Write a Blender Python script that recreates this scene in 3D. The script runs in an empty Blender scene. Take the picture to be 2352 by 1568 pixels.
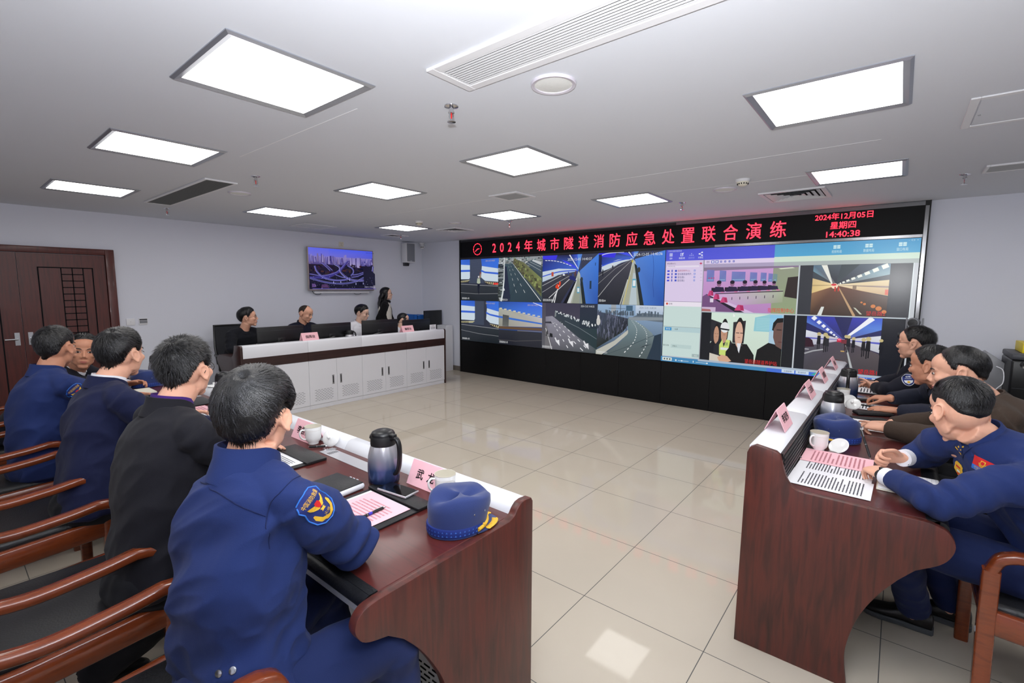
import bpy, bmesh, math, random
import numpy as np
from mathutils import Vector, Matrix, noise as mnoise

SC = bpy.context.scene
COL = SC.collection
random.seed(7)
PI = math.pi

# ------------------------------------------------------------------ camera
CAM = (-2.0199, -1.1544, 1.5800)
YAW, PITCH, ROLL, FPX = 0.683506, -0.111845, 0.004517, 1089.37
cd = bpy.data.cameras.new('camera')
cd.sensor_fit = 'HORIZONTAL'; cd.sensor_width = 36.0
cd.lens = FPX / 2352.0 * 36.0
cd.clip_start = 0.02; cd.clip_end = 60
cam = bpy.data.objects.new('camera', cd); COL.objects.link(cam)
f_ = Vector((math.cos(PITCH)*math.cos(YAW), math.cos(PITCH)*math.sin(YAW), math.sin(PITCH)))
r_ = Vector((math.sin(YAW), -math.cos(YAW), 0)); u_ = r_.cross(f_)
r2_ = math.cos(ROLL)*r_ + math.sin(ROLL)*u_; u2_ = -math.sin(ROLL)*r_ + math.cos(ROLL)*u_
cam.matrix_world = Matrix(((r2_.x, u2_.x, -f_.x, CAM[0]), (r2_.y, u2_.y, -f_.y, CAM[1]), (r2_.z, u2_.z, -f_.z, CAM[2]), (0, 0, 0, 1)))
SC.camera = cam

# ------------------------------------------------------------------ exposure, world
SC.view_settings.view_transform = 'Standard'
SC.view_settings.look = 'None'
SC.view_settings.exposure = 0.32
SC.view_settings.gamma = 1.0
SC.view_settings.use_curve_mapping = False
PANEL_E = 7.6          # emission of the ceiling light panels
FLASH_W = 72.0         # the photographer's flash, bounced off the ceiling
world = bpy.data.worlds.new('world'); SC.world = world; world.use_nodes = True
world.node_tree.nodes['Background'].inputs[0].default_value = (0.6, 0.65, 0.8, 1)
world.node_tree.nodes['Background'].inputs[1].default_value = 0.05
fl = bpy.data.lights.new('camera_flash', 'AREA'); fl.shape = 'RECTANGLE'; fl.size = 0.10; fl.size_y = 0.06
fl.energy = FLASH_W; fl.color = (0.97, 0.98, 1.0)
flo = bpy.data.objects.new('camera_flash', fl); COL.objects.link(flo)
flo.location = (-2.0, -1.12, 1.78)
flo.rotation_euler = Vector((-0.55, -0.42, -1.0)).to_track_quat('Z', 'Y').to_euler()

# ------------------------------------------------------------------ helpers
def lin(c):
    return tuple(((v/255)/12.92 if v/255 <= 0.04045 else ((v/255+0.055)/1.055)**2.4) for v in c[:3])

def V(*a): return Vector(a)

class G:
    """collects vertices and faces of ONE mesh"""
    def __init__(s): s.v = []; s.f = []; s.m = []; s.c = []
    def add(s, vs, fs, mi=0):
        o = len(s.v); s.v += [tuple(p) for p in vs]
        for q in fs: s.f.append(tuple(i+o for i in q)); s.m.append(mi)
        return s
    def box(s, lo, hi, mi=0, bev=0.0, seg=2, M=None):
        bm = bmesh.new(); bmesh.ops.create_cube(bm, size=1)
        for v in bm.verts: v.co = Vector([lo[k]+(v.co[k]+0.5)*(hi[k]-lo[k]) for k in range(3)])
        if bev > 0:
            bmesh.ops.bevel(bm, geom=bm.edges[:], offset=bev, segments=seg, affect='EDGES', profile=0.5)
        bm.verts.index_update()
        vs = [(M @ v.co) if M else v.co.copy() for v in bm.verts]
        fs = [[v.index for v in f.verts] for f in bm.faces]
        bm.free(); return s.add(vs, fs, mi)
    def tube(s, pts, rad, n=10, mi=0, cap=True, flat=1.0, side=None):
        """swept tube; flat scales the second axis; side fixes the first axis"""
        pts = [Vector(p) for p in pts]; k = len(pts)
        if not hasattr(rad, '__len__'): rad = [rad]*k
        ring = []; prev = Vector(side) if side else None
        for i, p in enumerate(pts):
            d = (pts[min(i+1, k-1)] - pts[max(i-1, 0)]).normalized()
            if prev is None: prev = d.orthogonal()
            a = (prev - d*prev.dot(d))
            a = a.normalized() if a.length > 1e-6 else d.orthogonal().normalized()
            if not side: prev = a
            b = d.cross(a)
            rr = rad[i]
            ra, rb = (rr if hasattr(rr, '__len__') else (rr, rr*flat))
            ring.append([p + a*math.cos(2*PI*j/n)*ra + b*math.sin(2*PI*j/n)*rb for j in range(n)])
        vs = [q for r in ring for q in r]; fs = []
        for i in range(k-1):
            for j in range(n):
                j2 = (j+1) % n
                fs.append((i*n+j, i*n+j2, (i+1)*n+j2, (i+1)*n+j))
        if cap: fs += [tuple(range(n-1, -1, -1)), tuple((k-1)*n+j for j in range(n))]
        return s.add(vs, fs, mi)
    def bar(s, pts, w, h, side, mi=0, bev=0.0):
        """swept rectangle: w along `side`, h across; path in plane normal to side"""
        pts = [Vector(p) for p in pts]; k = len(pts); sd = Vector(side).normalized(); ring = []
        for i, p in enumerate(pts):
            d0 = (p-pts[i-1]).normalized() if i else None
            d1 = (pts[i+1]-p).normalized() if i < k-1 else None
            if d0 is None: d0 = d1
            if d1 is None: d1 = d0
            d = (d0+d1).normalized(); b = sd.cross(d).normalized()
            sc = 1/max(0.5, d.dot(d0))
            hh = (h[i] if hasattr(h, '__len__') else h)*0.5*sc; ww = w*0.5; c = min(bev, ww*0.6, hh*0.6)
            o = [(-ww+c, -hh), (ww-c, -hh), (ww, -hh+c), (ww, hh-c), (ww-c, hh), (-ww+c, hh), (-ww, hh-c), (-ww, -hh+c)]
            ring.append([p+sd*x+b*y for x, y in o])
        n = 8; vs = [q for r in ring for q in r]; fs = []
        for i in range(k-1):
            for j in range(n):
                j2 = (j+1) % n; fs.append((i*n+j, i*n+j2, (i+1)*n+j2, (i+1)*n+j))
        fs += [tuple(range(n-1, -1, -1)), tuple((k-1)*n+j for j in range(n))]
        return s.add(vs, fs, mi)
    def lathe(s, prof, c=(0, 0, 0), n=24, mi=0, M=None, sx=1.0, sy=1.0):
        vs = []; fs = []; k = len(prof)
        for r, z in prof:
            for j in range(n):
                a = 2*PI*j/n; p = Vector((r*math.cos(a)*sx, r*math.sin(a)*sy, z))
                vs.append((M @ p if M else p) + Vector(c))
        for i in range(k-1):
            for j in range(n):
                j2 = (j+1) % n; fs.append((i*n+j, i*n+j2, (i+1)*n+j2, (i+1)*n+j))
        if prof[0][0] > 1e-5: fs.append(tuple(range(n-1, -1, -1)))
        if prof[-1][0] > 1e-5: fs.append(tuple((k-1)*n+j for j in range(n)))
        return s.add(vs, fs, mi)
    def ell(s, c, r, M=None, n=16, m=10, mi=0):
        prof = [(math.sin(PI*i/m), -math.cos(PI*i/m)) for i in range(m+1)]
        vs = []; fs = []
        for i, (q, z) in enumerate(prof):
            if i in (0, m): vs.append((0, 0, z*r[2])); continue
            for j in range(n): vs.append((q*math.cos(2*PI*j/n)*r[0], q*math.sin(2*PI*j/n)*r[1], z*r[2]))
        idx = lambda i, j: 0 if i == 0 else (len(vs)-1 if i == m else 1+(i-1)*n+j % n)
        for i in range(m):
            for j in range(n):
                q = [idx(i, j), idx(i, j+1), idx(i+1, j+1), idx(i+1, j)]
                if i == 0: q = [q[0], q[2], q[3]]
                elif i == m-1: q = [q[0], q[1], q[2]]
                fs.append(q)
        C = Vector(c); R = M.to_3x3() if M is not None else None
        return s.add([(R @ Vector(v) if R else Vector(v)) + C for v in vs], fs, mi)
    def prism(s, poly, M, h, mi=0, bev=0.0):
        """polygon in local xy extruded by h along local z, placed by M"""
        bm = bmesh.new()
        vs = [bm.verts.new((x, y, 0)) for x, y in poly]; f = bm.faces.new(vs)
        e = bmesh.ops.extrude_face_region(bm, geom=[f])
        for v in [q for q in e['geom'] if isinstance(q, bmesh.types.BMVert)]: v.co.z += h
        bmesh.ops.recalc_face_normals(bm, faces=bm.faces[:])
        if bev > 0:
            ed = [q for q in bm.edges if abs(q.verts[0].co.z-q.verts[1].co.z) < 1e-7]
            bmesh.ops.bevel(bm, geom=ed, offset=bev, segments=2, affect='EDGES', profile=0.5)
        bmesh.ops.triangulate(bm, faces=[q for q in bm.faces if len(q.verts) > 4])
        bm.verts.index_update()
        s.add([M @ v.co for v in bm.verts], [[v.index for v in q.verts] for q in bm.faces], mi)
        bm.free(); return s
    def quad(s, a, b, c, d, mi=0): return s.add([a, b, c, d], [(0, 1, 2, 3)], mi)

MATS = {}
def mesh_from(name, g, mats, smooth=35):
    me = bpy.data.meshes.new(name); me.from_pydata(g.v, [], g.f)
    if not isinstance(mats, (list, tuple)): mats = [mats]
    for m in mats: me.materials.append(m)
    if len(mats) > 1: me.polygons.foreach_set('material_index', g.m)
    if smooth:
        me.polygons.foreach_set('use_smooth', [True]*len(me.polygons))
        if smooth < 179: me.set_sharp_from_angle(angle=math.radians(smooth))
    me.validate(); me.update(); return me

def put(ob, parent=None, label=None, cat=None, group=None, kind=None):
    COL.objects.link(ob)
    if parent is not None:
        ob.parent = parent
        loc = parent.get('_w'); ob.matrix_parent_inverse = Matrix.Translation(Vector(loc)).inverted() if loc else Matrix()
        ob['_w'] = (0.0, 0.0, 0.0) if not loc else tuple(loc)
    for k, v in (('label', label), ('category', cat), ('group', group), ('kind', kind)):
        if v: ob[k] = v
    return ob

def thing(name, label, cat, loc=(0, 0, 0), group=None, kind=None):
    e = bpy.data.objects.new(name, None); e.location = loc; e.empty_display_size = 0.1
    put(e, None, label, cat, group, kind); e['_w'] = tuple(float(x) for x in loc); return e

def part(name, g, mats, parent=None, smooth=35, label=None, cat=None, group=None, kind=None):
    ob = bpy.data.objects.new(name, mesh_from(name, g, mats, smooth))
    return put_part(ob, parent, label, cat, group, kind)

def put_part(ob, parent=None, label=None, cat=None, group=None, kind=None):
    COL.objects.link(ob)
    if parent is not None:
        ob.parent = parent
        w = parent.get('_w')
        if w is not None:
            ob.matrix_parent_inverse = Matrix.Translation(Vector(w)).inverted()
            # a part carries no offset of its own: sub-parts are modelled in the same space
    for k, v in (('label', label), ('category', cat), ('group', group), ('kind', kind)):
        if v: ob[k] = v
    return ob

def copy_tree(root, M, label=None, group=None, name=None):
    """copy of a thing, its parts and sub-parts; M places the copy"""
    r = root.copy(); COL.objects.link(r); r.matrix_world = M @ ROOTM[root.name]
    if label: r['label'] = label
    if group: r['group'] = group
    def rec(src, dst):
        for ch in CHILD.get(src.name, []):
            c = ch.copy(); COL.objects.link(c); c.parent = dst
            rec(ch, c)
    rec(root, r); return r
CHILD = {}; ROOTM = {}
def register(root):
    """remember the children of a prototype"""
    ROOTM[root.name] = Matrix.Translation(root.location)
    def rec(o):
        CHILD[o.name] = [c for c in bpy.data.objects if c.parent == o]
        for c in CHILD[o.name]: rec(c)
    rec(root)

def catmull(pts, n=6):
    P = [Vector(p) for p in pts]; out = []
    Q = [P[0]*2-P[1]] + P + [P[-1]*2-P[-2]]
    for i in range(1, len(Q)-2):
        for k in range(n):
            t = k/n; a, b, c, d = Q[i-1], Q[i], Q[i+1], Q[i+2]
            out.append(0.5*((2*b)+(c-a)*t+(2*a-5*b+4*c-d)*t*t+(3*b-a-3*c+d)*t**3))
    out.append(P[-1]); return out

def frame(o, x, y):
    """matrix with local x,y axes given, origin o"""
    x = Vector(x).normalized(); y = Vector(y); z = x.cross(y).normalized(); y = z.cross(x)
    return Matrix(((x.x, y.x, z.x, o[0]), (x.y, y.y, z.y, o[1]), (x.z, y.z, z.z, o[2]), (0, 0, 0, 1)))

# ------------------------------------------------------------------ materials
def mat(name, col, rough=0.5, metal=0.0, spec=0.5, coat=0.0, emit=0.0, ecol=None, bump=None, alpha=None, sheen=0.0, sss=0.0, trans=0.0):
    m = bpy.data.materials.new(name); m.use_nodes = True; nt = m.node_tree
    b = nt.nodes['Principled BSDF']
    c = lin(col)
    b.inputs['Base Color'].default_value = (*c, 1); b.inputs['Roughness'].default_value = rough
    b.inputs['Metallic'].default_value = metal; b.inputs['Specular IOR Level'].default_value = spec
    b.inputs['Coat Weight'].default_value = coat; b.inputs['Coat Roughness'].default_value = 0.08
    if sheen: b.inputs['Sheen Weight'].default_value = sheen
    if sss:
        b.inputs['Subsurface Weight'].default_value = sss; b.inputs['Subsurface Radius'].default_value = (0.9, 0.35, 0.2)
        b.inputs['Subsurface Scale'].default_value = 0.008
    if trans: b.inputs['Transmission Weight'].default_value = trans
    if emit:
        b.inputs['Emission Color'].default_value = (*lin(ecol or col), 1); b.inputs['Emission Strength'].default_value = emit
    if bump:   # (scale, strength, stretch)
        sc, st, sx = bump
        tc = nt.nodes.new('ShaderNodeTexCoord'); mp = nt.nodes.new('ShaderNodeMapping'); mp.inputs['Scale'].default_value = sx
        n = nt.nodes.new('ShaderNodeTexNoise'); n.inputs['Scale'].default_value = sc; n.inputs['Detail'].default_value = 4
        bp = nt.nodes.new('ShaderNodeBump'); bp.inputs['Strength'].default_value = st; bp.inputs['Distance'].default_value = 0.01
        nt.links.new(tc.outputs['Object'], mp.inputs[0]); nt.links.new(mp.outputs[0], n.inputs[0])
        nt.links.new(n.outputs[0], bp.inputs['Height']); nt.links.new(bp.outputs[0], b.inputs['Normal'])
    MATS[name] = m; return m

def ramp_noise(m, scale, stretch, stops, detail=4, rough_to=None, dist=0.0, bump=0.0):
    """colour from stretched noise through a ramp"""
    nt = m.node_tree; b = nt.nodes['Principled BSDF']
    tc = nt.nodes.new('ShaderNodeTexCoord'); mp = nt.nodes.new('ShaderNodeMapping'); mp.inputs['Scale'].default_value = stretch
    n = nt.nodes.new('ShaderNodeTexNoise'); n.inputs['Scale'].default_value = scale; n.inputs['Detail'].default_value = detail
    n.inputs['Distortion'].default_value = dist
    r = nt.nodes.new('ShaderNodeValToRGB'); el = r.color_ramp.elements
    while len(el) < len(stops): el.new(0.5)
    for e, (p, c) in zip(el, stops): e.position = p; e.color = (*lin(c), 1)
    nt.links.new(tc.outputs['Object'], mp.inputs[0]); nt.links.new(mp.outputs[0], n.inputs[0])
    nt.links.new(n.outputs[0], r.inputs[0]); nt.links.new(r.outputs[0], b.inputs['Base Color'])
    if bump:
        bp = nt.nodes.new('ShaderNodeBump'); bp.inputs['Strength'].default_value = bump; bp.inputs['Distance'].default_value = 0.004
        nt.links.new(n.outputs[0], bp.inputs['Height']); nt.links.new(bp.outputs[0], b.inputs['Normal'])
    return m

M_wall = mat('wall_paint', (224, 227, 238), 0.85, spec=0.2, bump=(60, 0.05, (1, 1, 1)))
M_ceil = mat('ceiling_paint', (219, 223, 231), 0.9, spec=0.15, bump=(3, 0.03, (1, 1, 1)))
M_white = mat('white_laminate', (226, 228, 234), 0.35)
M_whitepaint = mat('white_painted_metal', (228, 229, 233), 0.4)
M_grey = mat('grey_metal', (150, 154, 160), 0.4, 0.3)
M_greypanel = mat('grey_painted_steel', (176, 178, 180), 0.45)
M_steel = mat('brushed_steel', (190, 192, 196), 0.28, 1.0)
M_chrome = mat('chrome', (215, 215, 218), 0.12, 1.0)
M_black = mat('black_plastic', (16, 17, 20), 0.35)
M_blackm = mat('black_matte', (14, 15, 17), 0.6)
M_blackpanel = mat('black_cabinet_panel', (9, 10, 12), 0.4, spec=0.25)
M_slot = mat('dark_slot', (25, 25, 28), 0.8, spec=0.1)
M_leather = mat('black_leather', (24, 25, 28), 0.42, bump=(160, 0.15, (1, 1, 1)))
M_darkgrey = mat('dark_grey_plastic', (62, 64, 70), 0.45)
M_midgrey = mat('mid_grey_plastic', (128, 130, 136), 0.5)
M_wood = ramp_noise(mat('mahogany_laminate', (90, 42, 36), 0.42, coat=0.05), 7, (6, 6, 0.55), [(0.25, (52, 29, 25)), (0.45, (76, 37, 31)), (0.6, (92, 41, 33)), (0.8, (66, 34, 29))], 6, dist=0.6)
M_woodtop_y = ramp_noise(mat('mahogany_top_lengthwise', (95, 40, 38), 0.3, spec=.3, coat=0.1), 9, (6, 0.5, 6), [(0.3, (74, 32, 30)), (0.5, (88, 38, 35)), (0.72, (80, 35, 33))], 4, dist=0.2)
M_woodtop_x = ramp_noise(mat('mahogany_top_crosswise', (80, 36, 36), 0.3, spec=.3, coat=0.1), 9, (0.5, 6, 6), [(0.3, (66, 30, 30)), (0.5, (82, 37, 36)), (0.72, (72, 33, 33))], 4, dist=0.2)
M_wooddark = ramp_noise(mat('dark_wenge_laminate', (50, 32, 30), 0.35), 9, (0.5, 6, 6), [(0.3, (44, 28, 27)), (0.7, (62, 38, 36))], 5)
M_doorwood = ramp_noise(mat('door_mahogany', (80, 32, 28), 0.4, coat=0.1), 8, (7, 7, 0.5), [(0.3, (66, 22, 18)), (0.6, (86, 29, 23)), (0.8, (74, 25, 20))], 5, dist=0.3)
M_chairwood = ramp_noise(mat('varnished_chair_wood', (140, 62, 26), 0.22, coat=0.5), 9, (1.2, 5, 5), [(0.25, (98, 44, 22)), (0.5, (126, 58, 28)), (0.8, (110, 50, 25))], 5, dist=0.4)
M_paper = mat('white_paper', (238, 238, 242), 0.8, spec=0.1)
M_pink = mat('pink_paper', (250, 196, 206), 0.75, spec=0.15)
M_ink = mat('printed_ink', (70, 70, 78), 0.8, spec=0.05)
M_inkblack = mat('black_ink', (22, 20, 24), 0.7, spec=0.1)
M_china = mat('white_china', (240, 241, 240), 0.12, coat=0.4)
M_goldline = mat('pale_gold_rim', (196, 190, 170), 0.3, 0.3)
M_tea = mat('tea', (120, 90, 60), 0.05)
M_glass = mat('spectacle_lens', (245, 248, 250), 0.02, trans=1.0)
M_phone = mat('black_glass', (12, 13, 16), 0.06, coat=0.6)
M_blue = mat('blue_plastic', (40, 104, 190), 0.4)
M_yellow = mat('yellow_card', (238, 214, 20), 0.45)
M_red = mat('red_embroidery', (214, 34, 36), 0.7)
M_gold = mat('gold_embroidery', (236, 188, 52), 0.55, bump=(300, 0.4, (1, 1, 1)))
M_lightblue = mat('blue_embroidery', (40, 110, 200), 0.6)
M_patchnavy = mat('patch_navy', (26, 42, 110), 0.8)
M_emwhite = mat('white_embroidery', (220, 224, 232), 0.7)
def panel_mat():
    m = mat('light_panel_diffuser', (255, 255, 255), 0.5, emit=PANEL_E, ecol=(255, 253, 250)); return m
M_panel = panel_mat()
M_led = mat('red_led', (40, 6, 8), 0.6, emit=4.0, ecol=(255, 36, 54))

# floor tiles: 0.6 m grid, polished beige porcelain
def floor_mat():
    m = mat('polished_beige_tile', (220, 210, 194), 0.05, spec=0.12); nt = m.node_tree; b = nt.nodes['Principled BSDF']; L = nt.links
    tc = nt.nodes.new('ShaderNodeTexCoord'); sp = nt.nodes.new('ShaderNodeSeparateXYZ'); L.new(tc.outputs['Object'], sp.inputs[0])
    def mth(op, a, bb=None):
        n = nt.nodes.new('ShaderNodeMath'); n.operation = op
        for i, q in enumerate((a, bb)):
            if q is None: continue
            if isinstance(q, (int, float)): n.inputs[i].default_value = q
            else: L.new(q, n.inputs[i])
        return n.outputs[0]
    ds = []
    for ax in (0, 1):
        fr = mth('FRACT', mth('DIVIDE', mth('ADD', sp.outputs[ax], 60.0), 0.6))
        ds.append(mth('MINIMUM', fr, mth('SUBTRACT', 1.0, fr)))
    d = mth('MINIMUM', ds[0], ds[1])
    g = mth('LESS_THAN', d, 0.0032)
    n1 = nt.nodes.new('ShaderNodeTexNoise'); n1.inputs['Scale'].default_value = 2.2; n1.inputs['Detail'].default_value = 5
    L.new(tc.outputs['Object'], n1.inputs[0])
    rp = nt.nodes.new('ShaderNodeValToRGB'); rp.color_ramp.elements[0].color = (*lin((190, 181, 165)), 1); rp.color_ramp.elements[1].color = (*lin((199, 190, 175)), 1)
    L.new(n1.outputs[0], rp.inputs[0])
    mx = nt.nodes.new('ShaderNodeMixRGB'); mx.inputs[2].default_value = (*lin((92, 92, 90)), 1)
    L.new(g, mx.inputs[0]); L.new(rp.outputs[0], mx.inputs[1]); L.new(mx.outputs[0], b.inputs['Base Color'])
    rr = mth('ADD', mth('MULTIPLY', g, 0.5), 0.045); L.new(rr, b.inputs['Roughness'])
    return m
M_floor = floor_mat()

# picture on a display: colours stored per face corner, given off as light
def screen_mat(name, strength):
    m = mat(name, (6, 6, 8), 0.22, spec=0.35); nt = m.node_tree; b = nt.nodes['Principled BSDF']
    at = nt.nodes.new('ShaderNodeVertexColor'); at.layer_name = 'picture'
    nt.links.new(at.outputs[0], b.inputs['Emission Color']); b.inputs['Emission Strength'].default_value = strength
    return m
M_screen = screen_mat('display_picture', 0.72)

# ------------------------------------------------------------------ writing
_tcache = {}
def text_geo(s):
    """flat triangles of a string set with the built-in font: (points, faces, w, h) with lower-left at 0,0"""
    if s in _tcache: return _tcache[s]
    cu = bpy.data.curves.new('t', 'FONT'); cu.body = s; cu.resolution_u = 3
    ob = bpy.data.objects.new('t', cu); COL.objects.link(ob)
    dg = bpy.context.evaluated_depsgraph_get(); me = bpy.data.meshes.new_from_object(ob.evaluated_get(dg))
    vs = np.array([v.co[:2] for v in me.vertices]) if len(me.vertices) else np.zeros((1, 2))
    fs = [tuple(p.vertices) for p in me.polygons]
    bpy.data.objects.remove(ob); bpy.data.curves.remove(cu); bpy.data.meshes.remove(me)
    lo = vs.min(0); hi = vs.max(0); vs = vs-lo
    _tcache[s] = (vs, fs, hi[0]-lo[0], hi[1]-lo[1]); return _tcache[s]

def text_on(g, s, M, w=None, h=None, mi=0, center=True, bold=0.0):
    """add a string into mesh g; M maps local xy to the surface; fitted to width w and/or height h"""
    vs, fs, tw, th = text_geo(s)
    if not fs: return
    if w is None: kx = ky = h/th
    elif h is None: kx = ky = w/tw
    else: kx, ky = w/tw, h/th
    ox, oy = (-tw*kx/2, -th*ky/2) if center else (0, 0)
    reps = [(0, 0)] if not bold else [(0, 0), (bold, 0), (0, bold), (bold, bold)]
    for i, (bx, by) in enumerate(reps):
        g.add([M @ Vector((p[0]*kx+ox+bx, p[1]*ky+oy+by, 0.00003*i)) for p in vs], fs, mi)

class Paint:
    """a picture on a flat display, built from flat coloured shapes; u to the right, v up, both 0..1"""
    def __init__(s, O, U, W_, step=0.00012):
        s.O = Vector(O); s.U = Vector(U); s.W = Vector(W_); s.n = s.U.cross(s.W).normalized(); s.k = 0; s.step = step
        s.v = []; s.f = []; s.c = []
    def P(s, u, v):
        u, v = min(max(u, 0), 1), min(max(v, 0), 1); return s.O + s.U*u + s.W*v + s.n*(s.step*s.k)
    def poly(s, pts, cols):
        s.k += 1; o = len(s.v); s.v += [s.P(*p) for p in pts]; s.f.append(tuple(range(o, o+len(pts))))
        if not isinstance(cols, list): cols = [cols]*len(pts)
        s.c += [lin(c) for c in cols]
    def rect(s, u0, v0, u1, v1, c, ctop=None):
        ct = ctop or c; s.poly([(u0, v0), (u1, v0), (u1, v1), (u0, v1)], [c, c, ct, ct])
    def line(s, pts, w, c, w2=None, asp=1.0):
        """polyline of width w (in v units)"""
        n = len(pts)
        for i in range(n-1):
            a, b = pts[i], pts[i+1]; dx, dy = (b[0]-a[0])*asp, b[1]-a[1]; L_ = math.hypot(dx, dy) or 1
            wa = w+(((w2 if w2 is not None else w)-w)*i/(n-1)); wb = w+(((w2 if w2 is not None else w)-w)*(i+1)/(n-1))
            nx, ny = -dy/L_/asp, dx/L_
            s.poly([(a[0]-nx*wa/2, a[1]-ny*wa/2), (b[0]-nx*wb/2, b[1]-ny*wb/2), (b[0]+nx*wb/2, b[1]+ny*wb/2), (a[0]+nx*wa/2, a[1]+ny*wa/2)], c)
    def disc(s, u, v, ru, rv, c, n=14):
        s.poly([(u+ru*math.cos(2*PI*i/n), v+rv*math.sin(2*PI*i/n)) for i in range(n)], c)
    def text(s, t, u, v, w, h, c):
        vs, fs, tw, th = text_geo(t)
        if not fs: return
        s.k += 1; o = len(s.v); s.v += [s.P(u+p[0]/tw*w, v+p[1]/th*h) for p in vs]
        for q in fs: s.f.append(tuple(i+o for i in q))
        s.c += [lin(c)]*len(vs)
    def build(s, name, parent, label=None, m=None):
        me = bpy.data.meshes.new(name); me.from_pydata([tuple(p) for p in s.v], [], s.f)
        at = me.color_attributes.new('picture', 'FLOAT_COLOR', 'CORNER')
        buf = np.ones((len(me.loops), 4), 'f'); vi = np.zeros(len(me.loops), 'i'); me.loops.foreach_get('vertex_index', vi)
        buf[:, :3] = np.array(s.c, 'f')[vi]; at.data.foreach_set('color', buf.ravel())
        me.materials.append(m or M_screen); me.update()
        return put_part(bpy.data.objects.new(name, me), parent, label)
# ================================================================== the room
H = 2.46
X0, X1, Y0, Y1 = -3.6, 4.33, -4.0, 6.37
def slab(name, lo, hi, m, **k): return part(name, G().box(lo, hi), m, kind='structure', **k)
slab('floor', (X0-.2, Y0-.2, -.12), (X1+.2, Y1+.2, 0), M_floor)
slab('ceiling', (X0-.2, Y0-.2, H), (X1+.2, Y1+.2, H+.12), M_ceil)
slab('wall_back', (X0-.2, Y1, 0), (X1+.2, Y1+.15, H), M_wall)
slab('wall_right', (X1, Y0, 0), (X1+.15, Y1, H), M_wall)
slab('wall_left', (X0-.15, Y0, 0), (X0, Y1, H), M_wall)
slab('wall_front', (X0-.2, Y0-.15, 0), (X1+.2, Y0, H), M_wall)
M_base = mat('grey_brown_skirting', (120, 112, 104), 0.35)
part('baseboard_back', G().box((-.52, Y1-.012, 0), (X1, Y1, .09)), M_base, kind='structure')
g = G().box((X1-.012, 5.27, 0), (X1, Y1-.012, .09)); g.box((X1-.012, Y0, 0), (X1, -1.34, .09))
part('baseboard_right', g, M_base, kind='structure')
# thin painted joints in the ceiling boards
M_crack = mat('ceiling_joint', (238, 239, 242), 0.9)
g = G()
g.box((-.60, 1.0, H-.0012), (-.596, 2.4, H)); g.box((1.6, -1.0, H-.0012), (1.604, 4.4, H)); g.box((2.36, -.62, H-.0012), (2.364, .66, H))
part('trim_1', g, M_crack, kind='structure')

# double wooden door in the back wall
g = G()
g.box((-2.42, 6.30, 0), (-2.33, 6.37, 2.02), bev=.006); g.box((-.63, 6.30, 0), (-.545, 6.37, 2.02), bev=.006); g.box((-2.33, 6.30, 1.95), (-.63, 6.37, 2.02), bev=.006)
door = part('door_1', g, M_doorwood, kind='structure')
for k, (a, b) in enumerate(((-2.325, -1.385), (-1.38, -.635))):
    g = G(); g.box((a, 6.325, .01), (b, 6.36, 1.945))
    def groove(x0, x1, z0, z1):   # raised moulding strips beside a dark groove
        g.box((x0, 6.322, z0), (x1, 6.326, z1), 1)
    pa, pb = a+.16, b-.12 if k else b-.16
    zt, zb = 1.79, .12
    for x in (pa, pb): groove(x-.006, x+.006, zb, zt)
    groove(pa-.006, pb+.006, zt-.006, zt+.006); groove(pa-.006, pb+.006, zb-.006, zb+.006)
    q0 = pa+.19 if k else pb-.37; q1 = q0+.19
    for x in (q0, (q0+q1)/2, q1): groove(x-.005, x+.005, zb, zt)
    z = zt-.075
    while z > zb: groove(q0, q1, z-.005, z+.005); z -= .075
    leaf = part('door_leaf', g, [M_doorwood, M_slot], door)
    h = G(); hx = b-.05 if k == 0 else a+.05
    h.tube([(hx, 6.33, 1.0), (hx, 6.28, 1.0), (hx+(-.1 if k == 0 else .1), 6.28, 1.0)], .009); h.box((hx-.02, 6.32, .93), (hx+.02, 6.325, 1.07))
    part('door_handle', h, M_steel, leaf)

# ------------------------------------------------------------------ ceiling fittings
def light_panel(cx, cy, label, s=.60):
    t = thing('ceiling_light', label, 'ceiling light', (cx, cy, H), 'square ceiling light panels')
    g = G(); a = s/2; b = a-.035
    # frame: a flat rim and a bevel that rises to the diffuser
    r0 = [(-a, -a, -.004), (a, -a, -.004), (a, a, -.004), (-a, a, -.004)]
    r1 = [(-a+.012, -a+.012, -.012), (a-.012, -a+.012, -.012), (a-.012, a-.012, -.012), (-a+.012, a-.012, -.012)]
    r2 = [(-b, -b, -.003), (b, -b, -.003), (b, b, -.003), (-b, b, -.003)]
    rt = [(-a, -a, 0), (a, -a, 0), (a, a, 0), (-a, a, 0)]
    vs = [(x+cx, y+cy, z+H) for r in (rt, r0, r1, r2) for x, y, z in r]
    fs = [(i*4+j, (i+1)*4+j, (i+1)*4+(j+1) % 4, i*4+(j+1) % 4) for i in range(3) for j in range(4)]
    g.add(vs, fs); part('frame', g, M_lightframe, t, smooth=0)
    d = G().quad((cx-b, cy-b, H-.003), (cx-b, cy+b, H-.003), (cx+b, cy+b, H-.003), (cx+b, cy-b, H-.003))
    part('diffuser', d, M_panel, t, smooth=0); return t
M_lightframe = mat('light_frame_aluminium', (168, 172, 182), 0.35, 0.75)
LX = (-1.0, .70, 2.52); LYS = (-.83, 1.0, 2.63, 4.62)
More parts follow.
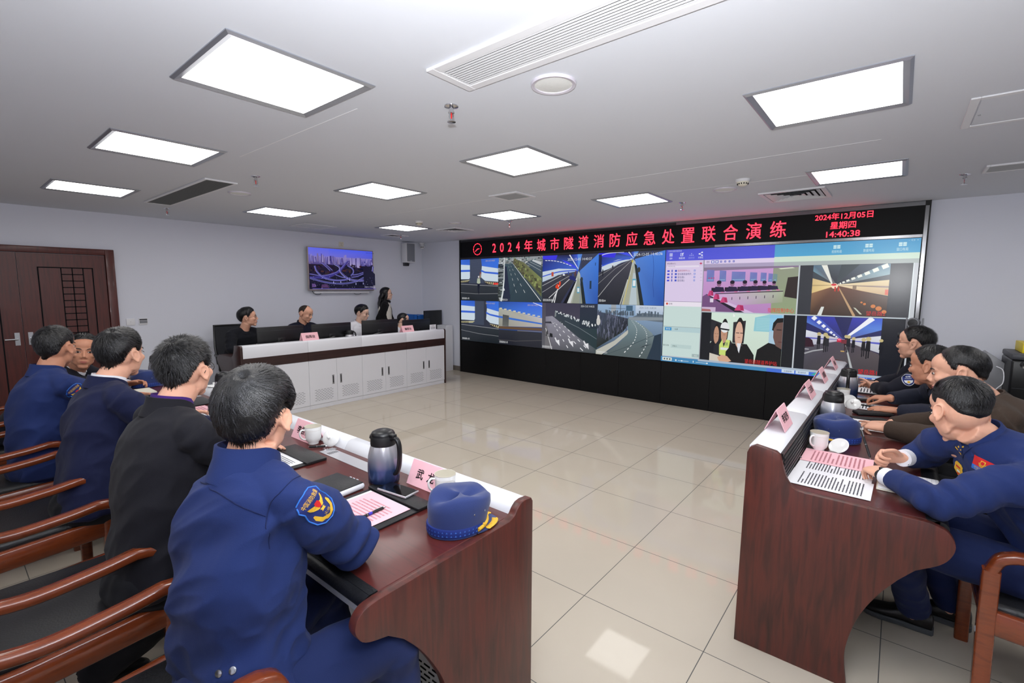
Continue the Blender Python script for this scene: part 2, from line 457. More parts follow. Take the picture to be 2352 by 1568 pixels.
lab = {(-1.0, 1.0): 'large bright ceiling panel nearest the camera, left of the long air grille',
 (.7, -.83): 'large bright ceiling panel at the right, beside the ceiling hatch',
 (.7, 1.0): 'bright ceiling panel in the middle of the room beyond the round speaker',
 (-1.0, 2.63): 'bright ceiling panel at the left, second nearest of the left column',
 (-1.0, 4.62): 'bright ceiling panel at far left, beside the dark air grille',
 (.7, 2.63): 'bright ceiling panel between the middle panel and the back wall',
 (.7, 4.62): 'bright ceiling panel nearest the door side of the television, by the ceiling hatch',
 (2.52, -.83): 'bright ceiling panel beside the square louvred air outlet at right',
 (2.52, 1.0): 'bright ceiling panel in front of the clock end middle of the video wall',
 (2.52, 2.63): 'bright ceiling panel beyond the square filter grille',
 (2.52, 4.62): 'bright ceiling panel at the far corner, above the standing woman'}
for x in LX:
    for y in LYS:
        if (x, y) in lab: light_panel(x, y, lab[(x, y)])
# unseen lamps added for even light, on the same grid behind and beside the camera
for x, y in ((-1.0, -.83), (-1.0, -2.6), (.7, -2.6), (2.52, -2.6), (-2.7, 1.0), (-2.7, 2.63)):
    light_panel(x, y, 'ceiling panel added for even light behind the photographer, out of the picture')

def grille(name, x0, x1, y0, y1, along, n, label, cat='air vent', rim=.03, mslat=None, mrim=None, depth=.0, group=None, tilt=.35):
    t = thing(name, label, cat, ((x0+x1)/2, (y0+y1)/2, H), group)
    g = G(); z0, z1 = H-.012, H
    for lo, hi in (((x0, y0), (x1, y0+rim)), ((x0, y1-rim), (x1, y1)), ((x0, y0+rim), (x0+rim, y1-rim)), ((x1-rim, y0+rim), (x1, y1-rim))):
        g.box((lo[0], lo[1], z0), (hi[0], hi[1], z1), bev=.002, seg=1)
    part('frame', g, mrim or M_whitepaint, t)
    b = G().box((x0+rim*.8, y0+rim*.8, H-.0015), (x1-rim*.8, y1-rim*.8, H-.0005)); part('duct_shade', b, M_slot, t)  # flat dark sheet paints the shade of a hollow duct
    s = G()
    for i in range(n):
        if along == 'y':
            w = (x1-x0-2*rim)/n; c = x0+rim+w*(i+.5); s.box((c-w*.30, y0+rim, H-.0100), (c+w*.30, y1-rim, H-.0082))
        else:
            w = (y1-y0-2*rim)/n; c = y0+rim+w*(i+.5); s.box((x0+rim, c-w*.30, H-.0100), (x1-rim, c+w*.30, H-.0082))
    part('slats', s, mslat or M_whitepaint, t); return t
grille('air_vent', -.67, -.42, -1.35, .40, 'y', 11, 'long white slatted air grille in the ceiling above the camera', rim=.04)
M_dgrey = mat('dark_filter_slats', (84, 86, 84), .6)
grille('air_vent', -.52, -.27, 3.29, 5.02, 'x', 70, 'long grille with dark grey slats by the far left light panels', rim=.022, mslat=M_dgrey)
M_filter = mat('grey_filter_mesh', (176, 178, 180), .7)
t = grille('return_vent', 1.45, 1.75, 1.63, 1.97, 'y', 22, 'square filter grille in the ceiling beyond the middle light panel', rim=.035, mslat=M_filter)
grille('slot_vent', 2.80, 3.06, -2.25, -1.56, 'y', 10, 'slim grey ceiling grille at the right edge, by the sprinkler', rim=.02, mslat=M_filter)

def diffuser(cx, cy, sx, sy, label, n=5, m=None):
    """four-way louvred outlet: nested square cones"""
    t = thing('air_diffuser', label, 'air vent', (cx, cy, H), 'four way ceiling air outlets')
    a, b = sx/2, sy/2; g = G()
    def ring(a0, b0, z0, a1, b1, z1, gg):
        q = [(-1, -1), (1, -1), (1, 1), (-1, 1)]
        vs = [(cx+x*a0, cy+y*b0, H-z0) for x, y in q]+[(cx+x*a1, cy+y*b1, H-z1) for x, y in q]
        gg.add(vs, [(j, j+4, (j+1) % 4+4, (j+1) % 4) for j in range(4)])
    ring(a, b, 0, a, b, .012, g); ring(a, b, .012, a-.035, b-.035, .012, g); ring(a-.035, b-.035, .012, a-.035, b-.035, .0, g); part('frame', g, M_whitepaint, t, smooth=0)
    k = G().quad((cx-a+.03, cy-b+.03, H-.001), (cx-a+.03, cy+b-.03, H-.001), (cx+a-.03, cy+b-.03, H-.001), (cx+a-.03, cy-b+.03, H-.001)); part('duct_shade', k, M_slot, t)  # dark quad in place of the shade inside the outlet
    for i in range(n):
        f0 = 1-(i+.15)/n; f1 = 1-(i+.95)/n; l = G()
        ring((a-.035)*f0, (b-.035)*f0, .014, (a-.035)*f1, (b-.035)*f1, .002, l)
        ring((a-.035)*f0*.985, (b-.035)*f0*.985, .012, (a-.035)*f1*.985, (b-.035)*f1*.985, .0015, l)
        part('louvre', l, m or M_whitepaint, t, smooth=0)
    return t
diffuser(3.18, -.325, .55, .52, 'square louvred air outlet near the right end of the video wall')
diffuser(3.13, 4.17, .40, .42, 'square louvred air outlet in the far corner before the video wall')
diffuser(3.08, 5.58, .36, .3, 'small square air outlet above the wall speaker', n=3)

def ceil_speaker(cx, cy, R, label):
    t = thing('ceiling_speaker', label, 'ceiling speaker', (cx, cy, H), 'round ceiling speakers')
    part('rim', G().lathe([(R, H), (R, H-.008), (R*.97, H-.012), (R*.84, H-.010), (R*.83, H-.006)], (cx, cy, 0), 48), M_rim, t, 60)
    part('grille', G().lathe([(R*.83, H-.006), (R*.5, H-.010), (0, H-.011)], (cx, cy, 0), 48), M_spk, t, 60)
M_rim = mat('pale_lilac_rim', (206, 202, 212), .4); M_spk = mat('white_speaker_mesh', (232, 234, 232), .7, bump=(500, .3, (1, 1, 1)))
ceil_speaker(-.235, .075, .098, 'large round ceiling speaker beside the long white air grille')
ceil_speaker(-.08, 3.74, .098, 'round ceiling speaker beside the dark slatted grille')
ceil_speaker(2.52, .12, .098, 'round ceiling speaker beside the white smoke detector')
ceil_speaker(2.60, 3.62, .085, 'round ceiling speaker near the far corner air outlet')

def sprinkler(cx, cy, label):
    t = thing('sprinkler', label, 'sprinkler', (cx, cy, H), 'ceiling fire sprinklers')
    part('escutcheon', G().lathe([(.035, H), (.034, H-.004), (.018, H-.009), (.017, H-.006), (0, H-.006)], (cx, cy, 0), 20), M_chrome, t)
    g = G().lathe([(.011, H-.004), (.011, H-.022), (.015, H-.024), (.015, H-.032), (.008, H-.036)], (cx, cy, 0), 12)
    for s in (-1, 1): g.tube([(cx+s*.012, cy, H-.03), (cx+s*.014, cy, H-.05), (cx+s*.004, cy, H-.066)], .0028, 6)
    g.lathe([(.004, H-.060), (.006, H-.070), (.021, H-.072), (.021, H-.075), (0, H-.076)], (cx, cy, 0), 14)
    part('head', g, M_chrome, t)
    part('glass_bulb', G().tube([(cx, cy, H-.034), (cx, cy, H-.062)], .0035, 8), M_redbulb, t)
M_redbulb = mat('red_glass_bulb', (220, 40, 40), .1)
for x, y, l in ((-.33, .61, 'chrome fire sprinkler between the nearest light panel and the long white grille'), (-.28, 2.92, 'fire sprinkler above the far round speaker at left'),
    (-.23, 5.34, 'fire sprinkler at the wall end of the dark slatted grille'), (2.95, .65, 'fire sprinkler between the video wall and the middle right light panel'),
    (3.07, -1.47, 'fire sprinkler with red bulb at the right edge near the slim grille'), (2.93, 2.93, 'fire sprinkler before the light panel by the video wall title'),
    (3.03, 5.35, 'fire sprinkler above the wall speaker in the corner')): sprinkler(x, y, l)

def smoke(cx, cy, label):
    t = thing('smoke_detector', label, 'smoke detector', (cx, cy, H), 'white smoke detectors')
    part('base', G().lathe([(.055, H), (.055, H-.012), (.048, H-.02)], (cx, cy, 0), 24), M_whitepaint, t)
    part('sensor_head', G().lathe([(.046, H-.018), (.042, H-.034), (.030, H-.046), (.018, H-.052), (0, H-.053)], (cx, cy, 0), 24), M_cream, t)
    g = G()
    for i in range(14):
        a = 2*PI*i/14; M = Matrix.Translation((cx, cy, H-.034)) @ Matrix.Rotation(a, 4, 'Z'); g.box((.038, -.004, -.006), (.043, .004, .004), M=M)
    part('sensor_slot', g, M_slot, t)
M_cream = mat('cream_plastic', (226, 222, 206), .5)
smoke(2.22, -.10, 'white smoke detector beside the round speaker near the video wall'); smoke(2.20, 3.89, 'white smoke detector above the standing woman side of the room')

def hatch(x0, x1, y0, y1, label):
    t = thing('ceiling_hatch', label, 'access hatch', ((x0+x1)/2, (y0+y1)/2, H), 'ceiling access hatches')
    g = G(); rim = .035
    for lo, hi in (((x0, y0), (x1, y0+rim)), ((x0, y1-rim), (x1, y1)), ((x0, y0+rim), (x0+rim, y1-rim)), ((x1-rim, y0+rim), (x1, y1-rim))):
        g.box((lo[0], lo[1], H-.007), (hi[0], hi[1], H), bev=.002, seg=1)
    part('frame', g, M_whitepaint, t)
    part('lid', G().box((x0+.04, y0+.04, H-.004), (x1-.04, y1-.04, H-.0005)), M_ceil, t)
    part('latch', G().lathe([(.006, H-.004), (.006, H-.007), (0, H-.007)], (x0+.3, y1-.055, 0), 10), M_steel, t)
hatch(1.10, 1.63, -1.95, -1.34, 'ceiling access hatch at the right edge, beyond the large right light panel')
hatch(1.35, 1.85, 5.30, 5.75, 'ceiling access hatch above the wall television')

# ------------------------------------------------------------------ fittings on the back wall
def tv():
    x0, x1, z0, z1 = 1.895, 3.125, 1.525, 2.235; y = 6.30
    t = thing('television', 'wall mounted flat television showing an aerial view of a road interchange', 'television', ((x0+x1)/2, Y1, (z0+z1)/2))
    g = G()
    b = .012
    for lo, hi in (((x0, z0), (x1, z0+.028)), ((x0, z1-b), (x1, z1)), ((x0, z0+.028), (x0+b, z1-b)), ((x1-b, z0+.028), (x1, z1-b))):
        g.box((lo[0], y-.02, lo[1]), (hi[0], y+.02, hi[1]), bev=.002, seg=1)
    part('bezel', g, mat('champagne_bezel', (176, 166, 160), .35, .6), t)
    part('back_cover', G().box((x0+.01, y-.005, z0+.01), (x1-.01, y+.03, z1-.01)), M_black, t)
    p = Paint((x0+b, y-.012, z0+.028), (x1-x0-2*b, 0, 0), (0, 0, z1-z0-.028-b)); rn = random.Random(3)
    p.rect(0, .0, 1, 1, (20, 20, 42)); p.rect(0, .72, 1, 1, (122, 118, 205), (92, 104, 235)); p.poly([(.3, .80), (1, .80), (1, 1), (.3, 1)], [(110, 112, 215), (84, 92, 210), (70, 92, 235), (80, 100, 240)])
    p.rect(0, .60, 1, .80, (70, 62, 120), (134, 124, 196))
    for i in range(70):
        u = rn.random(); w = rn.uniform(.008, .022); h = rn.uniform(.05, .2)*(1 if u < .55 else .7); v = rn.uniform(.60, .70)
        p.rect(u, v, u+w, v+h, rn.choice([(104, 100, 172), (64, 58, 126), (140, 130, 190), (52, 50, 120), (120, 106, 150)]))
    for u, w, v, h in ((.615, .03, .60, .2), (.655, .05, .57, .22), (.725, .055, .55, .26), (.19, .02, .66, .18), (.28, .022, .62, .19), (.44, .012, .62, .17)): p.rect(u, v, u+w, v+h, (160, 150, 196), (136, 128, 196)); p.rect(u+w, v, u+w*1.25, v+h, (80, 74, 130))
    for i in range(90):
        u = rn.random(); v = rn.uniform(.30, .62); p.disc(u, v, rn.uniform(.015, .04), rn.uniform(.012, .035), rn.choice([(34, 26, 60), (58, 30, 44), (44, 36, 40), (28, 26, 58), (66, 38, 40), (24, 22, 46)]), 8)
    p.poly([(.0, .30), (.2, .32), (.4, .44), (.55, .70), (.60, .72), (.45, .42), (.25, .24), (.0, .26)], (56, 52, 130))
    def road(pts, w, c=(66, 66, 150), e=(150, 146, 220)):
        q = [(a.x, a.y) for a in catmull([(x, y, 0) for x, y in pts], 8)]
        p.line(q, w, e, asp=1.75); p.line(q, w*.62, c, asp=1.75)
    road([(.0, .36), (.2, .33), (.42, .45), (.58, .74)], .02, (60, 58, 140)); road([(.0, .26), (.25, .16), (.5, .14), (.7, .2), (.85, .32)], .035, (40, 44, 110))
    road([(.07, .56), (.1, .42), (.2, .28), (.35, .22), (.5, .23), (.6, .28)], .035); road([(.36, .62), (.43, .55), (.45, .42), (.56, .27), (.7, .22), (.85, .24), (.95, .40), (.98, .6)], .04, (52, 50, 130), (170, 166, 226))
    road([(.55, .60), (.63, .52), (.64, .42), (.60, .34)], .03); road([(.16, .63), (.22, .55), (.28, .45)], .022); road([(.2, .62), (.26, .54), (.31, .46)], .02)
    road([(.35, .36), (.45, .30), (.55, .28)], .02); road([(.60, .30), (.7, .33), (.8, .40)], .02); road([(.62, .36), (.72, .39), (.80, .44)], .02)
    p.poly([(.80, .10), (.99, .10), (.99, .4), (.84, .62), (.79, .55)], (20, 19, 44))
    for u, v in ((.42, .2), (.56, .26), (.66, .16), (.78, .17), (.31, .19)): p.rect(u, v-.05, u+.01, v, (170, 168, 226))
    p.poly([(.0, .04), (.06, .05), (.05, .12), (.0, .13)], (96, 70, 128)); p.poly([(.13, .03), (.25, .03), (.22, .12), (.14, .11)], (80, 52, 96))
    for i in range(70): u = rn.random(); v = rn.uniform(.01, .3); p.rect(u, v, u+.006, v+.008, rn.choice([(200, 196, 236), (130, 120, 190), (90, 86, 150)]))
    p.rect(0, 0, 1, .012, (110, 96, 190)); p.text('2024-12-05 14:40:38', .84, .93, .13, .025, (38, 36, 90)); p.text('济南市二环西高架', .80, .035, .18, .035, (196, 190, 236))
    p.build('screen_picture', t)
    part('mount_bar', G().box((x0+.10, y-.005, z0-.045), (x1-.09, Y1, z0-.012), bev=.004), M_whitepaint, t)
    c = G(); c.tube(catmull([(x0+.06, y+.02, z0+.01), (x0+.12, y+.02, z0-.055), (x0+.2, y+.02, z0-.06), (x0+.26, y+.02, z0-.02)], 6), .004, 6); c.tube(catmull([(x1-.45, y+.02, z0-.01), (x1-.35, y+.02, z0-.065), (x1-.27, y+.02, z0-.06), (x1-.2, y+.02, z0-.015)], 6), .003, 6)
    part('cable', c, M_black, t)
tv()
def plate(name, x, z, w, h, label, cat, draw=None):
    t = thing(name, label, cat, (x, Y1, z)); part('cover_plate', G().box((x-w/2, Y1-.010, z-h/2), (x+w/2, Y1, z+h/2), bev=.003), M_cream if name == 'wall_socket' else M_whitepaint, t)
    if draw: draw(t)
def sock(t):
    g = G()
    for dx, dz in ((-.012, .018), (.012, .018), (-.012, -.015), (.012, -.022), (0, -.008)): g.box((2.55+dx-.002, Y1-.0108, 2.315+dz-.006), (2.55+dx+.002, Y1-.0095, 2.315+dz+.006))
    part('socket_slot', g, M_slot, t)
plate('wall_socket', 2.55, 2.315, .086, .086, 'cream power socket on the wall above the television', 'socket', sock)
def swt(t):
    g = G(); g.lathe([(.004, 0), (0, .001)], (0, 0, 0), 8)
    part('screw', G().lathe([(.004, 0), (.003, -.002), (0, -.002)], (-.425, Y1-.010, 1.135), 8, M=Matrix.Rotation(-PI/2, 4, 'X')), M_steel, t)
plate('blank_plate', -.425, 1.135, .088, .086, 'plain white wall plate right of the wooden door', 'wall plate', swt)
def thr(t):
    part('display', G().box((-.335, Y1-.0125, 1.150), (-.255, Y1-.0095, 1.168)), M_darkgrey, t); part('keypad', G().box((-.335, Y1-.0125, 1.112), (-.255, Y1-.0095, 1.146)), M_midgrey, t)
plate('thermostat', -.295, 1.135, .092, .086, 'wall thermostat with dark display beside the plain wall plate', 'thermostat', thr)
# loudspeaker in the corner
t = thing('wall_speaker', 'tall grey fronted loudspeaker mounted on the wall by the corner', 'speaker', (3.91, Y1, 2.25))
part('cabinet', G().box((3.80, 6.19, 2.06), (4.02, 6.335, 2.43), bev=.012), M_whitepaint, t)
part('grille', G().box((3.818, 6.184, 2.08), (4.002, 6.192, 2.42), bev=.004), mat('grey_speaker_cloth', (136, 140, 148), .8, bump=(400, .4, (1, 1, 1))), t)
part('badge', G().box((3.89, 6.182, 2.088), (3.93, 6.185, 2.096)), M_white, t)
g = G().box((3.86, 6.32, 2.0), (3.96, 6.37, 2.2)); part('bracket', g, M_darkgrey, t)
g = G(); g.tube(catmull([(3.87, 6.3, 2.06), (3.88, 6.3, 2.03), (3.93, 6.3, 2.02), (3.96, 6.3, 2.06)], 5), .004, 6); g.tube(catmull([(3.92, 6.3, 2.06), (3.93, 6.29, 2.0), (3.955, 6.3, 2.05)], 5), .004, 6); part('cable', g, M_black, t)
# dome camera
t = thing('dome_camera', 'white two lens security camera in the ceiling corner', 'security camera', (4.26, 6.28, H))
part('base', G().lathe([(.05, H), (.05, H-.02), (.035, H-.035)], (4.26, 6.28, 0), 20), M_whitepaint, t); part('arm', G().box((4.27, 6.27, H-.07), (4.30, 6.30, H-.02), bev=.006), M_whitepaint, t)
d = (Vector((-2.0, -2.4, -.6))).normalized(); c = Vector((4.25, 6.26, H-.075))
part('dome', G().ell(c, (.045, .045, .045)), M_whitepaint, t, 60)
g = G(); s = d.cross(V(0, 0, 1)).normalized()
for k in (-.016, .016): g.tube([c+d*.036+s*k, c+d*.047+s*k], .011, 12)
part('lens', g, M_black, t)
# ================================================================== the video wall
XD = 4.285
def video_wall():
    ya, yb = 5.25, -1.325          # left and right ends as seen
    t = thing('video_wall', 'large black video wall with red title strip and eight camera pictures and a conference window', 'video wall', (XD, 1.96, 0))
    g = G(); W = .045
    g.box((XD, yb, 0), (X1, yb+W, 2.46)); g.box((XD-.012, yb, 0), (XD, yb+.012, 2.46))
    g.box((XD-.005, ya-.028, 0), (X1, ya, 2.455)); part('side_frame', g, M_blackm, t)
    M_mirror = mat('polished_steel_trim', (150, 150, 152), .16, 1.0)
    g = G(); g.box((XD-.004, yb+W, 2.415), (XD+.02, 1.2, 2.452)); g.box((XD-.004, yb+W, 2.104), (XD+.02, .7, 2.132)); g.box((XD-.005, yb+.008, .3), (XD+.02, yb+W-.004, 2.41))
    part('steel_trim', g, M_mirror, t)
    g = G(); g.box((XD-.002, 1.2, 2.415), (XD+.02, ya-.028, 2.45)); g.box((XD-.002, .7, 2.104), (XD+.02, ya-.028, 2.132)); part('dark_trim', g, mat('dark_trim', (40, 40, 44), .4), t)
    # lower cabinet doors
    ys = [5.222, 4.585, 3.927, 3.27, 2.61, 1.965, 1.33, .68, .03, -.62, -1.28]
    for a, b in zip(ys[:-1], ys[1:]): part('cabinet_door', G().box((XD, b+.0015, .0), (X1, a-.0015, .592), bev=.001, seg=1), M_blackpanel, t)
    # LED strip
    led = part('led_strip', G().box((XD+.006, yb+W, 2.132), (X1, ya-.028, 2.415)), mat('black_led_board', (13, 14, 16), .55, spec=.2), t)
    U = V(0, -1, 0); Z = V(0, 0, 1); x = XD+.0055
    def frm(y, z): return frame((x-.001, y, z), U, Z)
    def led_text(s, y0, y1, z, h, w=None, bo=.0015):
        g = G(); text_on(g, s, frm((y0+y1)/2, z), w, h, bold=bo); part('led_text', g, M_led, led, 0)
    title = '2024年城市隧道消防应急处置联合演练'
    n = len(title)
    # even pitch for the ideographs: 年 ... 练
    for i, ch in enumerate(title):
        if i < 4: yc = 4.396-.176*i; h, w = .150, .078
        else: yc = 3.648-.2603*(i-4); h, w = .188, .165
        g = G(); text_on(g, ch, frm(yc, 2.273), w, h, bold=.0015); part('led_text', g, M_led, led, 0)
    led_text('2024年12月05日', -.355, -.872, 2.371, .072, .515, .001); led_text('星期四', -.502, -.732, 2.274, .076, .228, .001); led_text('14:40:38', -.47, -.772, 2.180, .062, .30, .001)
    # clock drawn in LEDs
    g = G(); cy, cz, R = 4.795, 2.272, .098
    for i in range(60):
        a = 2*PI*i/60; r = .0085 if i % 5 == 0 else .0048
        if i % 5 and i % 2: pass
        c = V(x-.001, cy-R*math.sin(a), cz+R*math.cos(a)); g.add([c+V(0, r*math.cos(b), r*math.sin(b)) for b in [2*PI*k/8 for k in range(8)]], [tuple(range(7, -1, -1))])
    def hand(a, L_, w):
        d = V(0, -math.sin(a), math.cos(a)); s = V(0, -math.cos(a), -math.sin(a)); o = V(x-.001, cy, cz)
        g.add([o-s*w-d*.02, o+s*w-d*.02, o+s*w+d*L_, o-s*w+d*L_], [(0, 1, 2, 3)])
    hand(math.radians(80), .05, .005); hand(math.radians(235), .065, .006); part('led_clock', g, M_led, led, 0)
    # display panels
    seam = [5.222, 3.924, 2.62, 1.322, .016, -1.278]
    for r, (z0, z1) in enumerate(((.598, 1.349), (1.352, 2.102))):
        for a, b in zip(seam[:-1], seam[1:]): part('display_panel', G().box((XD+.004, b+.001, z0), (X1, a-.001, z1), bev=.001, seg=1), M_black, t)
    def P(ya_, yb_, za, zb): return Paint((XD+.003, ya_, za), (0, yb_-ya_, 0), (0, 0, zb-za), -.00012 if False else .00012)
    ym = [5.215, 4.285, 3.352, 2.335, 1.33]; zt, zm, zb = 2.098, 1.352, .604
    rn = random.Random(11)
    white, sky, band = (206, 220, 232), (66, 112, 216), (62, 104, 214)
    # picture: tunnel side passage with an officer
    def passage(p, person):
        p.rect(0, 0, 1, 1, (52, 56, 70)); p.rect(.22, .42, .62, 1, (66, 74, 92)); 
        for k in range(14): p.rect(.26, .56+k*.03, .54, .564+k*.03, (76, 84, 104))
        lx = .25 if person else .38
        p.poly([(0, .52), (lx-.02, .52), (lx, .56), (lx, .86), (0, .88)], white); p.rect(0, .70, lx, .75, band); p.poly([(0, .88), (lx, .86), (lx, 1), (0, 1)], [sky, sky, (50, 96, 200), (60, 110, 220)])
        rx = .55 if person else .68
        p.poly([(rx, .56), (rx+.1, .48), (1, .45), (1, .76), (rx+.02, .83)], white); p.poly([(rx, .70), (rx+.1, .66), (1, .62), (1, .665), (rx+.1, .70), (rx, .745)], band)
        p.poly([(rx+.02, .83), (1, .76), (1, 1), (rx, 1)], [sky, (58, 116, 226), (56, 112, 222), (50, 96, 200)])
        p.poly([(0, .48), (lx, .50), (lx-.06, .46), (0, .44)], (196, 190, 150))
        for k in range(7): p.poly([(.0+k*.03, .44), (.015+k*.03, .44), (.03+k*.03, .48), (.015+k*.03, .48)], (60, 52, 30))
        p.poly([(rx+.08, .46), (1, .43), (1, .37), (rx+.2, .40)], (188, 176, 140))
        for k in range(6): u = rx+.12+k*.05; p.poly([(u, .395), (u+.02, .39), (u+.035, .44), (u+.015, .445)], (60, 50, 34))
        if person: p.rect(.87, .385, 1, .43, (226, 60, 56))
        p.poly([(0, .40), (1, .34), (1, .0), (0, .0)], [(54, 58, 66), (48, 54, 60), (30, 36, 42), (34, 40, 46)])
        p.line([(0, .40), (.3, .385), (1, .35)], .012, (150, 152, 156), asp=1.3); p.line([(0, .19), (.4, .165), (.7, .17), (1, .18)] if person else [(0, .26), (.5, .2), (1, .18)], .01, (136, 138, 142), asp=1.3)
        if person:
            p.poly([(.455, .44), (.465, .22), (.48, .22), (.485, .36), (.495, .22), (.51, .30), (.52, .44)], (22, 26, 44)); p.poly([(.44, .43), (.455, .54), (.52, .54), (.535, .43), (.51, .41), (.47, .41)], (176, 186, 166)); p.disc(.487, .575, .018, .026, (216, 214, 218)); p.poly([(.50, .54), (.53, .66), (.55, .66), (.55, .56)], (150, 130, 110)); p.disc(.535, .66, .012, .02, (170, 60, 60))
            p.disc(.49, .20, .012, .04, (24, 28, 40))
        p.text('2024-12-05 14:40:37', .67, .93, .24, .035, (190, 176, 150)); p.text('望岳路西-1洞', .03, .03, .2, .045, (228, 230, 232))
    p = P(ym[0], ym[1], zm, zt); passage(p, True); p.build('camera_picture', t)
    p = P(ym[0], ym[1], zb, zm-.003); passage(p, False); p.build('camera_picture', t)
    # picture: wide surface road
    p = P(ym[1], ym[2], zm, zt)
    p.rect(0, 0, 1, 1, (62, 74, 84)); p.rect(0, .78, 1, 1, (120, 124, 124), (150, 156, 160))
    for i in range(150): u = rn.random(); v = rn.uniform(.80, 1); p.rect(u, v, u+rn.uniform(.01, .05), v+rn.uniform(.01, .03), rn.choice([(208, 210, 208), (90, 96, 96), (60, 66, 70), (160, 164, 166), (70, 110, 110)]))
    p.poly([(.14, .86), (.36, .86), (1, .02), (1, 0), (.26, 0)], [(64, 84, 94), (60, 78, 88), (46, 62, 72), (46, 60, 70), (48, 66, 76)])
    p.poly([(.0, .84), (.16, .84), (.14, .3), (.12, 0), (0, 0)], (54, 60, 58))
    for i in range(60): v = rn.uniform(.05, .9); p.rect(rn.uniform(-.0, .10), v, rn.uniform(.10, .14), v+.018, rn.choice([(190, 196, 200), (40, 46, 60), (86, 96, 100), (120, 128, 128)]))
    p.poly([(.16, .8), (.21, .8), (.30, .1), (.28, 0), (.12, 0)], (38, 44, 66)); p.line([(.155, 1), (.15, .5), (.12, .2), (.08, 0)], .03, (214, 220, 222), .05, asp=1.3); p.line([(.14, .30), (.155, .25)], .04, (226, 230, 232), asp=1.3)
    p.poly([(.38, .97), (.60, .88), (1, .52), (1, .12), (.36, .86)], [(96, 94, 72), (110, 112, 80), (130, 140, 84), (96, 104, 66), (86, 82, 62)])
    for i in range(110):
        k = rn.random(); u = .38+.62*k; v = .90-.60*k+rn.uniform(-.1, .12); p.disc(u, v, .012+.02*k, .012+.03*k, rn.choice([(84, 80, 60), (120, 122, 78), (140, 150, 92), (70, 70, 54), (104, 112, 70)]), 7)
    p.poly([(.66, .86), (1, .60), (1, .84), (.8, .92)], (70, 84, 96)); p.line([(.70, .86), (1, .68)], .006, (200, 206, 208)); p.line([(.76, .88), (1, .76)], .006, (200, 206, 208)); p.poly([(.80, .90), (1, .80), (1, .87), (.82, .93)], (196, 200, 204))
    p.line([(.37, .86), (.6, .55), (1, .03)], .006, (222, 226, 226), .022, asp=1.3)
    for a, b in (((.26, .84), (.48, .12)), ((.30, .85), (.70, .12))):
        for k in range(7):
            f = (k/7)**1.5; e = ((k+.45)/7)**1.5; p.line([(a[0]+(b[0]-a[0])*f, a[1]+(b[1]-a[1])*f), (a[0]+(b[0]-a[0])*e, a[1]+(b[1]-a[1])*e)], .004+.008*f, (212, 218, 218), asp=1.3)
    p.line([(.3, .1), (.42, .3), (.54, .5)], .008, (40, 52, 60), asp=1.3); p.text('望岳路北口3', .05, .02, .2, .045, (228, 230, 232)); p.build('camera_picture', t)
    # picture: tunnel wall with a door
    p = P(ym[1], ym[2], zb, zm-.003)
    p.rect(0, 0, 1, 1, (44, 46, 56), (50, 100, 190)); p.poly([(0, .42), (1, .46), (1, .66), (.36, .78), (0, .84)], [(150, 150, 140), (186, 180, 176), (196, 192, 196), (170, 170, 160), (170, 172, 160)])
    p.poly([(0, .84), (.36, .78), (1, .66), (1, 1), (0, 1)], [(54, 94, 170), (66, 116, 214), (84, 132, 224), (62, 104, 226), (44, 80, 150)])
    p.poly([(0, .62), (.36, .58), (1, .52), (1, .55), (.36, .625), (0, .665)], (62, 112, 204))
    for k in range(9): u = .02+k*.11; v = .835-.165*u; p.rect(u, v, u+.06, v+.022, (226, 216, 176))
    p.poly([(.09, .43), (.24, .43), (.25, .68), (.10, .70)], [(104, 106, 102), (104, 106, 102), (80, 82, 84), (80, 82, 84)])
    p.poly([(0, .36), (1, .38), (1, .44), (0, .42)], (104, 80, 60)); p.rect(0, 0, 1, .34, (34, 36, 46), (50, 52, 60)); p.line([(.0, .10), (.4, .10), (1, .17)], .008, (96, 92, 92), asp=1.3); p.line([(.45, .345), (1, .36)], .01, (150, 140, 132), asp=1.3); p.line([(.8, 1), (1, .92)], .02, (240, 240, 250), asp=1.3)
    p.text('2024-12-05 14:40:37', .68, .92, .24, .035, (196, 180, 150)); p.text('望岳路西线口1洞', .02, .03, .2, .05, (228, 230, 232)); p.build('camera_picture', t)
    # pictures: tunnel bores seen from above
    def bore(p, near):
        p.rect(0, 0, 1, 1, (56, 60, 84)); vp = (.66, .66) if near else (.545, .86)
        p.poly([(0, .52 if near else .70), vp, (vp[0], 1), (.5, 1), (0, 1)], [(40, 70, 180), (70, 110, 220), (60, 90, 220), (30, 30, 60), (34, 34, 90)])
        p.poly([(0, 1), (0, .93), (.25, .90), (.28, 1)], (56, 50, 230)); p.poly([(.36, .90), (.46, .86), (.62, .74), (.60, .72), (.42, .84)], (64, 70, 236)) if near else p.poly([(.3, .99), (.44, .99), (.54, .9), (.46, .93)], (64, 80, 236))
        def arc(pts, w, c): p.line([(a.x, a.y) for a in catmull([(x_, y_, 0) for x_, y_ in pts], 6)], w, c, asp=1.35)
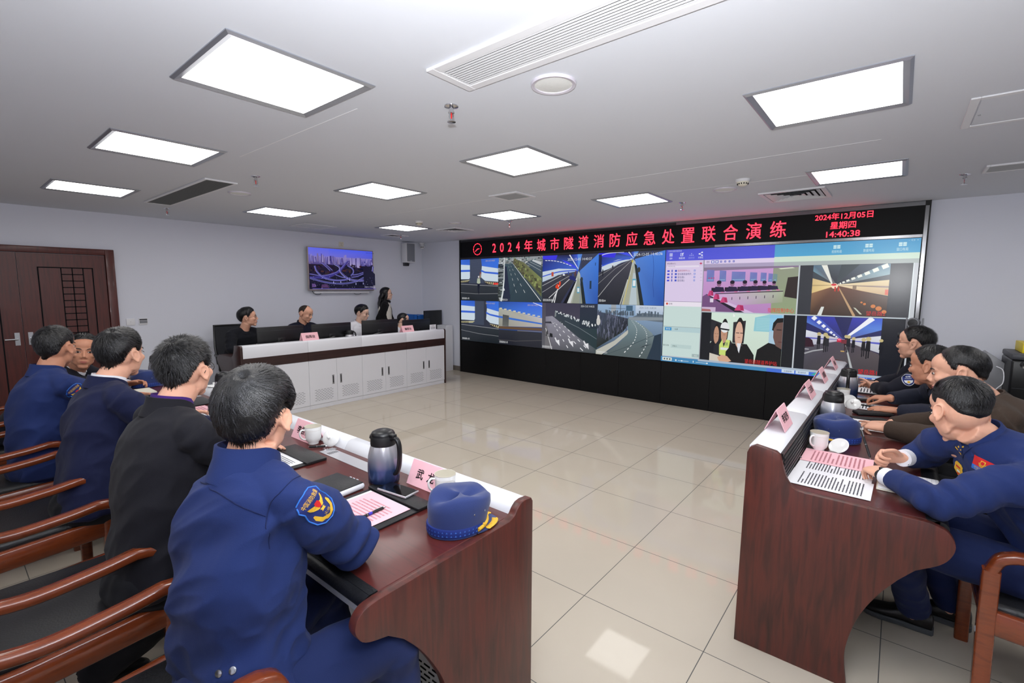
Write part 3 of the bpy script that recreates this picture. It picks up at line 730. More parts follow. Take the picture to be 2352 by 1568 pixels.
        if near:
            p.poly([(0, .66), (.3, .72), (.6, .70), vp, (.4, .62), (.2, .53), (0, .44)], [(206, 218, 230)]*3+[(190, 206, 224)]*4)
            arc([(0, .56), (.3, .65), (.55, .67), (.66, .665)], .022, (58, 90, 214)); 
            for k in range(9): a = k/9; p.line([(.05+a*.5, .90-.12*a*a*1.2), (.09+a*.5, .895-.12*a*a*1.3)], .014, (230, 230, 244), asp=1.35)
            p.line([(.50, 1), (.66, .70)], .03, (236, 236, 246), .012, asp=1.35)
        else:
            p.poly([(0, .80), (.06, .76), (.3, .86), (.5, .875), vp, (.36, .80), (.15, .68), (.04, .62)], [(206, 218, 230)]*8); arc([(.04, .74), (.2, .81), (.4, .86), (.5, .868)], .02, (58, 90, 214)); arc([(0, .94), (.15, .99), (.4, 1.0)], .014, (222, 226, 240)); p.line([(.47, 1), (.545, .88)], .025, (230, 232, 246), .01, asp=1.35); p.rect(0, .62, .05, .97, (28, 34, 70))
        p.poly([(0, .42 if near else .62), (.3, .585 if near else .74), vp, (.55, .40), (.35, 0), (0, 0)], [(58, 60, 72), (66, 66, 78), (80, 78, 90), (58, 58, 66), (40, 42, 50), (40, 42, 50)])
        # kerb and wall on the right
        p.poly([vp, (.70, .60), (.80, 0), (.50 if near else .38, 0)], [(180, 186, 180), (190, 196, 186), (150, 160, 148), (176, 178, 166)])
        p.poly([(vp[0]+.02, vp[1]), (1, 1), (1, 0), (.80 if near else .72, 0)], [(86, 132, 212), (66, 128, 226), (46, 86, 172), (70, 118, 200)]); p.poly([(vp[0]-.0, vp[1]), (.64 if near else .50, 1), (.72, 1)] if near else [(vp[0], vp[1]), (.55, 1), (.62, 1)], (90, 142, 226))
        p.poly([(.69, .5), (.73, .52), (.80, 0), (.74, 0)] if near else [(.56, .78), (.60, .74), (.72, 0), (.66, 0)], (40, 48, 50)); p.disc(.72 if near else .63, .49 if near else .66, .022, .05, (52, 60, 64))
        if near:
            p.poly([(.46, 0), (.62, .5), (.655, .52), (.53, 0)], (212, 216, 214)); p.poly([(.40, 0), (.60, .44), (.64, .5), (.47, 0)], (24, 26, 32)); p.poly([(.56, 0), (.655, .56), (.70, .40), (.74, 0)], (150, 156, 142))
            p.line([(0, .36), (.36, .57)], .01, (196, 196, 196), asp=1.35); p.line([(.13, .1), (.33, .31), (.53, .52)], .016, (206, 206, 208), asp=1.35); p.line([(0, .22), (.28, .42), (.5, .56)], .01, (170, 170, 174), asp=1.35)
            p.line([(.235, 0), (.27, .2), (.32, .38)], .022, (232, 232, 234), asp=1.35); p.line([(.19, 0), (.24, .15), (.285, .24)], .018, (228, 228, 232), asp=1.35)
            for u, v in ((.27, .34), (.30, .32), (.29, .37), (.335, .42), (.33, .385)): p.disc(u, v, .018, .035, (226, 70, 40), 9)
            p.rect(.175, .56, .215, .65, (190, 80, 60)); p.disc(.405, .585, .02, .03, (220, 222, 224)); p.rect(.39, .53, .42, .57, (40, 44, 60))
            for u, v in ((.48, .62), (.54, .60), (.56, .58), (.61, .64), (.63, .63), (.60, .60)): p.rect(u, v-.03, u+.018, v+.03, rn.choice([(60, 64, 90), (96, 60, 66), (50, 70, 150)]))
            p.poly([(.52, .57), (.6, .55), (.63, .45), (.5, .50)], (40, 46, 110)); p.rect(.645, .21, .69, .34, (90, 160, 190)); p.rect(.652, .235, .683, .315, (226, 234, 238)); p.rect(.86, .30, .89, .46, (40, 60, 80)); p.rect(.945, .76, .955, .82, (40, 60, 90)); p.rect(.70, 0, .704, 1, (60, 100, 180))
            p.text('2024-12-05 14:40:37', .47, .875, .42, .05, (216, 220, 228)); p.text('望岳路西线05', .02, .03, .21, .05, (232, 234, 236))
        else:
            p.line([(.0, .14), (.25, .52), (.52, .84)], .016, (176, 176, 178), .006, asp=1.35); p.line([(0, .40), (.28, .70), (.48, .83)], .009, (150, 150, 154), .005, asp=1.35); p.line([(0, .55), (.3, .76)], .008, (160, 160, 160), asp=1.35); p.line([(.36, 0), (.47, .48)], .02, (196, 200, 190), asp=1.35); p.line([(.50, .58), (.535, .80)], .014, (200, 204, 196), asp=1.35)
            p.poly([(.42, 0), (.53, .72), (.56, .76), (.53, .4), (.48, 0)], (170, 172, 152)); p.line([(.41, 0), (.50, .54)], .012, (210, 190, 90), asp=1.35); p.poly([(.50, 0), (.55, .6), (.58, .6), (.62, 0)], (186, 200, 206)); p.rect(.54, .33, .595, .49, (90, 170, 200)); p.rect(.548, .355, .588, .465, (230, 238, 240)); p.rect(.522, .80, .54, .84, (210, 190, 60))
            p.disc(.23, .755, .014, .03, (220, 222, 224)); p.rect(.22, .70, .24, .75, (36, 40, 56)); p.rect(.065, .55, .08, .68, (26, 30, 40)); p.line([(.82, 1), (.845, .7), (.84, .4), (.86, .15)], .006, (40, 70, 150), asp=1.35)
            p.text('2024-12-05 14:40:36', .545, .915, .415, .05, (220, 224, 232)); p.text('西线04', .02, .045, .11, .05, (232, 234, 236))
    p = P(ym[2], ym[3], zm, zt); bore(p, True); p.build('camera_picture', t)
    p = P(ym[3], ym[4], zm, zt); bore(p, False); p.build('camera_picture', t)
    # picture: ramp with arrows
    p = P(ym[2], ym[3], zb, zm-.003)
    p.rect(0, 0, 1, 1, (78, 76, 88), (66, 64, 82)); p.rect(0, 0, .07, 1, (92, 92, 98), (80, 76, 90)); p.poly([(.07, .70), (.2, .72), (.68, .30), (1, .08), (1, 0), (.07, 0)], [(132, 130, 146), (150, 148, 162), (120, 120, 130), (70, 84, 86), (70, 80, 84), (92, 90, 98)])
    p.poly([(.24, .70), (.25, .84), (1, .52), (1, .08), (.68, .30), (.36, .58)], [(62, 70, 78), (58, 66, 78), (44, 62, 68), (40, 58, 62), (52, 64, 72), (60, 68, 76)]); p.rect(.70, .5, 1, 1, (40, 52, 64), (48, 54, 70)); p.poly([(.25, .84), (.24, .70), (.27, .72), (.27, .84)], (130, 138, 140))
    for i in range(60): k = rn.random(); p.disc(.27+.73*k, .82-.30*k+rn.uniform(-.015, .02)*(1+2*k), .012, .012+.015*k, rn.choice([(196, 202, 206), (230, 232, 234), (150, 158, 164)]), 6)
    for a, b in (((.25, .58), (.85, -.05)), ((.20, .60), (.55, -.02)), ((.36, .60), (.9, .02))):
        for k in range(7):
            f = (k/7)**1.6; e = ((k+.4)/7)**1.6; p.line([(a[0]+(b[0]-a[0])*f, a[1]+(b[1]-a[1])*f), (a[0]+(b[0]-a[0])*e, a[1]+(b[1]-a[1])*e)], .012+.01*f, (228, 228, 232), asp=1.36)
    for u, v, s in ((.30, .16, 1), (.55, .16, 1), (.82, .14, 1)):
        p.line([(u-.04*s, v+.10), (u+.0, v+.01)], .03, (226, 226, 230), asp=1.36); p.poly([(u-.03, v+.03), (u+.05, v-.07), (u+.04, v+.06)], (230, 230, 234))
    p.poly([(.07, .5), (.10, .5), (.22, 0), (.07, 0)], (110, 108, 112)); p.line([(.08, .45), (.14, .24), (.20, 0)], .014, (226, 226, 230), asp=1.36); p.rect(.10, .30, .12, .40, (30, 32, 36)); p.poly([(.16, .28), (.22, .26), (.21, .34), (.16, .35)], (28, 30, 34)); p.line([(.07, .30), (.2, .26)], .01, (40, 40, 44), asp=1.36)
    p.poly([(.07, .56), (.2, .56), (.18, .60), (.07, .59)], (52, 52, 62)); p.line([(.44, .63), (.7, .5), (1, .3)], .006, (150, 160, 166), asp=1.36)
    p.text('2024-12-05 14:40:35', .72, .93, .23, .04, (210, 214, 218)); p.text('望岳路西线南入口', .02, .02, .19, .05, (230, 232, 234)); p.build('camera_picture', t)
    # picture: curved open road
    p = P(ym[3], ym[4], zb, zm-.003)
    p.rect(0, 0, 1, 1, (50, 62, 76), (150, 178, 210)); p.rect(.6, .82, 1, 1, (170, 190, 214), (206, 216, 232)); p.rect(.22, .84, .30, 1, (160, 166, 172)); p.poly([(.5, .74), (1, .70), (1, .84), (.7, .86)], (104, 116, 128)); p.poly([(.5, .70), (1, .74), (1, .79), (.5, .77)], (140, 150, 158))
    for i in range(50): u = rn.uniform(.0, 1); p.rect(u, .80, u+.02, rn.uniform(.83, .90), (84, 98, 112))
    p.poly([(0, .86), (.25, .80), (.5, .74), (.5, .62), (.42, .48), (0, .12)], [(70, 80, 100), (70, 76, 92), (46, 52, 64), (40, 44, 52), (44, 50, 46), (40, 46, 42)])
    for i in range(170):
        u = rn.uniform(0, .5); v = rn.uniform(.38, .86)-u*.1; p.line([(u, v-.06), (u+rn.uniform(-.01, .01), v+.04)], .006, rn.choice([(130, 134, 160), (50, 54, 70), (92, 96, 120), (60, 66, 66)]), asp=1.34)
    p.disc(.03, .66, .035, .08, (206, 204, 200)); p.disc(.03, .74, .02, .05, (220, 218, 214))
    p.poly([(0, .08), (.3, .30), (.5, .52), (.52, .52), (.5, .44), (.32, .22), (.1, 0), (0, 0)], [(190, 190, 180)]*8); p.poly([(.5, .74), (.6, .71), (.74, .62), (.86, .50), (.9, .42), (.87, .25), (.80, 0), (.12, 0), (.35, .22), (.51, .46)], [(120, 140, 146), (128, 148, 154), (132, 150, 154), (126, 142, 146), (110, 126, 130), (90, 104, 108), (84, 96, 98), (88, 100, 102), (96, 110, 114), (104, 124, 130)])
    for a in ([(.56, .71), (.62, .6), (.64, .5), (.6, .3), (.44, .05)], [(.62, .70), (.74, .58), (.79, .45), (.78, .25), (.68, 0)]):
        q = [(c.x, c.y) for c in catmull([(x_, y_, 0) for x_, y_ in a], 8)]
        for i in range(0, len(q)-1, 2): p.line(q[i:i+2], .006+.012*i/len(q), (226, 230, 230), asp=1.34)
    p.line([(.16, 0), (.5, .2), (.9, .46)], .008, (58, 72, 78), asp=1.34); p.poly([(.70, .20), (.86, .28), (.80, .26), (.88, .30), (.74, .24)], (56, 66, 72)); p.poly([(.88, 0), (1, 0), (1, .5), (.90, .45), (.87, .25), (.80, 0)], (42, 58, 74))
    p.rect(.47, .89, .57, .99, (70, 100, 124)); p.rect(.38, .72, .388, 1, (60, 72, 84)); p.line([(.2, .93), (.46, .93)], .008, (80, 92, 104), asp=1.34)
    p.text('2024-12-05 14:40:34', .67, .94, .24, .035, (120, 130, 146)); p.text('望岳路西线南出口', .02, .03, .17, .04, (230, 232, 234)); p.build('camera_picture', t)

    # ---------------------------------------------------------------- conference window
    y0, y1 = 1.322, -1.275; p = Paint((XD+.003, y0, zb), (0, y1-y0, 0), (0, 0, zt-zb)); 
    u = lambda y: (y0-y)/(y0-y1); w = lambda z: (z-zb)/(zt-zb)
    p.rect(0, 0, 1, 1, (196, 200, 206))
    p.rect(0, .90, .5, 1, (88, 92, 222), (78, 84, 214)); p.rect(.5, .905, 1, 1, (84, 170, 214), (78, 158, 206))
    p.rect(0, .5, .19, .90, (224, 208, 238)); p.rect(.19, .865, .5, .90, (226, 210, 240)); p.rect(.19, .835, .5, .865, (176, 164, 196)); p.rect(.5, .865, 1, .905, (212, 232, 214)); p.rect(.5, .835, 1, .865, (176, 186, 184))
    p.rect(0, .05, .19, .5, (204, 224, 220)); p.rect(0, .5, .19, .54, (240, 232, 244)); p.rect(0, .54, .19, .543, (120, 116, 140)); p.rect(0, .85, .19, .90, (216, 200, 230)); p.rect(.19, .03, .195, .90, (150, 150, 160))
    # side list
    for i, (s, c) in enumerate((('指挥控制中心(...', (170, 50, 80)), ('望岳路隧道养护...', (60, 70, 130)), ('望岳路1', (70, 80, 120)), ('望岳路2', (70, 80, 120)))):
        v = .805-i*.028; p.rect(.010, v, .022, v+.014, (60, 70, 220)); p.rect(.032, v-.002, .038, v+.018, (90, 100, 200)); p.rect(.050, v-.001, .060, v+.016, (70, 90, 200)); p.text(s, .064, v-.003, (.066, .075, .036, .036)[i], .02, c); p.rect(.145, v, .153, v+.015, (80, 130, 220)); p.rect(.147, v+.003, .151, v+.012, (224, 208, 238)); p.text('...', .178, v+.004, .008, .003, (110, 110, 120))
    p.text('参加者(4人)', .008, .868, .045, .018, (60, 50, 80)); p.rect(.01, .842, .17, .857, (236, 226, 244)); p.text('搜索参会者...', .014, .846, .04, .013, (160, 150, 180)); p.disc(.178, .872, .006, .008, (200, 80, 120)); p.text('DVR', .026, .513, .018, .015, (80, 70, 90)); p.disc(.016, .521, .006, .010, (210, 90, 70))
    p.rect(0, .315, .19, .318, (150, 160, 160)); p.rect(.0, .272, .19, .315, (184, 210, 214)); p.rect(.01, .281, .045, .309, (64, 150, 206)); p.text('聊天室', .016, .287, .022, .016, (230, 240, 244)); p.text('私聊', .062, .287, .016, .016, (70, 90, 90)); p.text('聊天对象:', .004, .137, .032, .016, (60, 80, 80)); p.rect(.045, .125, .15, .158, (190, 212, 210)); p.text('所有人', .054, .134, .024, .016, (70, 90, 90)); p.rect(.155, .058, .19, .085, (166, 184, 184)); p.text('发送', .166, .064, .014, .014, (230, 236, 236))
    # tool icons
    for i, s in enumerate(('菜单', '新建白板', '邀请共享', '共享区')):
        x_ = .02+i*.048; c = (236, 240, 255) if i != 2 else (150, 156, 236)
        p.text(s, x_, .914, (.014, .03, .03, .024)[i], .017, c); cx = x_+(.007, .015, .015, .012)[i]
        if i == 0:
            for k in range(3): p.rect(cx-.008, .942+k*.010, cx+.008, .947+k*.010, c)
        elif i == 1: p.rect(cx-.008, .940, cx+.006, .966, c); p.rect(cx-.006, .943, cx+.004, .963, (86, 90, 220)); p.line([(cx-.002, .95), (cx+.008, .968)], .004, c)
        elif i == 2:
            for k in range(3): p.disc(cx-.008+k*.008, .944, .003, .005, c)
            p.disc(cx, .958, .003, .005, c)
        else:
            for a, b in ((-.007, .953), (.006, .965), (.006, .941)): p.disc(cx+a, b, .004, .006, c)
            p.line([(cx+.006, .965), (cx-.007, .953), (cx+.006, .941)], .003, c)
    p.text('可视化指挥调度系统', .012, .978, .07, .016, (190, 194, 240)); p.text('视频', .205, .872, .014, .02, (70, 60, 110))
    for k in range(6):
        c = (70, 90, 190); p.rect(.228+k*.019, .870, .242+k*.019, .894, c if k < 2 else (226, 210, 240)); p.rect(.231+k*.019, .874, .239+k*.019, .890, (236, 232, 250) if k < 2 else c); 
        if k > 1: p.rect(.2335+k*.019, .878, .2365+k*.019, .886, (226, 210, 240))
    for i, (s, yy) in enumerate((('视频布局', -.58), ('数据布局', -.86), ('窗口布局', -1.135))):
        p.text(s, u(yy+.045), .918, .035, .022, (206, 236, 240)); c = u(yy); p.rect(c-.012, .950, c+.012, .975, (206, 236, 240)); p.rect(c-.001, .950, c+.001, .975, (82, 164, 210)); p.rect(c-.012, .961, c+.012, .963, (82, 164, 210))
    p.text('- □ ×', .963, .983, .03, .008, (206, 236, 240))
    # four video windows
    A, B, C_ = .195, .603, .985; vm, vtop, vbot = .46, .835, .045
    p.rect(A, vbot-.0, B-.002, vm-.004, (28, 30, 36)); p.rect(B+.002, vbot, C_, vm-.004, (30, 32, 40)); p.rect(B+.002, vm+.004, C_, vtop, (58, 60, 66)); p.rect(A, vm+.004, B-.002, vtop, (150, 120, 160))
    # command centre picture (left half tinted pink by its panel)
    def cc(v): return vm+.004+(vtop-vm-.004)*v
    ub = .5
    p.rect(A, cc(0), ub, cc(1), (188, 138, 194), (206, 160, 214)); p.rect(ub, cc(0), B-.002, cc(1), (150, 166, 128), (150, 156, 136)); p.poly([(A, cc(.92)), (B-.002, cc(.97)), (B-.002, cc(1)), (A, cc(1))], (140, 120, 150))
    for a, b, c, d in ((.21, .245, .68, .95), (.27, .30, .68, .93), (.325, .385, .68, .90), (.405, .435, .68, .88), (.45, .474, .68, .87), (.482, .50, .67, .85), (.502, .518, .67, .84)):
        p.poly([(a, cc(c)), (b, cc(c)), (b, cc(d-.01)), (a, cc(d))], [(110, 130, 186), (116, 134, 190), (120, 120, 190), (126, 130, 196)] if a < .5 else [(120, 150, 150)]*4); p.rect(a+.004, cc(c+.03), b-.004, cc(c+.05), (140, 170, 210))
    for k in range(3): p.disc(.222+k*.011, cc(.76), .003, .006, (200, 60, 120))
    p.poly([(.55, cc(.36)), (B-.002, cc(.32)), (B-.002, cc(.78)), (.56, cc(.76))], (52, 42, 40)); p.poly([(.53, cc(.93)), (.585, cc(.95)), (.575, cc(.97)), (.52, cc(.95))], (224, 230, 206))
    p.poly([(.255, cc(.42)), (.545, cc(.50)), (.545, cc(.24)), (.335, cc(.14)), (.255, cc(.24))], [(214, 172, 222), (176, 190, 160), (160, 170, 140), (200, 160, 210), (208, 166, 216)])
    p.poly([(.255, cc(.395)), (.545, cc(.465)), (.545, cc(.485)), (.255, cc(.415))], (60, 36, 60))
    for k in range(7): uu = .295+k*.035; p.rect(uu, cc(.26+.012*k), uu+.003, cc(.32+.012*k), (60, 40, 70))
    for k, (uu, s) in enumerate(((.27, 1.15), (.33, 1.1), (.385, 1.05), (.43, 1.0), (.468, .9), (.507, .8))):
        vb = .45+.012*k; p.rect(uu-.03*s, cc(vb), uu-.012*s, cc(vb+.09), (40, 30, 48)); p.poly([(uu-.024*s, cc(vb-.01)), (uu+.024*s, cc(vb)), (uu+.018*s, cc(vb+.09*s)), (uu-.014*s, cc(vb+.10*s))], (42, 34, 66)); p.disc(uu, cc(vb+.15*s), .009*s, .019*s, (150, 104, 140)); p.disc(uu, cc(vb+.185*s), .0095*s, .014*s, (34, 26, 44)); p.rect(uu+.01, cc(vb-.02), uu+.024, cc(vb), (222, 120, 170))
    p.poly([(A, cc(.34)), (.215, cc(.40)), (.40, cc(.0)), (A, cc(0))], (120, 84, 130)); p.poly([(.215, cc(.40)), (.235, cc(.38)), (.43, cc(.0)), (.385, cc(0))], (216, 190, 226)); p.poly([(.21, cc(.40)), (.222, cc(.38)), (.39, cc(0)), (.35, cc(0))], (40, 32, 50))
    for uu, v in ((.228, .36), (.255, .28), (.29, .21), (.36, .04)): s = .018+.03*(.4-v); p.poly([(uu-s*.5, cc(v)), (uu+s, cc(v)), (uu+s*.8, cc(v+.09+s)), (uu, cc(v+.10+s))], (206, 70, 128)); p.poly([(uu+s*.5, cc(v)), (uu+s, cc(v)), (uu+s*.8, cc(v+.08+s)), (uu+s*.3, cc(v+.09+s))], (176, 50, 100))
    p.rect(A, cc(.0), .26, cc(.1), (208, 184, 214)); p.poly([(A, cc(.06)), (.235, cc(.05)), (.24, cc(.0)), (A, cc(0))], (176, 110, 110)); p.rect(.232, cc(.21), .248, cc(.30), (226, 214, 232))
    p.text('指挥控制中心', .488, vm+.012, .105, .036, (226, 52, 50))
    # maintenance station picture
    def ms(v): return vbot+(vm-.004-vbot)*v
    a0, b0 = .243, .555
    p.rect(a0, ms(0), b0, ms(1), (206, 222, 206), (216, 236, 222)); p.rect(.5, ms(.3), b0, ms(1), (176, 206, 226)); p.poly([(a0, ms(.4)), (.295, ms(.4)), (.30, ms(.78)), (a0, ms(.86))], (44, 44, 50)); p.poly([(.345, ms(.4)), (.395, ms(.4)), (.40, ms(.86)), (.345, ms(.82))], (50, 48, 54)); p.poly([(.435, ms(.66)), (.5, ms(.66)), (.5, ms(1.0)), (.438, ms(.93))], (150, 206, 216)); p.rect(.5, ms(.68), .55, ms(.99), (140, 200, 236))
    for k in range(8): p.rect(.445, ms(.70+k*.03), .545, ms(.705+k*.03), (186, 226, 232))
    def man(ux, vh, s, coat, face=(196, 150, 124), hair=(30, 28, 30)):
        p.poly([(ux-.05*s, ms(0)), (ux+.06*s, ms(0)), (ux+.058*s, ms(vh-.36*s)), (ux+.03*s, ms(vh-.18*s)), (ux-.025*s, ms(vh-.18*s)), (ux-.05*s, ms(vh-.34*s))], coat); p.rect(ux-.010*s, ms(vh-.22*s), ux+.012*s, ms(vh-.08*s), face)
        p.disc(ux, ms(vh), .0175*s, .115*s, hair); p.disc(ux-.002*s, ms(vh-.025*s), .0155*s, .095*s, face); 
        p.rect(ux-.011*s, ms(vh+.005*s), ux-.003*s, ms(vh+.012*s), hair); p.rect(ux+.003*s, ms(vh+.005*s), ux+.010*s, ms(vh+.012*s), hair); p.rect(ux-.006*s, ms(vh-.075*s), ux+.004*s, ms(vh-.067*s), (150, 90, 80))
    man(.272, .56, .8, (28, 30, 36)); man(.308, .62, .95, (38, 40, 46)); p.disc(.308, ms(.705), .020, .045, (232, 234, 236)); p.poly([(.288, ms(.66)), (.328, ms(.64)), (.330, ms(.67)), (.288, ms(.69))], (26, 28, 34))
    p.poly([(.286, ms(.34)), (.300, ms(.46)), (.306, ms(.30)), (.318, ms(.46)), (.335, ms(.44)), (.325, ms(.1)), (.288, ms(.14))], (206, 224, 120)); p.rect(.293, ms(.24), .33, ms(.29), (226, 230, 226)); p.text('警察', .308, ms(.33), .018, .03, (40, 60, 90))
    man(.375, .60, 1.15, (26, 26, 28), (222, 178, 156)); p.poly([(.366, ms(.40)), (.385, ms(.40)), (.378, ms(.2)), (.372, ms(.25))], (226, 230, 236)); p.rect(.360, ms(.615), .374, ms(.60), (70, 60, 60)); p.rect(.378, ms(.615), .390, ms(.60), (70, 60, 60))
    p.poly([(a0, ms(0)), (a0, ms(.16)), (.285, ms(.12)), (.33, ms(0))], (214, 206, 192)); p.poly([(.28, ms(.08)), (.30, ms(.14)), (.325, ms(.12)), (.345, ms(.03)), (.33, ms(-.0)), (.29, ms(.0))], (216, 170, 140))
    p.poly([(.445, ms(0)), (.455, ms(.30)), (.50, ms(.45)), (b0, ms(.40)), (b0, ms(0))], (24, 24, 26)); p.poly([(.515, ms(.84)), (.53, ms(.93)), (b0, ms(.94)), (b0, ms(.62)), (.512, ms(.70))], (30, 28, 28)); p.poly([(.518, ms(.72)), (.53, ms(.84)), (b0, ms(.86)), (b0, ms(.34)), (.53, ms(.40)), (.518, ms(.56))], (112, 84, 78)); p.rect(.53, ms(.70), .55, ms(.72), (60, 46, 44)); p.rect(.54, ms(.47), b0, ms(.485), (96, 50, 52))
    p.text('望岳路隧道养护站', .405, vbot+.004, .135, .036, (214, 40, 44))
    # tunnel pictures
    def tun(a, b, f, warm):
        q = lambda uu, v: (a+(b-a)*uu, f(v)); vx, vy = (.33, .60) if warm else (.52, .59)
        ceil, wall, road = ((74, 84, 92), (216, 190, 140), (96, 74, 62)) if warm else ((40, 44, 110), (206, 206, 222), (66, 64, 76))
        p.poly([q(0, 0), q(1, 0), q(1, 1), q(0, 1)], [(52, 48, 48), (60, 52, 50), ceil, ceil])
        p.poly([q(0, .88), q(0, 1), q(1, 1), q(1, .80), q(vx, vy)], [(120, 160, 176), (96, 120, 140), (120, 150, 170), (150, 180, 190), (120, 110, 110)] if warm else [(90, 130, 214), (60, 84, 200), (60, 90, 210), (96, 140, 226), (90, 90, 160)])
        p.poly([q(.12 if warm else .15, 1), q(.92 if warm else .85, 1), q(vx+.05, vy+.02), q(vx, vy+.02)], [(84, 92, 98), (92, 104, 120), (60, 60, 70), (60, 60, 70)] if warm else [(56, 60, 170), (62, 66, 180), (50, 54, 100), (50, 54, 100)])
        p.poly([q(.38, 1), q(.62, 1), q(vx+.03, vy+.05), q(vx, vy+.05)], (70, 78, 84) if warm else (40, 42, 92))
        p.poly([q(0, .44), q(0, .74), q(vx, vy+.01), q(vx, vy-.01)], [(226, 196, 130), wall, (250, 226, 170), (230, 180, 120)] if warm else [(186, 190, 206), (226, 230, 240), (200, 190, 206), (170, 160, 180)]); p.poly([q(1, .40), q(1, .70), q(vx, vy+.01), q(vx, vy-.02)], [(206, 170, 130), (226, 206, 160), (250, 230, 190), (220, 170, 120)] if warm else [(196, 200, 210), (230, 232, 240), (200, 196, 206), (170, 160, 180)])
        p.poly([q(0, .58), q(0, .61), q(vx, vy+.004), q(vx, vy)], (190, 166, 120) if warm else (92, 92, 190)); p.poly([q(1, .55), q(1, .585), q(vx, vy+.004), q(vx, vy)], (160, 140, 130) if warm else (92, 96, 196))
        p.poly([q(0, .44), q(vx, vy-.01), q(vx+.03, vy-.01), q(1, .38), q(1, 0), q(0, 0)], [(150, 112, 84), (120, 84, 70), (110, 84, 74), (96, 76, 66), (58, 48, 44), (74, 58, 48)] if warm else [(86, 84, 96), (84, 76, 88), (84, 78, 88), (92, 84, 88), (76, 70, 74), (70, 68, 76)])
        p.line([q(vx+.03, vy-.03), q(.6 if warm else .68, 0)], .006, (196, 160, 120) if warm else (180, 184, 186), .016, asp=1.7)
        if warm:
            p.poly([q(.11, 1), q(.19, 1), q(.285, .62), q(.265, .62)], (240, 240, 230))
            for k in range(9): f0 = (k/9)**1.7; f1 = ((k+.62)/9)**1.7; p.line([q(vx+.03+.66*f0, vy+.02+.38*f0), q(vx+.03+.66*f1, vy+.02+.38*f1)], .010+.022*f0, (244, 246, 236), asp=1.7)
            p.disc(*q(.31, .585), .012, .02, (255, 226, 200)); p.rect(*q(.31, .48), *q(.33, .57), (206, 70, 60)); p.rect(*q(.355, .48), *q(.375, .57), (196, 70, 60)); p.disc(*q(.30, .61), .010, .008, (220, 60, 70))
            for uu, v, s in ((.72, .24, 1), (.83, .20, 1.6), (.90, .16, 2), (.97, .1, 1.6), (.68, .27, .8)): p.disc(*q(uu, v), .005*s, .008*s, (214, 130, 70))
            p.poly([q(.10, 0), q(.16, .0), q(.19, .17), q(.15, .17)], (226, 230, 226)); p.poly([q(.58, .17), q(.61, .16), q(.70, .04), q(.67, .04)], (206, 210, 190)); p.rect(*q(.55, .52), *q(.60, .60), (150, 130, 110)); p.rect(*q(.96, .42), *q(1, .52), (226, 110, 90))
        else:
            for k in range(8): f0 = (k/8)**1.6; f1 = ((k+.6)/8)**1.6; p.line([q(.45-.40*f0, vy+.03+.40*f0), q(.45-.40*f1, vy+.03+.40*f1)], .010+.022*f0, (244, 246, 252), asp=1.7)
            p.line([q(.55, vy+.04), q(.72, .82), q(.88, 1)], .012, (246, 248, 255), .034, asp=1.7)
            for uu, v, s, c in ((.16, .49, 1.3, (30, 30, 38)), (.25, .47, 1.4, (36, 34, 40)), (.28, .46, 1.2, (40, 40, 48)), (.53, .50, 1.1, (50, 36, 40)), (.565, .48, 1.2, (32, 32, 42)), (.63, .47, 1.1, (28, 28, 36)), (.76, .43, 1.3, (32, 30, 36)), (.82, .42, 1.5, (26, 26, 32)), (.98, .46, 1.1, (24, 26, 34))):
                uu = uu+.03; p.poly([q(uu-.022*s, v), q(uu+.022*s, v), q(uu+.018*s, v+.12*s), q(uu-.016*s, v+.12*s)], c); p.rect(*q(uu-.014*s, v-.09*s), *q(uu-.004*s, v+.02), c); p.rect(*q(uu+.004*s, v-.08*s), *q(uu+.014*s, v+.02), c); p.disc(*q(uu, v+.145*s), .006*s, .010*s, (200, 184, 130))
            p.poly([q(0, .42), q(.13, .44), q(.10, .56), q(.05, .60), q(0, .60)], (52, 26, 40)); p.rect(*q(.44, .55), *q(.50, .61), (200, 40, 70)); p.rect(*q(.50, .53), *q(.57, .60), (120, 50, 60)); p.disc(*q(.47, .60), .006, .008, (255, 120, 150)); p.rect(*q(.50, .38), *q(.55, .40), (206, 170, 100)); p.rect(*q(.0, .38), *q(.06, .39), (220, 220, 226)); p.line([q(0, .3), q(.12, .36), q(.26, .40)], .010, (170, 172, 176), asp=1.7)
    def f2(v): return vm+.004+(vtop-vm-.006)*v
    def f1(v): return vbot+.002+(vm-.008-vbot)*v
    tun(.655, .915, f2, True); tun(.645, .905, f1, False)
    for m_ in (p,):
        p.rect(B-.002, vbot, B+.001, vtop, (206, 214, 220)); p.rect(A, vm-.004, C_, vm+.002, (190, 204, 212)); p.rect(C_-.001, vm-.01, C_+.002, vtop, (220, 230, 234))
    p.text('望岳路2', .85, vm+.012, .062, .032, (214, 52, 54)); p.text('望岳路1', .84, vbot+.006, .062, .036, (232, 30, 40))
    # status bar
    p.rect(0, 0, .5, .045, (70, 140, 190)); p.rect(.5, 0, 1, .045, (72, 116, 220)); p.rect(.19, .030, 1, .047, (176, 190, 206)); p.rect(.008, .008, .058, .038, (220, 230, 226))
    for k in range(3): p.rect(.016+k*.014, .016, .023+k*.014, .030, (70, 80, 80))
    p.line([(.09, .018), (.145, .018)], .003, (226, 240, 244)); p.line([(.18, .018), (.235, .018)], .003, (226, 240, 244)); p.disc(.11, .018, .004, .006, (240, 248, 250)); p.disc(.235, .018, .004, .006, (240, 248, 250)); p.rect(.076, .012, .083, .026, (226, 240, 244)); p.rect(.166, .012, .170, .028, (226, 240, 244))
    for k, s in enumerate(('云端录制', '取消同步')): p.rect(.562+k*.055, .006, .612+k*.055, .032, (206, 222, 240)); p.text(s, .571+k*.055, .012, .031, .014, (50, 60, 90))
    for k in range(5): p.rect(.676+k*.004, .010, .679+k*.004, .014+k*.004, (60, 200, 110))
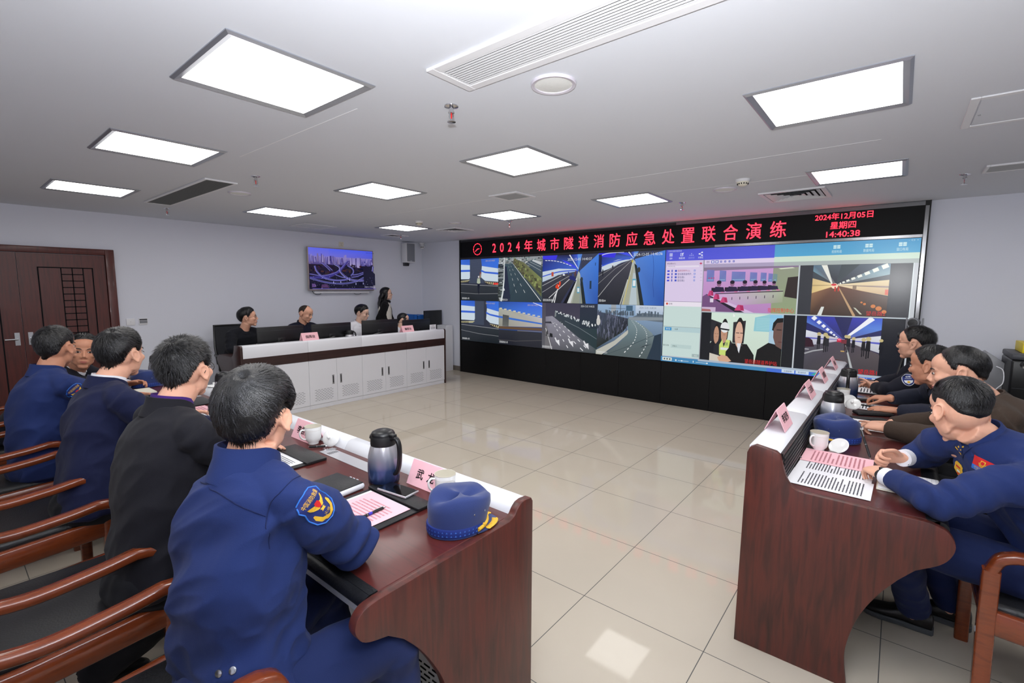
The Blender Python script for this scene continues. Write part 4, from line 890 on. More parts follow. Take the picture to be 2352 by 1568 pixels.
    p.text('1.04Mb', .79, .011, .038, .017, (214, 228, 250)); p.text('CPU:', .848, .011, .026, .016, (214, 228, 250)); p.rect(.888, .010, .920, .026, (240, 244, 248)); p.rect(.888, .010, .920, .014, (120, 200, 160)); p.text('37%', .924, .009, .022, .016, (214, 228, 250)); p.text(') 0', .958, .008, .02, .016, (214, 228, 250))
    p.poly([(.345, .425), (.345, .455), (.3535, .432)], (250, 250, 250)); p.build('conference_window', t)
video_wall()
# ================================================================== the desks
ZT = .757
def offset_panel(name, poly, plane, at, th, m, parent, edge=None):
    """upright end panel: poly in (h, z); plane 'x' or 'y' gives the normal axis; at..at+th"""
    M = frame((at, 0, 0), (0, 1, 0), (0, 0, 1)) if plane == 'x' else frame((0, at+th, 0), (1, 0, 0), (0, 0, 1))
    g = G().prism(poly, M, th, bev=.003)
    return part(name, g, m, parent)

def smooth_poly(pts, closed_from=None, n=5):
    return [(p.x, p.y) for p in catmull([(a, b, 0) for a, b in pts], n)]

# ---- right-hand desk: along x, its sitters face +y
def right_desk():
    t = thing('control_desk', 'dark mahogany control desk at right with white ledge, used by four seated men', 'desk', (1.8, -1.0, 0))
    prof = [(-.682, 0), (-.690, .88), (-.70, .905), (-.722, .918), (-.80, .905), (-.815, .893), (-.824, .86)] + smooth_poly([(-.836, .82), (-.852, .785), (-.878, .763), (-.915, .757)]) + [(-1.28, .757)] + \
        smooth_poly([(-1.30, .756), (-1.345, .738), (-1.368, .697), (-1.363, .655), (-1.335, .612), (-1.27, .565)]) + smooth_poly([(-1.225, .51), (-1.176, .434), (-1.13, .34), (-1.100, .24), (-1.086, .13), (-1.10, 0)])
    prof = prof[::-1]
    offset_panel('end_panel', prof, 'x', .165, .03, M_wood, t); offset_panel('end_panel', prof, 'x', 3.405, .03, M_wood, t)
    part('worktop', G().box((.195, -1.29, .722), (3.405, -.84, ZT), bev=.002, seg=1), M_woodtop_x, t)
    g = G(); g.tube([(.197, -1.325, .730), (3.403, -1.325, .730)], .028, 14, flat=1.0); g.box((.197, -1.325, .702), (3.403, -1.285, .758)); part('front_edge', g, M_leather, t)
    # joints between the worktop boards
    g = G()
    for x in (1.29, 2.36): g.box((x-.001, -1.288, ZT-.001), (x+.001, -.842, ZT+.0006))
    part('board_joint', g, M_midgrey, t)
    # white ledge in boards
    for a, b in ((.196, .955), (.957, 1.72), (1.722, 2.54), (2.542, 3.404)):
        part('ledge', G().prism([(-.692, .84), (-.692, .905), (-.70, .912), (-.797, .905), (-.812, .893), (-.812, .84)], frame((a, 0, 0), (0, 1, 0), (0, 0, 1)), b-a, bev=.001), M_white, t)
    g = G()     # black ribbed upstand
    g.box((.196, -.823, .757), (3.404, -.812, .893)); part('upstand', g, M_black, t)
    g = G()
    for k in range(6): z = .768+k*.021; g.tube([(.197, -.825, z), (3.403, -.825, z)], .0055, 8)
    part('upstand_ribs', g, M_black, t)
    g = G().box((.196, -.852, .750), (3.404, -.822, .7585)); part('cable_brush', g, M_blackm, t)
    g = G(); g.box((.196, -.70, .02), (3.404, -.685, .85)); part('front_panel', g, M_white, t)
    g = G(); g.box((.196, -.98, .05), (3.404, -.965, .72)); part('modesty_panel', g, M_greypanel, t)
right_desk()

# ---- left-hand desk: along y, its sitters face +x
YL0, YL1 = -.138, 4.38
def left_desk():
    t = thing('control_desk', 'dark mahogany control desk at left with low white front lip, used by five seated men', 'desk', (-1.0, 2.1, 0))
    z = .755
    prof = [(-.643, 0), (-.643, .785), (-.652, .800), (-.690, .804)] + smooth_poly([(-.715, .800), (-.735, .785), (-.752, .766), (-.78, z)]) + [(-1.31, z)] + \
        smooth_poly([(-1.33, z), (-1.372, .748), (-1.398, .722), (-1.398, .69), (-1.37, .655), (-1.30, .632)]) + smooth_poly([(-1.247, .59), (-1.19, .52), (-1.135, .43), (-1.095, .34), (-1.07, .2), (-1.075, 0)])
    offset_panel('end_panel', prof, 'y', YL0, .032, M_wood, t); offset_panel('end_panel', prof, 'y', YL1-.032, .032, M_wood, t)
    part('worktop', G().box((-1.31, YL0+.032, .72), (-.735, YL1-.032, z), bev=.002, seg=1), M_woodtop_y, t)
    for a, b in ((YL0+.033, 1.0), (1.002, 2.1), (2.102, 3.2), (3.202, YL1-.033)):
        part('front_lip', G().prism([(-.645, .70), (-.645, .785), (-.655, .797), (-.688, .799), (-.706, .794), (-.735, z+.001), (-.735, .70)], frame((0, b, 0), (1, 0, 0), (0, 0, 1)), b-a, bev=.001), M_white, t)
    g = G().tube([(-1.335, YL0+.034, .733), (-1.335, YL1-.034, .733)], .022, 14); g.box((-1.335, YL0+.034, .711), (-1.308, YL1-.034, .756)); part('front_edge', g, M_leather, t)
    g = G(); g.box((-.660, YL0+.033, .02), (-.646, YL1-.033, .75)); part('front_panel', g, M_white, t)
    # steel cable lids let into the top
    for y0 in (.54, 1.72, 2.9):
        part('cable_lid', G().box((-.838, y0, z), (-.768, y0+.52, z+.0022), bev=.0008, seg=1), M_steel2, t)
        g = G()
        for k in range(6):
            for e in (.03, .44): g.box((-.826+k*.009, y0+e, z+.002), (-.821+k*.009, y0+e+.03, z+.0026))
        part('cable_slot', g, M_darkgrey, t)
    # grey modesty panel with slot pattern, curved steel foot
    g = G(); g.box((-1.02, YL0+.033, .06), (-1.005, YL1-.033, .70)); part('modesty_panel', g, M_lightpanel, t)
    for y0 in (-.02, .55, 1.1):
        for z0, nr in ((.50, 6), (.14, 7)):
            g = G()
            for rr in range(nr):
                for c in range(9):
                    y = y0+c*.043+(.02 if rr % 2 else 0); zz = z0+rr*.02; g.box((-1.0225, y, zz), (-1.0195, y+.030, zz+.005))
            part('air_slots', g, M_slot, t)
    part('front_rail', G().box((-1.318, YL0+.034, .655), (-1.300, YL1-.034, .715), bev=.002), M_white, t)
M_lightpanel = mat('light_grey_steel', (214, 216, 217), .45)
M_steel2 = mat('satin_aluminium', (196, 196, 202), .35, .6)
left_desk()

# ---- the long console along the back, cabinets plus continuous ledge
CX0, CW, YC = .21, .78, 4.66
def console():
    zt = .745
    for k in range(4):
        a = CX0+k*CW; b = a+CW
        lb = ['white console cabinet at the left end, behind the heads of the near men', 'white console cabinet second from the left end of the row', 'white console cabinet second from the video wall end of the row', 'white console cabinet at the video wall end of the row'][k]
        t = thing('console_cabinet', lb, 'cabinet', (a+CW/2, YC+.25, 0), 'white cabinets under the console')
        part('carcass', G().box((a+.001, YC+.012, .055), (b-.001, YC+.45, .64)), M_white, t)
        part('plinth', G().box((a+.001, YC+.004, 0), (b-.001, YC+.4, .054)), M_white, t)
        for d in (0, 1):
            x0 = a+d*CW/2+.0015; x1 = x0+CW/2-.003
            dr = part('door', G().box((x0, YC-.006, .058), (x1, YC+.012, .636), bev=.0015, seg=1), M_white, t)
            hx = x1-.055 if d == 0 else x0+.055
            g = G(); g.box((hx-.014, YC-.0085, .30), (hx+.014, YC-.005, .415), bev=.001, seg=1)
            part('handle', g, M_steel, dr)
            g = G(); g.box((hx-.008, YC-.0095, .312), (hx+.008, YC-.0082, .403)); g.box((hx-.014, YC-.009, .298), (hx+.014, YC-.0049, .304)); g.box((hx-.014, YC-.009, .411), (hx+.014, YC-.0049, .417)); part('handle_recess', g, M_darkgrey, dr)
            g = G()
            for rr in range(9):
                for c in range(6):
                    x = (x0+x1)/2-.125+c*.042+(.02 if rr % 2 else 0); z = .105+rr*.0175; g.box((x, YC-.0068, z), (x+.028, YC-.0055, z+.0034))
            part('air_slots', g, M_slot, dr)
    t = thing('console_desk', 'long white topped console ledge with dark wood band in front of the seated operators', 'desk', (1.77, YC+.3, 0))
    a, b = CX0, CX0+4*CW
    part('worktop', G().box((a, YC+.10, .705), (b, YC+.70, zt), bev=.003), M_wooddark, t)
    for k in range(4):
        x0 = a+k*CW+.001; x1 = x0+CW-.002
        part('ledge', G().prism([(YC-.012, .755), (YC-.012, .882), (YC+.0, .900), (YC+.012, .904), (YC+.16, .895), (YC+.16, .86), (YC+.10, .745)], frame((x0, 0, 0), (0, 1, 0), (0, 0, 1)), x1-x0, bev=.001), M_white, t)
        part('wood_band', G().box((x0, YC-.004, .640), (x1, YC+.10, .7545)), M_wooddark, t)
    prof = [(YC+.03, 0), (YC-.014, .0), (YC-.016, .885), (YC+.002, .906), (YC+.16, .898)] + smooth_poly([(YC+.17, .86), (YC+.20, .79), (YC+.25, .755)]) + [(YC+.62, .752)] + smooth_poly([(YC+.68, .73), (YC+.70, .69), (YC+.67, .64)]) + smooth_poly([(YC+.6, .57), (YC+.5, .42), (YC+.44, .2), (YC+.45, 0)])
    prof = prof[1:]
    offset_panel('end_panel', prof[::-1], 'x', a-.027, .026, M_wooddark, t); offset_panel('end_panel', prof[::-1], 'x', b+.001, .026, M_wooddark, t)
console()

# ---- white side desk in the far corner
t = thing('side_desk', 'white side desk against the corner wall with a raised curved back', 'desk', (3.85, 5.75, 0))
zz = .70
prof = [(4.285, 0), (4.285, .875), (4.13, .875)]+smooth_poly([(4.12, .86), (4.095, .77), (4.05, .72), (4.00, .705)])+[(3.42, .70), (3.42, 0)]
part('end_panel', G().prism([(x, z) for x, z in prof], frame((0, 5.47, 0), (1, 0, 0), (0, 0, 1)), .025, bev=.002), M_white, t)
part('worktop', G().box((3.42, 5.47, .66), (4.13, 6.30, .695)), M_white, t); part('back_riser', G().box((4.13, 5.47, 0), (4.285, 6.30, .873)), M_white, t)
part('end_panel', G().box((3.42, 6.28, 0), (4.13, 6.30, .66)), M_white, t)
t = thing('monitor', 'black monitor standing alone on the white side desk in the far corner', 'monitor', (4.03, 5.75, .695))
M = Matrix.Translation((4.03, 5.72, .695)) @ Matrix.Rotation(math.radians(4), 4, 'Z')
part('screen', G().box((-.235, -.012, .10), (.235, .012, .46), bev=.004, M=M), M_black, t); part('back_cover', G().box((-.15, .012, .16), (.15, .045, .40), bev=.01, M=M), M_black, t)
g = G().box((-.035, .01, .01), (.035, .04, .25), bev=.004, M=M); part('stand', g, M_black, t); part('foot', G().box((-.13, -.07, 0), (.13, .12, .012), bev=.005, M=M), M_black, t)
# blue binders
for k, (x0, lb) in enumerate(((3.69, 'blue ring binder on the white side desk, left of the pair'), (3.78, 'blue ring binder on the white side desk, next to the black monitor'))):
    y0, y1 = 5.86, 6.17; w = .075 if k == 0 else .24
    t = thing('ring_binder', lb, 'binder', (x0, 6.0, .695), 'blue ring binders')
    h = .385 if k == 0 else .37
    g = G(); g.box((x0, y0, .695), (x0+.004, y1, .695+h)); g.box((x0+w-.004, y0, .695), (x0+w, y1, .695+h)); g.box((x0, y0, .695), (x0+w, y0+.004, .695+h), bev=.001, seg=1); part('cover', g, M_blue, t)
    part('pages', G().box((x0+.006, y0+.01, .70), (x0+w-.006, y1-.01, .68+h)), M_paper, t)
    if k == 0: part('spine_label', G().box((x0+.015, y0-.0012, .80), (x0+w-.015, y0+.001, .95)), M_paper, t)

# ---- operators' monitors, seen from behind
def monitor(x0, x1, y, zt, rz, label, sticker=False):
    cx = (x0+x1)/2; w = x1-x0
    t = thing('monitor', label, 'monitor', (cx, y, .745), 'operators\' monitors on the console')
    M = Matrix.Translation((cx, y, 0)) @ Matrix.Rotation(rz, 4, 'Z')
    h = .325; zb = zt-h
    part('back_cover', G().box((-w/2, -.004, zb), (w/2, .018, zt), bev=.006, M=M), M_black, t)
    part('screen', G().box((-w/2+.008, .018, zb+.012), (w/2-.008, .021, zt-.008), M=M), M_phone, t)
    part('seam_strip', G().box((-w/2+.01, -.0055, zt-.05), (w/2-.01, -.0035, zt-.047), M=M), M_darkgrey, t)
    g = G(); g.tube([M @ V(0, -.005, zb+.13), M @ V(0, -.045, zb+.13)], .032, 16); g.box((-.05, -.008, zb+.08), (.05, -.003, zb+.18), bev=.003, M=M); part('vesa_hub', g, M_black, t)
    g = G(); g.bar([M @ V(0, -.045, zb+.13), M @ V(-.09, -.07, zb+.12), M @ V(-.17, -.05, zb+.10)], .03, .035, (0, 0, 1), bev=.006); g.tube([M @ V(-.17, -.05, .745), M @ V(-.17, -.05, zb+.12)], .017, 14); part('desk_arm', g, M_black, t)
    if sticker: part('sticker', G().lathe([(.011, 0), (0, .0005)], M @ V(0, -.0465, zb+.13), 16, M=Matrix.Rotation(PI/2, 4, 'X')), M_yellow, t)
    part('arm_clamp', G().box((-.20, -.09, .745), (-.14, -.01, .765), bev=.004, M=M), M_black, t)
monitor(.50, 1.10, 4.95, 1.085, .03, 'black monitor seen from behind before the man in the black sweater', True)
monitor(1.20, 1.80, 4.95, 1.085, .02, 'black monitor seen from behind between the balding man and the man in white shirt')
monitor(2.00, 2.60, 4.95, 1.095, -.12, 'black monitor seen from behind before the young man in white shirt')
monitor(2.74, 3.30, 4.97, 1.065, -.02, 'black monitor seen from behind at the video wall end of the console')

# ================================================================== chairs
def armchair_parts(root, s=1):
    """wooden armchair at the origin, facing +x"""
    for sd in (-1, 1):
        y = sd*.285
        p = catmull([(-.335, y, .735), (-.22, y, .675), (-.08, y, .645), (.08, y, .655), (.19, y, .672)], 5) + catmull([(.225, y, .668), (.262, y, .648), (.283, y, .60)], 4)
        part('arm', G().bar(p, .048, .034, (0, 1, 0), bev=.008), M_chairwood, root, 50)
        part('leg', G().bar([(.281, y, .605), (.280, y, .42), (.272, y, 0)], .044, .048, (0, 1, 0), bev=.006), M_chairwood, root, 50)
        part('leg', G().bar(catmull([(-.33, y, 0), (-.285, y, .25), (-.275, y, .45), (-.31, y, .68), (-.375, y, .96)], 4), .042, [.045]*17, (0, 1, 0), bev=.006), M_chairwood, root, 50)
        part('side_rail', G().bar([(-.275, y, .40), (-.1, y, .395), (.1, y, .405), (.262, y, .415)], .034, .088, (0, 1, 0), bev=.006), M_chairwood, root, 50)
        part('bolt_cap', G().ell((.303, y, .37), (.004, .011, .011), n=10, m=6), M_midgrey, root)
    part('cross_rail', G().bar([(.268, -.265, .385), (.268, .265, .385)], .03, .06, (1, 0, 0), bev=.004), M_chairwood, root, 50)
    part('cross_rail', G().bar([(-.277, -.265, .39), (-.277, .265, .39)], .03, .06, (1, 0, 0), bev=.004), M_chairwood, root, 50)
    part('seat', G().box((-.27, -.262, .405), (.275, .262, .470), bev=.024, seg=4), M_leather, root, 60)
    part('backrest', G().box((-.035, -.255, -.22), (.035, .255, .22), bev=.024, seg=4, M=Matrix.Translation((-.325, 0, .72)) @ Matrix.Rotation(math.radians(-14), 4, 'Y')), M_leather, root, 60)
    part('top_rail', G().bar(catmull([(-.372, -.30, .955), (-.385, 0, .985), (-.372, .30, .955)], 6), .05, .045, (1, 0, 0), bev=.01), M_chairwood, root, 50)
ch0 = thing('armchair', 'x', 'chair', (0, 0, 0), 'varnished wooden armchairs'); armchair_parts(ch0); register(ch0)
CH = [(-1.835, .225, 0, 'varnished wooden armchair under the nearest man in blue uniform'), (-1.835, 1.09, 0, 'varnished wooden armchair under the spiky haired man in black'),
      (-1.835, 2.05, .02, 'varnished wooden armchair under the man in the navy suit'), (-1.84, 2.87, 0, 'varnished wooden armchair under the blue uniformed man near the door'),
      (-1.85, 3.75, 0, 'varnished wooden armchair under the man who faces the camera by the door'), (.55, -1.755, PI/2, 'varnished wooden armchair at the right edge, under the man writing')]
for i, (x, y, rz, lb) in enumerate(CH):
    M = Matrix.Translation((x, y, 0)) @ Matrix.Rotation(rz, 4, 'Z')
    if i < len(CH)-1: copy_tree(ch0, M, lb)
    else: ch0.matrix_world = M; ch0['label'] = lb

def office_chair(x, y, rz, label, mesh_back=True, bz=.76):
    t = thing('office_chair', label, 'chair', (x, y, 0)); M = Matrix.Translation((x, y, 0)) @ Matrix.Rotation(rz, 4, 'Z')
    part('seat', G().box((-.24, -.25, .42), (.25, .25, .49), bev=.03, seg=4, M=M), M_blackm, t, 60)
    B = M @ Matrix.Translation((-.30, 0, bz)) @ Matrix.Rotation(math.radians(-8), 4, 'Y')
    if mesh_back:
        g = G(); z0, z1, w = -.24, .29, .235
        g.tube([B @ V(0, -w, z0), B @ V(0, -w-.012, 0), B @ V(0, -w, z1), B @ V(0, w, z1), B @ V(0, w+.012, 0), B @ V(0, w, z0), B @ V(0, -w, z0)], .016, 8); part('back_frame', g, M_black, t)
        part('mesh_panel', G().box((-.004, -w, z0), (.004, w, z1), M=B), mat('black_mesh_fabric', (40, 42, 48), .8, bump=(600, .4, (1, 1, 1))), t)
    else:
        part('backrest', G().box((-.05, -.25, -.26), (.05, .25, .36), bev=.045, seg=5, M=B), M_leather, t, 60)
    for sd in (-1, 1):
        g = G().tube([M @ V(-.1, sd*.27, .45), M @ V(-.05, sd*.30, .64), M @ V(.0, sd*.30, .66)], .014, 8); g.box((-.12, sd*.30-.03, .655), (.16, sd*.30+.03, .685), bev=.01, M=M); part('armrest', g, M_black, t)
    part('gas_column', G().tube([M @ V(0, 0, .08), M @ V(0, 0, .43)], .026, 12), M_black, t)
    for k in range(5):
        a = 2*PI*k/5+.3; lg = part('base_spoke', G().bar([M @ V(.02*math.cos(a), .02*math.sin(a), .10), M @ V(.29*math.cos(a), .29*math.sin(a), .07)], .035, .03, M.to_3x3() @ V(-math.sin(a), math.cos(a), 0), bev=.005), M_black, t)
        part('castor', G().tube([M @ V(.28*math.cos(a)-.02*math.sin(a), .28*math.sin(a)+.02*math.cos(a), .028), M @ V(.28*math.cos(a)+.02*math.sin(a), .28*math.sin(a)-.02*math.cos(a), .028)], .028, 12), M_black, lg)
office_chair(.66, 5.78, -PI/2, 'black mesh backed office chair under the man in the black sweater')
office_chair(1.45, 5.80, -PI/2, 'black mesh backed office chair under the balding man', bz=.66); office_chair(2.36, 5.78, -PI/2, 'black mesh backed office chair under the young man in white shirt', bz=.66); office_chair(3.02, 5.66, -PI/2, 'black mesh backed office chair under the seated young woman', bz=.66)
office_chair(1.42, -1.80, PI/2, 'black leather office chair under the man in the brown jacket', False); office_chair(2.15, -1.74, PI/2, 'black leather office chair under the man in dark navy fleece', False); office_chair(2.87, -1.70, PI/2, 'black leather office chair under the police officer', False)

# ================================================================== printer corner
t = thing('side_table', 'dark low table carrying the printer against the right wall', 'table', (3.98, -2.15, 0))
part('table_top', G().box((3.66, -2.75, .60), (4.32, -1.66, .635), bev=.004), M_wooddark, t)
for x in (3.70, 4.27):
    for y in (-2.71, -1.70): part('leg', G().box((x-.025, y-.025, 0), (x+.025, y+.025, .60)), M_wooddark, t)
t = thing('printer', 'black laser printer with round silver emblem on the side table', 'printer', (3.95, -2.2, .635))
part('body', G().box((3.70, -2.42, .635), (4.20, -1.92, 1.00), bev=.018, seg=3), M_black, t, 50)
g = G(); g.box((3.70, -2.42, 1.001), (4.20, -1.92, 1.05), bev=.012); part('top_cover', g, M_darkgrey, t)
part('output_tray', G().box((3.78, -2.36, 1.045), (4.12, -2.02, 1.0515), bev=.003), M_black, t)
g = G()
for k in range(4): g.box((3.735, -2.15+k*.05, 1.048), (3.765, -2.12+k*.05, 1.053), bev=.001, seg=1)
part('button', g, M_midgrey, t)
g = G().lathe([(.030, 0), (.030, .003), (0, .0045)], (3.699, -2.0, .965), 28, M=Matrix.Rotation(-PI/2, 4, 'Y')); em = part('emblem', g, M_chrome, t)
g = G(); text_on(g, 'hp', frame((3.6940, -2.0, .965), (0, -1, 0), (.12, 0, 1)), h=.032); part('emblem_letters', g, M_black, em, 0)
part('front_seam', G().box((3.698, -2.40, .76), (3.7005, -1.94, .763)), M_darkgrey, t)
t = thing('toner_box', 'yellow cardboard box lying on top of the printer', 'box', (4.0, -2.15, 1.05))
part('carton', G().box((3.80, -2.36, 1.052), (4.14, -1.99, 1.135), bev=.003), M_yellow, t); g = G(); g.lathe([(.009, 0), (.006, .0005)], (3.799, -2.04, 1.10), 14, M=Matrix.Rotation(-PI/2, 4, 'Y')); text_on(g, '东方消防', frame((3.7985, -2.09, 1.10), (0, -1, 0), (0, 0, 1)), h=.014); part('printed_mark', g, M_darkgrey, t, 0)
g = G()
for k in range(12): g.box((3.7985, -2.06-.006*k-.003, 1.062), (3.8, -2.06-.006*k, 1.072))
part('barcode', g, M_darkgrey, t)
t = thing('document_scanner', 'grey tilted document scanner standing left of the printer', 'scanner', (4.1, -1.80, .635))
part('body', G().prism([(-.10, 0), (.13, 0), (.13, .30), (.02, .385), (-.10, .30)], frame((4.0, -1.79, .635), (0, -1, 0), (0, 0, 1)) @ Matrix.Translation((0, 0, -.25)) , .26, bev=.006), mat('pale_grey_plastic', (164, 166, 172), .5), t)
part('paper_slot', G().box((4.02, -1.84, .985), (4.2, -1.80, .99)), M_slot, t)
c = thing('power_cable', 'white looped cable hanging between scanner and printer', 'cable', (3.70, -1.88, .80)); part('lead', G().tube(catmull([(3.75, -1.84, .93), (3.72, -1.88, .90), (3.70, -1.885, .80), (3.70, -1.85, .74), (3.71, -1.84, .68), (3.75, -1.88, .64)], 6), .004, 6), M_white, c)
# PTZ camera on a bracket fixed to the wall frame, with the black pole under it
t = thing('conference_camera', 'grey pan tilt conference camera on a small black shelf before the video wall', 'camera', (3.80, -1.25, 1.19))
part('base', G().box((3.72, -1.34, 1.165), (3.88, -1.20, 1.20), bev=.012), M_darkgrey, t)
for sd in (-1, 1): part('yoke', G().prism([(-.035, 0), (.035, 0), (.04, .09), (.02, .125), (-.02, .125), (-.04, .09)], frame((3.80, -1.27+sd*.058, 1.195), (1, 0, 0), (0, 0, 1)), .012, bev=.002), M_midgrey, t)
d = V(-.93, .15, .02).normalized(); c0 = V(3.80, -1.27, 1.275)
part('head', G().tube([c0-d*.06, c0-d*.04, c0+d*.04, c0+d*.06], [.03, .045, .048, .046], 20), M_midgrey, t, 60)
part('lens', G().tube([c0+d*.058, c0+d*.075, c0+d*.076], [.036, .034, .02], 20), M_black, t)
t = thing('camera_stand', 'black camera stand with shelf and splayed legs by the video wall', 'stand', (3.80, -1.25, 0))
part('shelf', G().box((3.68, -1.36, 1.150), (3.92, -1.16, 1.165), bev=.003), M_black, t); part('pole', G().tube([(3.80, -1.26, .25), (3.80, -1.26, 1.15)], .018, 12), M_black, t)
for dx, dy in ((-.3, .28), (.3, .25), (.0, -.38)): part('leg', G().tube([(3.80, -1.26, .50), (3.80+dx, -1.26+dy, .015)], .012, 8), M_black, t)
t = thing('microphone_stand', 'slim black slanted pole beside the police officer, in front of the blue status bar', 'stand', (3.02, -1.17, .757))
part('pole', G().tube([(3.0, -1.165, .765), (3.12, -1.225, 1.10)], .011, 10), M_black, t); part('base', G().lathe([(.05, .757), (.05, .767), (.012, .775)], (3.0, -1.165, 0), 20), M_black, t)
# ================================================================== things on the desks
ZL = .7563
ZT = .7583
def grad_mat():
    m = mat('steel_to_navy_gradient', (150, 154, 160), .26, .55); nt = m.node_tree; b = nt.nodes['Principled BSDF']
    tc = nt.nodes.new('ShaderNodeTexCoord'); sp = nt.nodes.new('ShaderNodeSeparateXYZ'); r = nt.nodes.new('ShaderNodeValToRGB')
    nt.links.new(tc.outputs['Generated'], sp.inputs[0]); nt.links.new(sp.outputs[2], r.inputs[0]); nt.links.new(r.outputs[0], b.inputs['Base Color'])
    el = r.color_ramp.elements; el[0].position = .05; el[0].color = (*lin((20, 34, 78)), 1); el[1].position = .95; el[1].color = (*lin((206, 206, 210)), 1)
    e = el.new(.42); e.color = (*lin((62, 84, 130)), 1); return m
M_jug = grad_mat()
def jug_proto():
    t = thing('vacuum_jug', 'x', 'thermos jug', (0, 0, 0), 'steel and navy vacuum jugs')
    part('body', G().lathe([(.0, 0), (.052, 0), (.060, .004), (.0645, .02), (.0655, .05), (.0655, .09), (.063, .125), (.056, .155), (.0505, .172)], n=36), M_jug, t, 60)
    part('base_ring', G().lathe([(.0, -.0), (.058, 0), (.0625, .006), (.0645, .016), (.0648, .018)], n=36, c=(0, 0, -.0)), M_black, t, 60)
    g = G().lathe([(.0515, .170), (.0525, .175), (.0515, .195), (.0505, .205), (.049, .21)], n=36)
    g.prism([(-.018, 0), (.018, 0), (.012, .028), (0, .036), (-.012, .028)], frame((0, .044, .178), (1, 0, 0), (0, .94, .3)) @ Matrix.Rotation(0, 4, 'X'), .016, bev=.002)
    part('collar', g, M_blackm, t, 50)
    part('lid', G().lathe([(.049, .208), (.0495, .214), (.045, .224), (.03, .231), (0, .234)], n=36), M_black, t, 60)
    g = G().bar(catmull([(0, -.050, .200), (0, -.075, .205), (0, -.090, .185), (0, -.094, .14), (0, -.088, .09), (0, -.074, .06), (0, -.064, .055)], 4), .022, .014, (1, 0, 0), bev=.004)
    g.box((-.012, -.070, .205), (.012, -.020, .222), bev=.004); part('handle', g, M_black, t, 50); return t
jug0 = jug_proto(); register(jug0)
def place(proto, spots):
    for i, (x, y, z, a, lb) in enumerate(spots):
        M = Matrix.Translation((x, y, z)) @ Matrix.Rotation(math.radians(a), 4, 'Z')
        if i < len(spots)-1: copy_tree(proto, M, lb)
        else: proto.matrix_world = M; proto['label'] = lb
place(jug0, [(-.86, .487, ZL, 8, 'vacuum jug beside the black topped power bank, nearest the camera'), (-.755, 2.48, ZL, -170, 'vacuum jug whose lid shows between the heads of the two nearest men'),
    (-.80, 3.85, ZL, 130, 'vacuum jug near the blue cap at the far end of the left desk'), (1.74, 4.90, .745, 30, 'vacuum jug on the back console beside the young man in white shirt'),
    (1.292, -.895, ZT, 125, 'vacuum jug on the right desk just behind the blue cap'), (2.34, -.895, ZT, -87, 'farther vacuum jug on the right desk, its handle towards the camera')])

def cup_proto():
    t = thing('tea_cup', 'x', 'cup', (0, 0, 0), 'white china tea cups')
    part('bowl', G().lathe([(0, .004), (.022, .004), (.024, 0), (.026, .001), (.026, .008), (.036, .020), (.0395, .035), (.0405, .07), (.0425, .094), (.0415, .0955), (.0395, .094), (.037, .05), (.03, .02), (0, .014)], n=36), M_china, t, 60)
    part('handle', G().tube(catmull([(0, .038, .078), (0, .056, .080), (0, .066, .066), (0, .062, .044), (0, .048, .030), (0, .037, .028)], 5), .0048, 8, flat=.8), M_china, t, 60)
    g = G(); g.lathe([(.0409, .0755), (.0412, .0768)], n=36); g.lathe([(.0428, .0935), (.0428, .0952)], n=36); part('gold_line', g, M_goldline, t, 60)
    part('tea', G().lathe([(.0385, .072), (0, .0721)], n=30), M_tea, t); return t
cup0 = cup_proto(); register(cup0)
place(cup0, [(-.785, .190, ZL, 60, 'white tea cup in front of the pink name card, near end of left desk'), (-.789, 1.205, ZL, 75, 'white tea cup beside the black marker on the left desk'),
    (-.70, 3.10, ZL, 75, 'white china tea cup half hidden beyond the head of the nearest man'), (.82, -.885, ZT, 60, 'white china tea cup in front of the blue cap on the right desk'),
    (2.207, -.88, ZT, 75, 'white china tea cup on the right desk between the two vacuum jugs'), (2.89, -.89, ZT, 75, 'white tea cup behind the farther jug at the far end of the right desk')])
def lid_proto():
    t = thing('cup_lid', 'x', 'cup lid', (0, 0, 0), 'white china cup lids')
    part('disc', G().lathe([(0, .008), (.018, .0075), (.036, .003), (.045, .0), (.0465, .0015), (.044, .005), (.034, .010), (.012, .016), (0, .017)], n=36), M_china, t, 60)
    part('knob', G().lathe([(.008, .014), (.005, .019), (.0085, .025), (.009, .029), (.005, .033), (0, .034)], n=20), M_china, t, 60); return t
lid0 = lid_proto(); register(lid0)
def tilt(x, y, z, axis, deg): return Matrix.Translation((x, y, z)) @ Matrix.Rotation(math.radians(deg), 4, Vector(axis))
LIDS = [(Matrix.Translation((-.745, 1.105, ZL+.040)) @ V(-.75, -.45, .40).to_track_quat('Z', 'Y').to_matrix().to_4x4(), 'white cup lid tilted knob down on the inner lip of the left desk'),
    (tilt(-.712, .115, ZL+.034, (.2, 1, 0), 215), 'white cup lid leaning on the white lip behind the blue cap'), (tilt(-.66, 2.98, ZL+.045, (0, 1, 0), 10), 'white cup lid lying on the desk lip beyond the nearest man'),
    (tilt(.868, -.965, ZT+.028, (.55, 1, 0), 135), 'white cup lid showing its hollow side, leaning beside the tea cup and blue cap'),
    (tilt(2.075, -.925, ZT+.034, (.3, 1, 0), 120), 'white cup lid propped up next to the tea cup between the jugs'), (tilt(2.00, -.955, ZT+.028, (.3, 1, 0), -50), 'white cup lid with its knob towards the camera, in front of the propped lid')]
for i, (M, lb) in enumerate(LIDS):
    if i < len(LIDS)-1: copy_tree(lid0, M, lb)
    else: lid0.matrix_world = M; lid0['label'] = lb

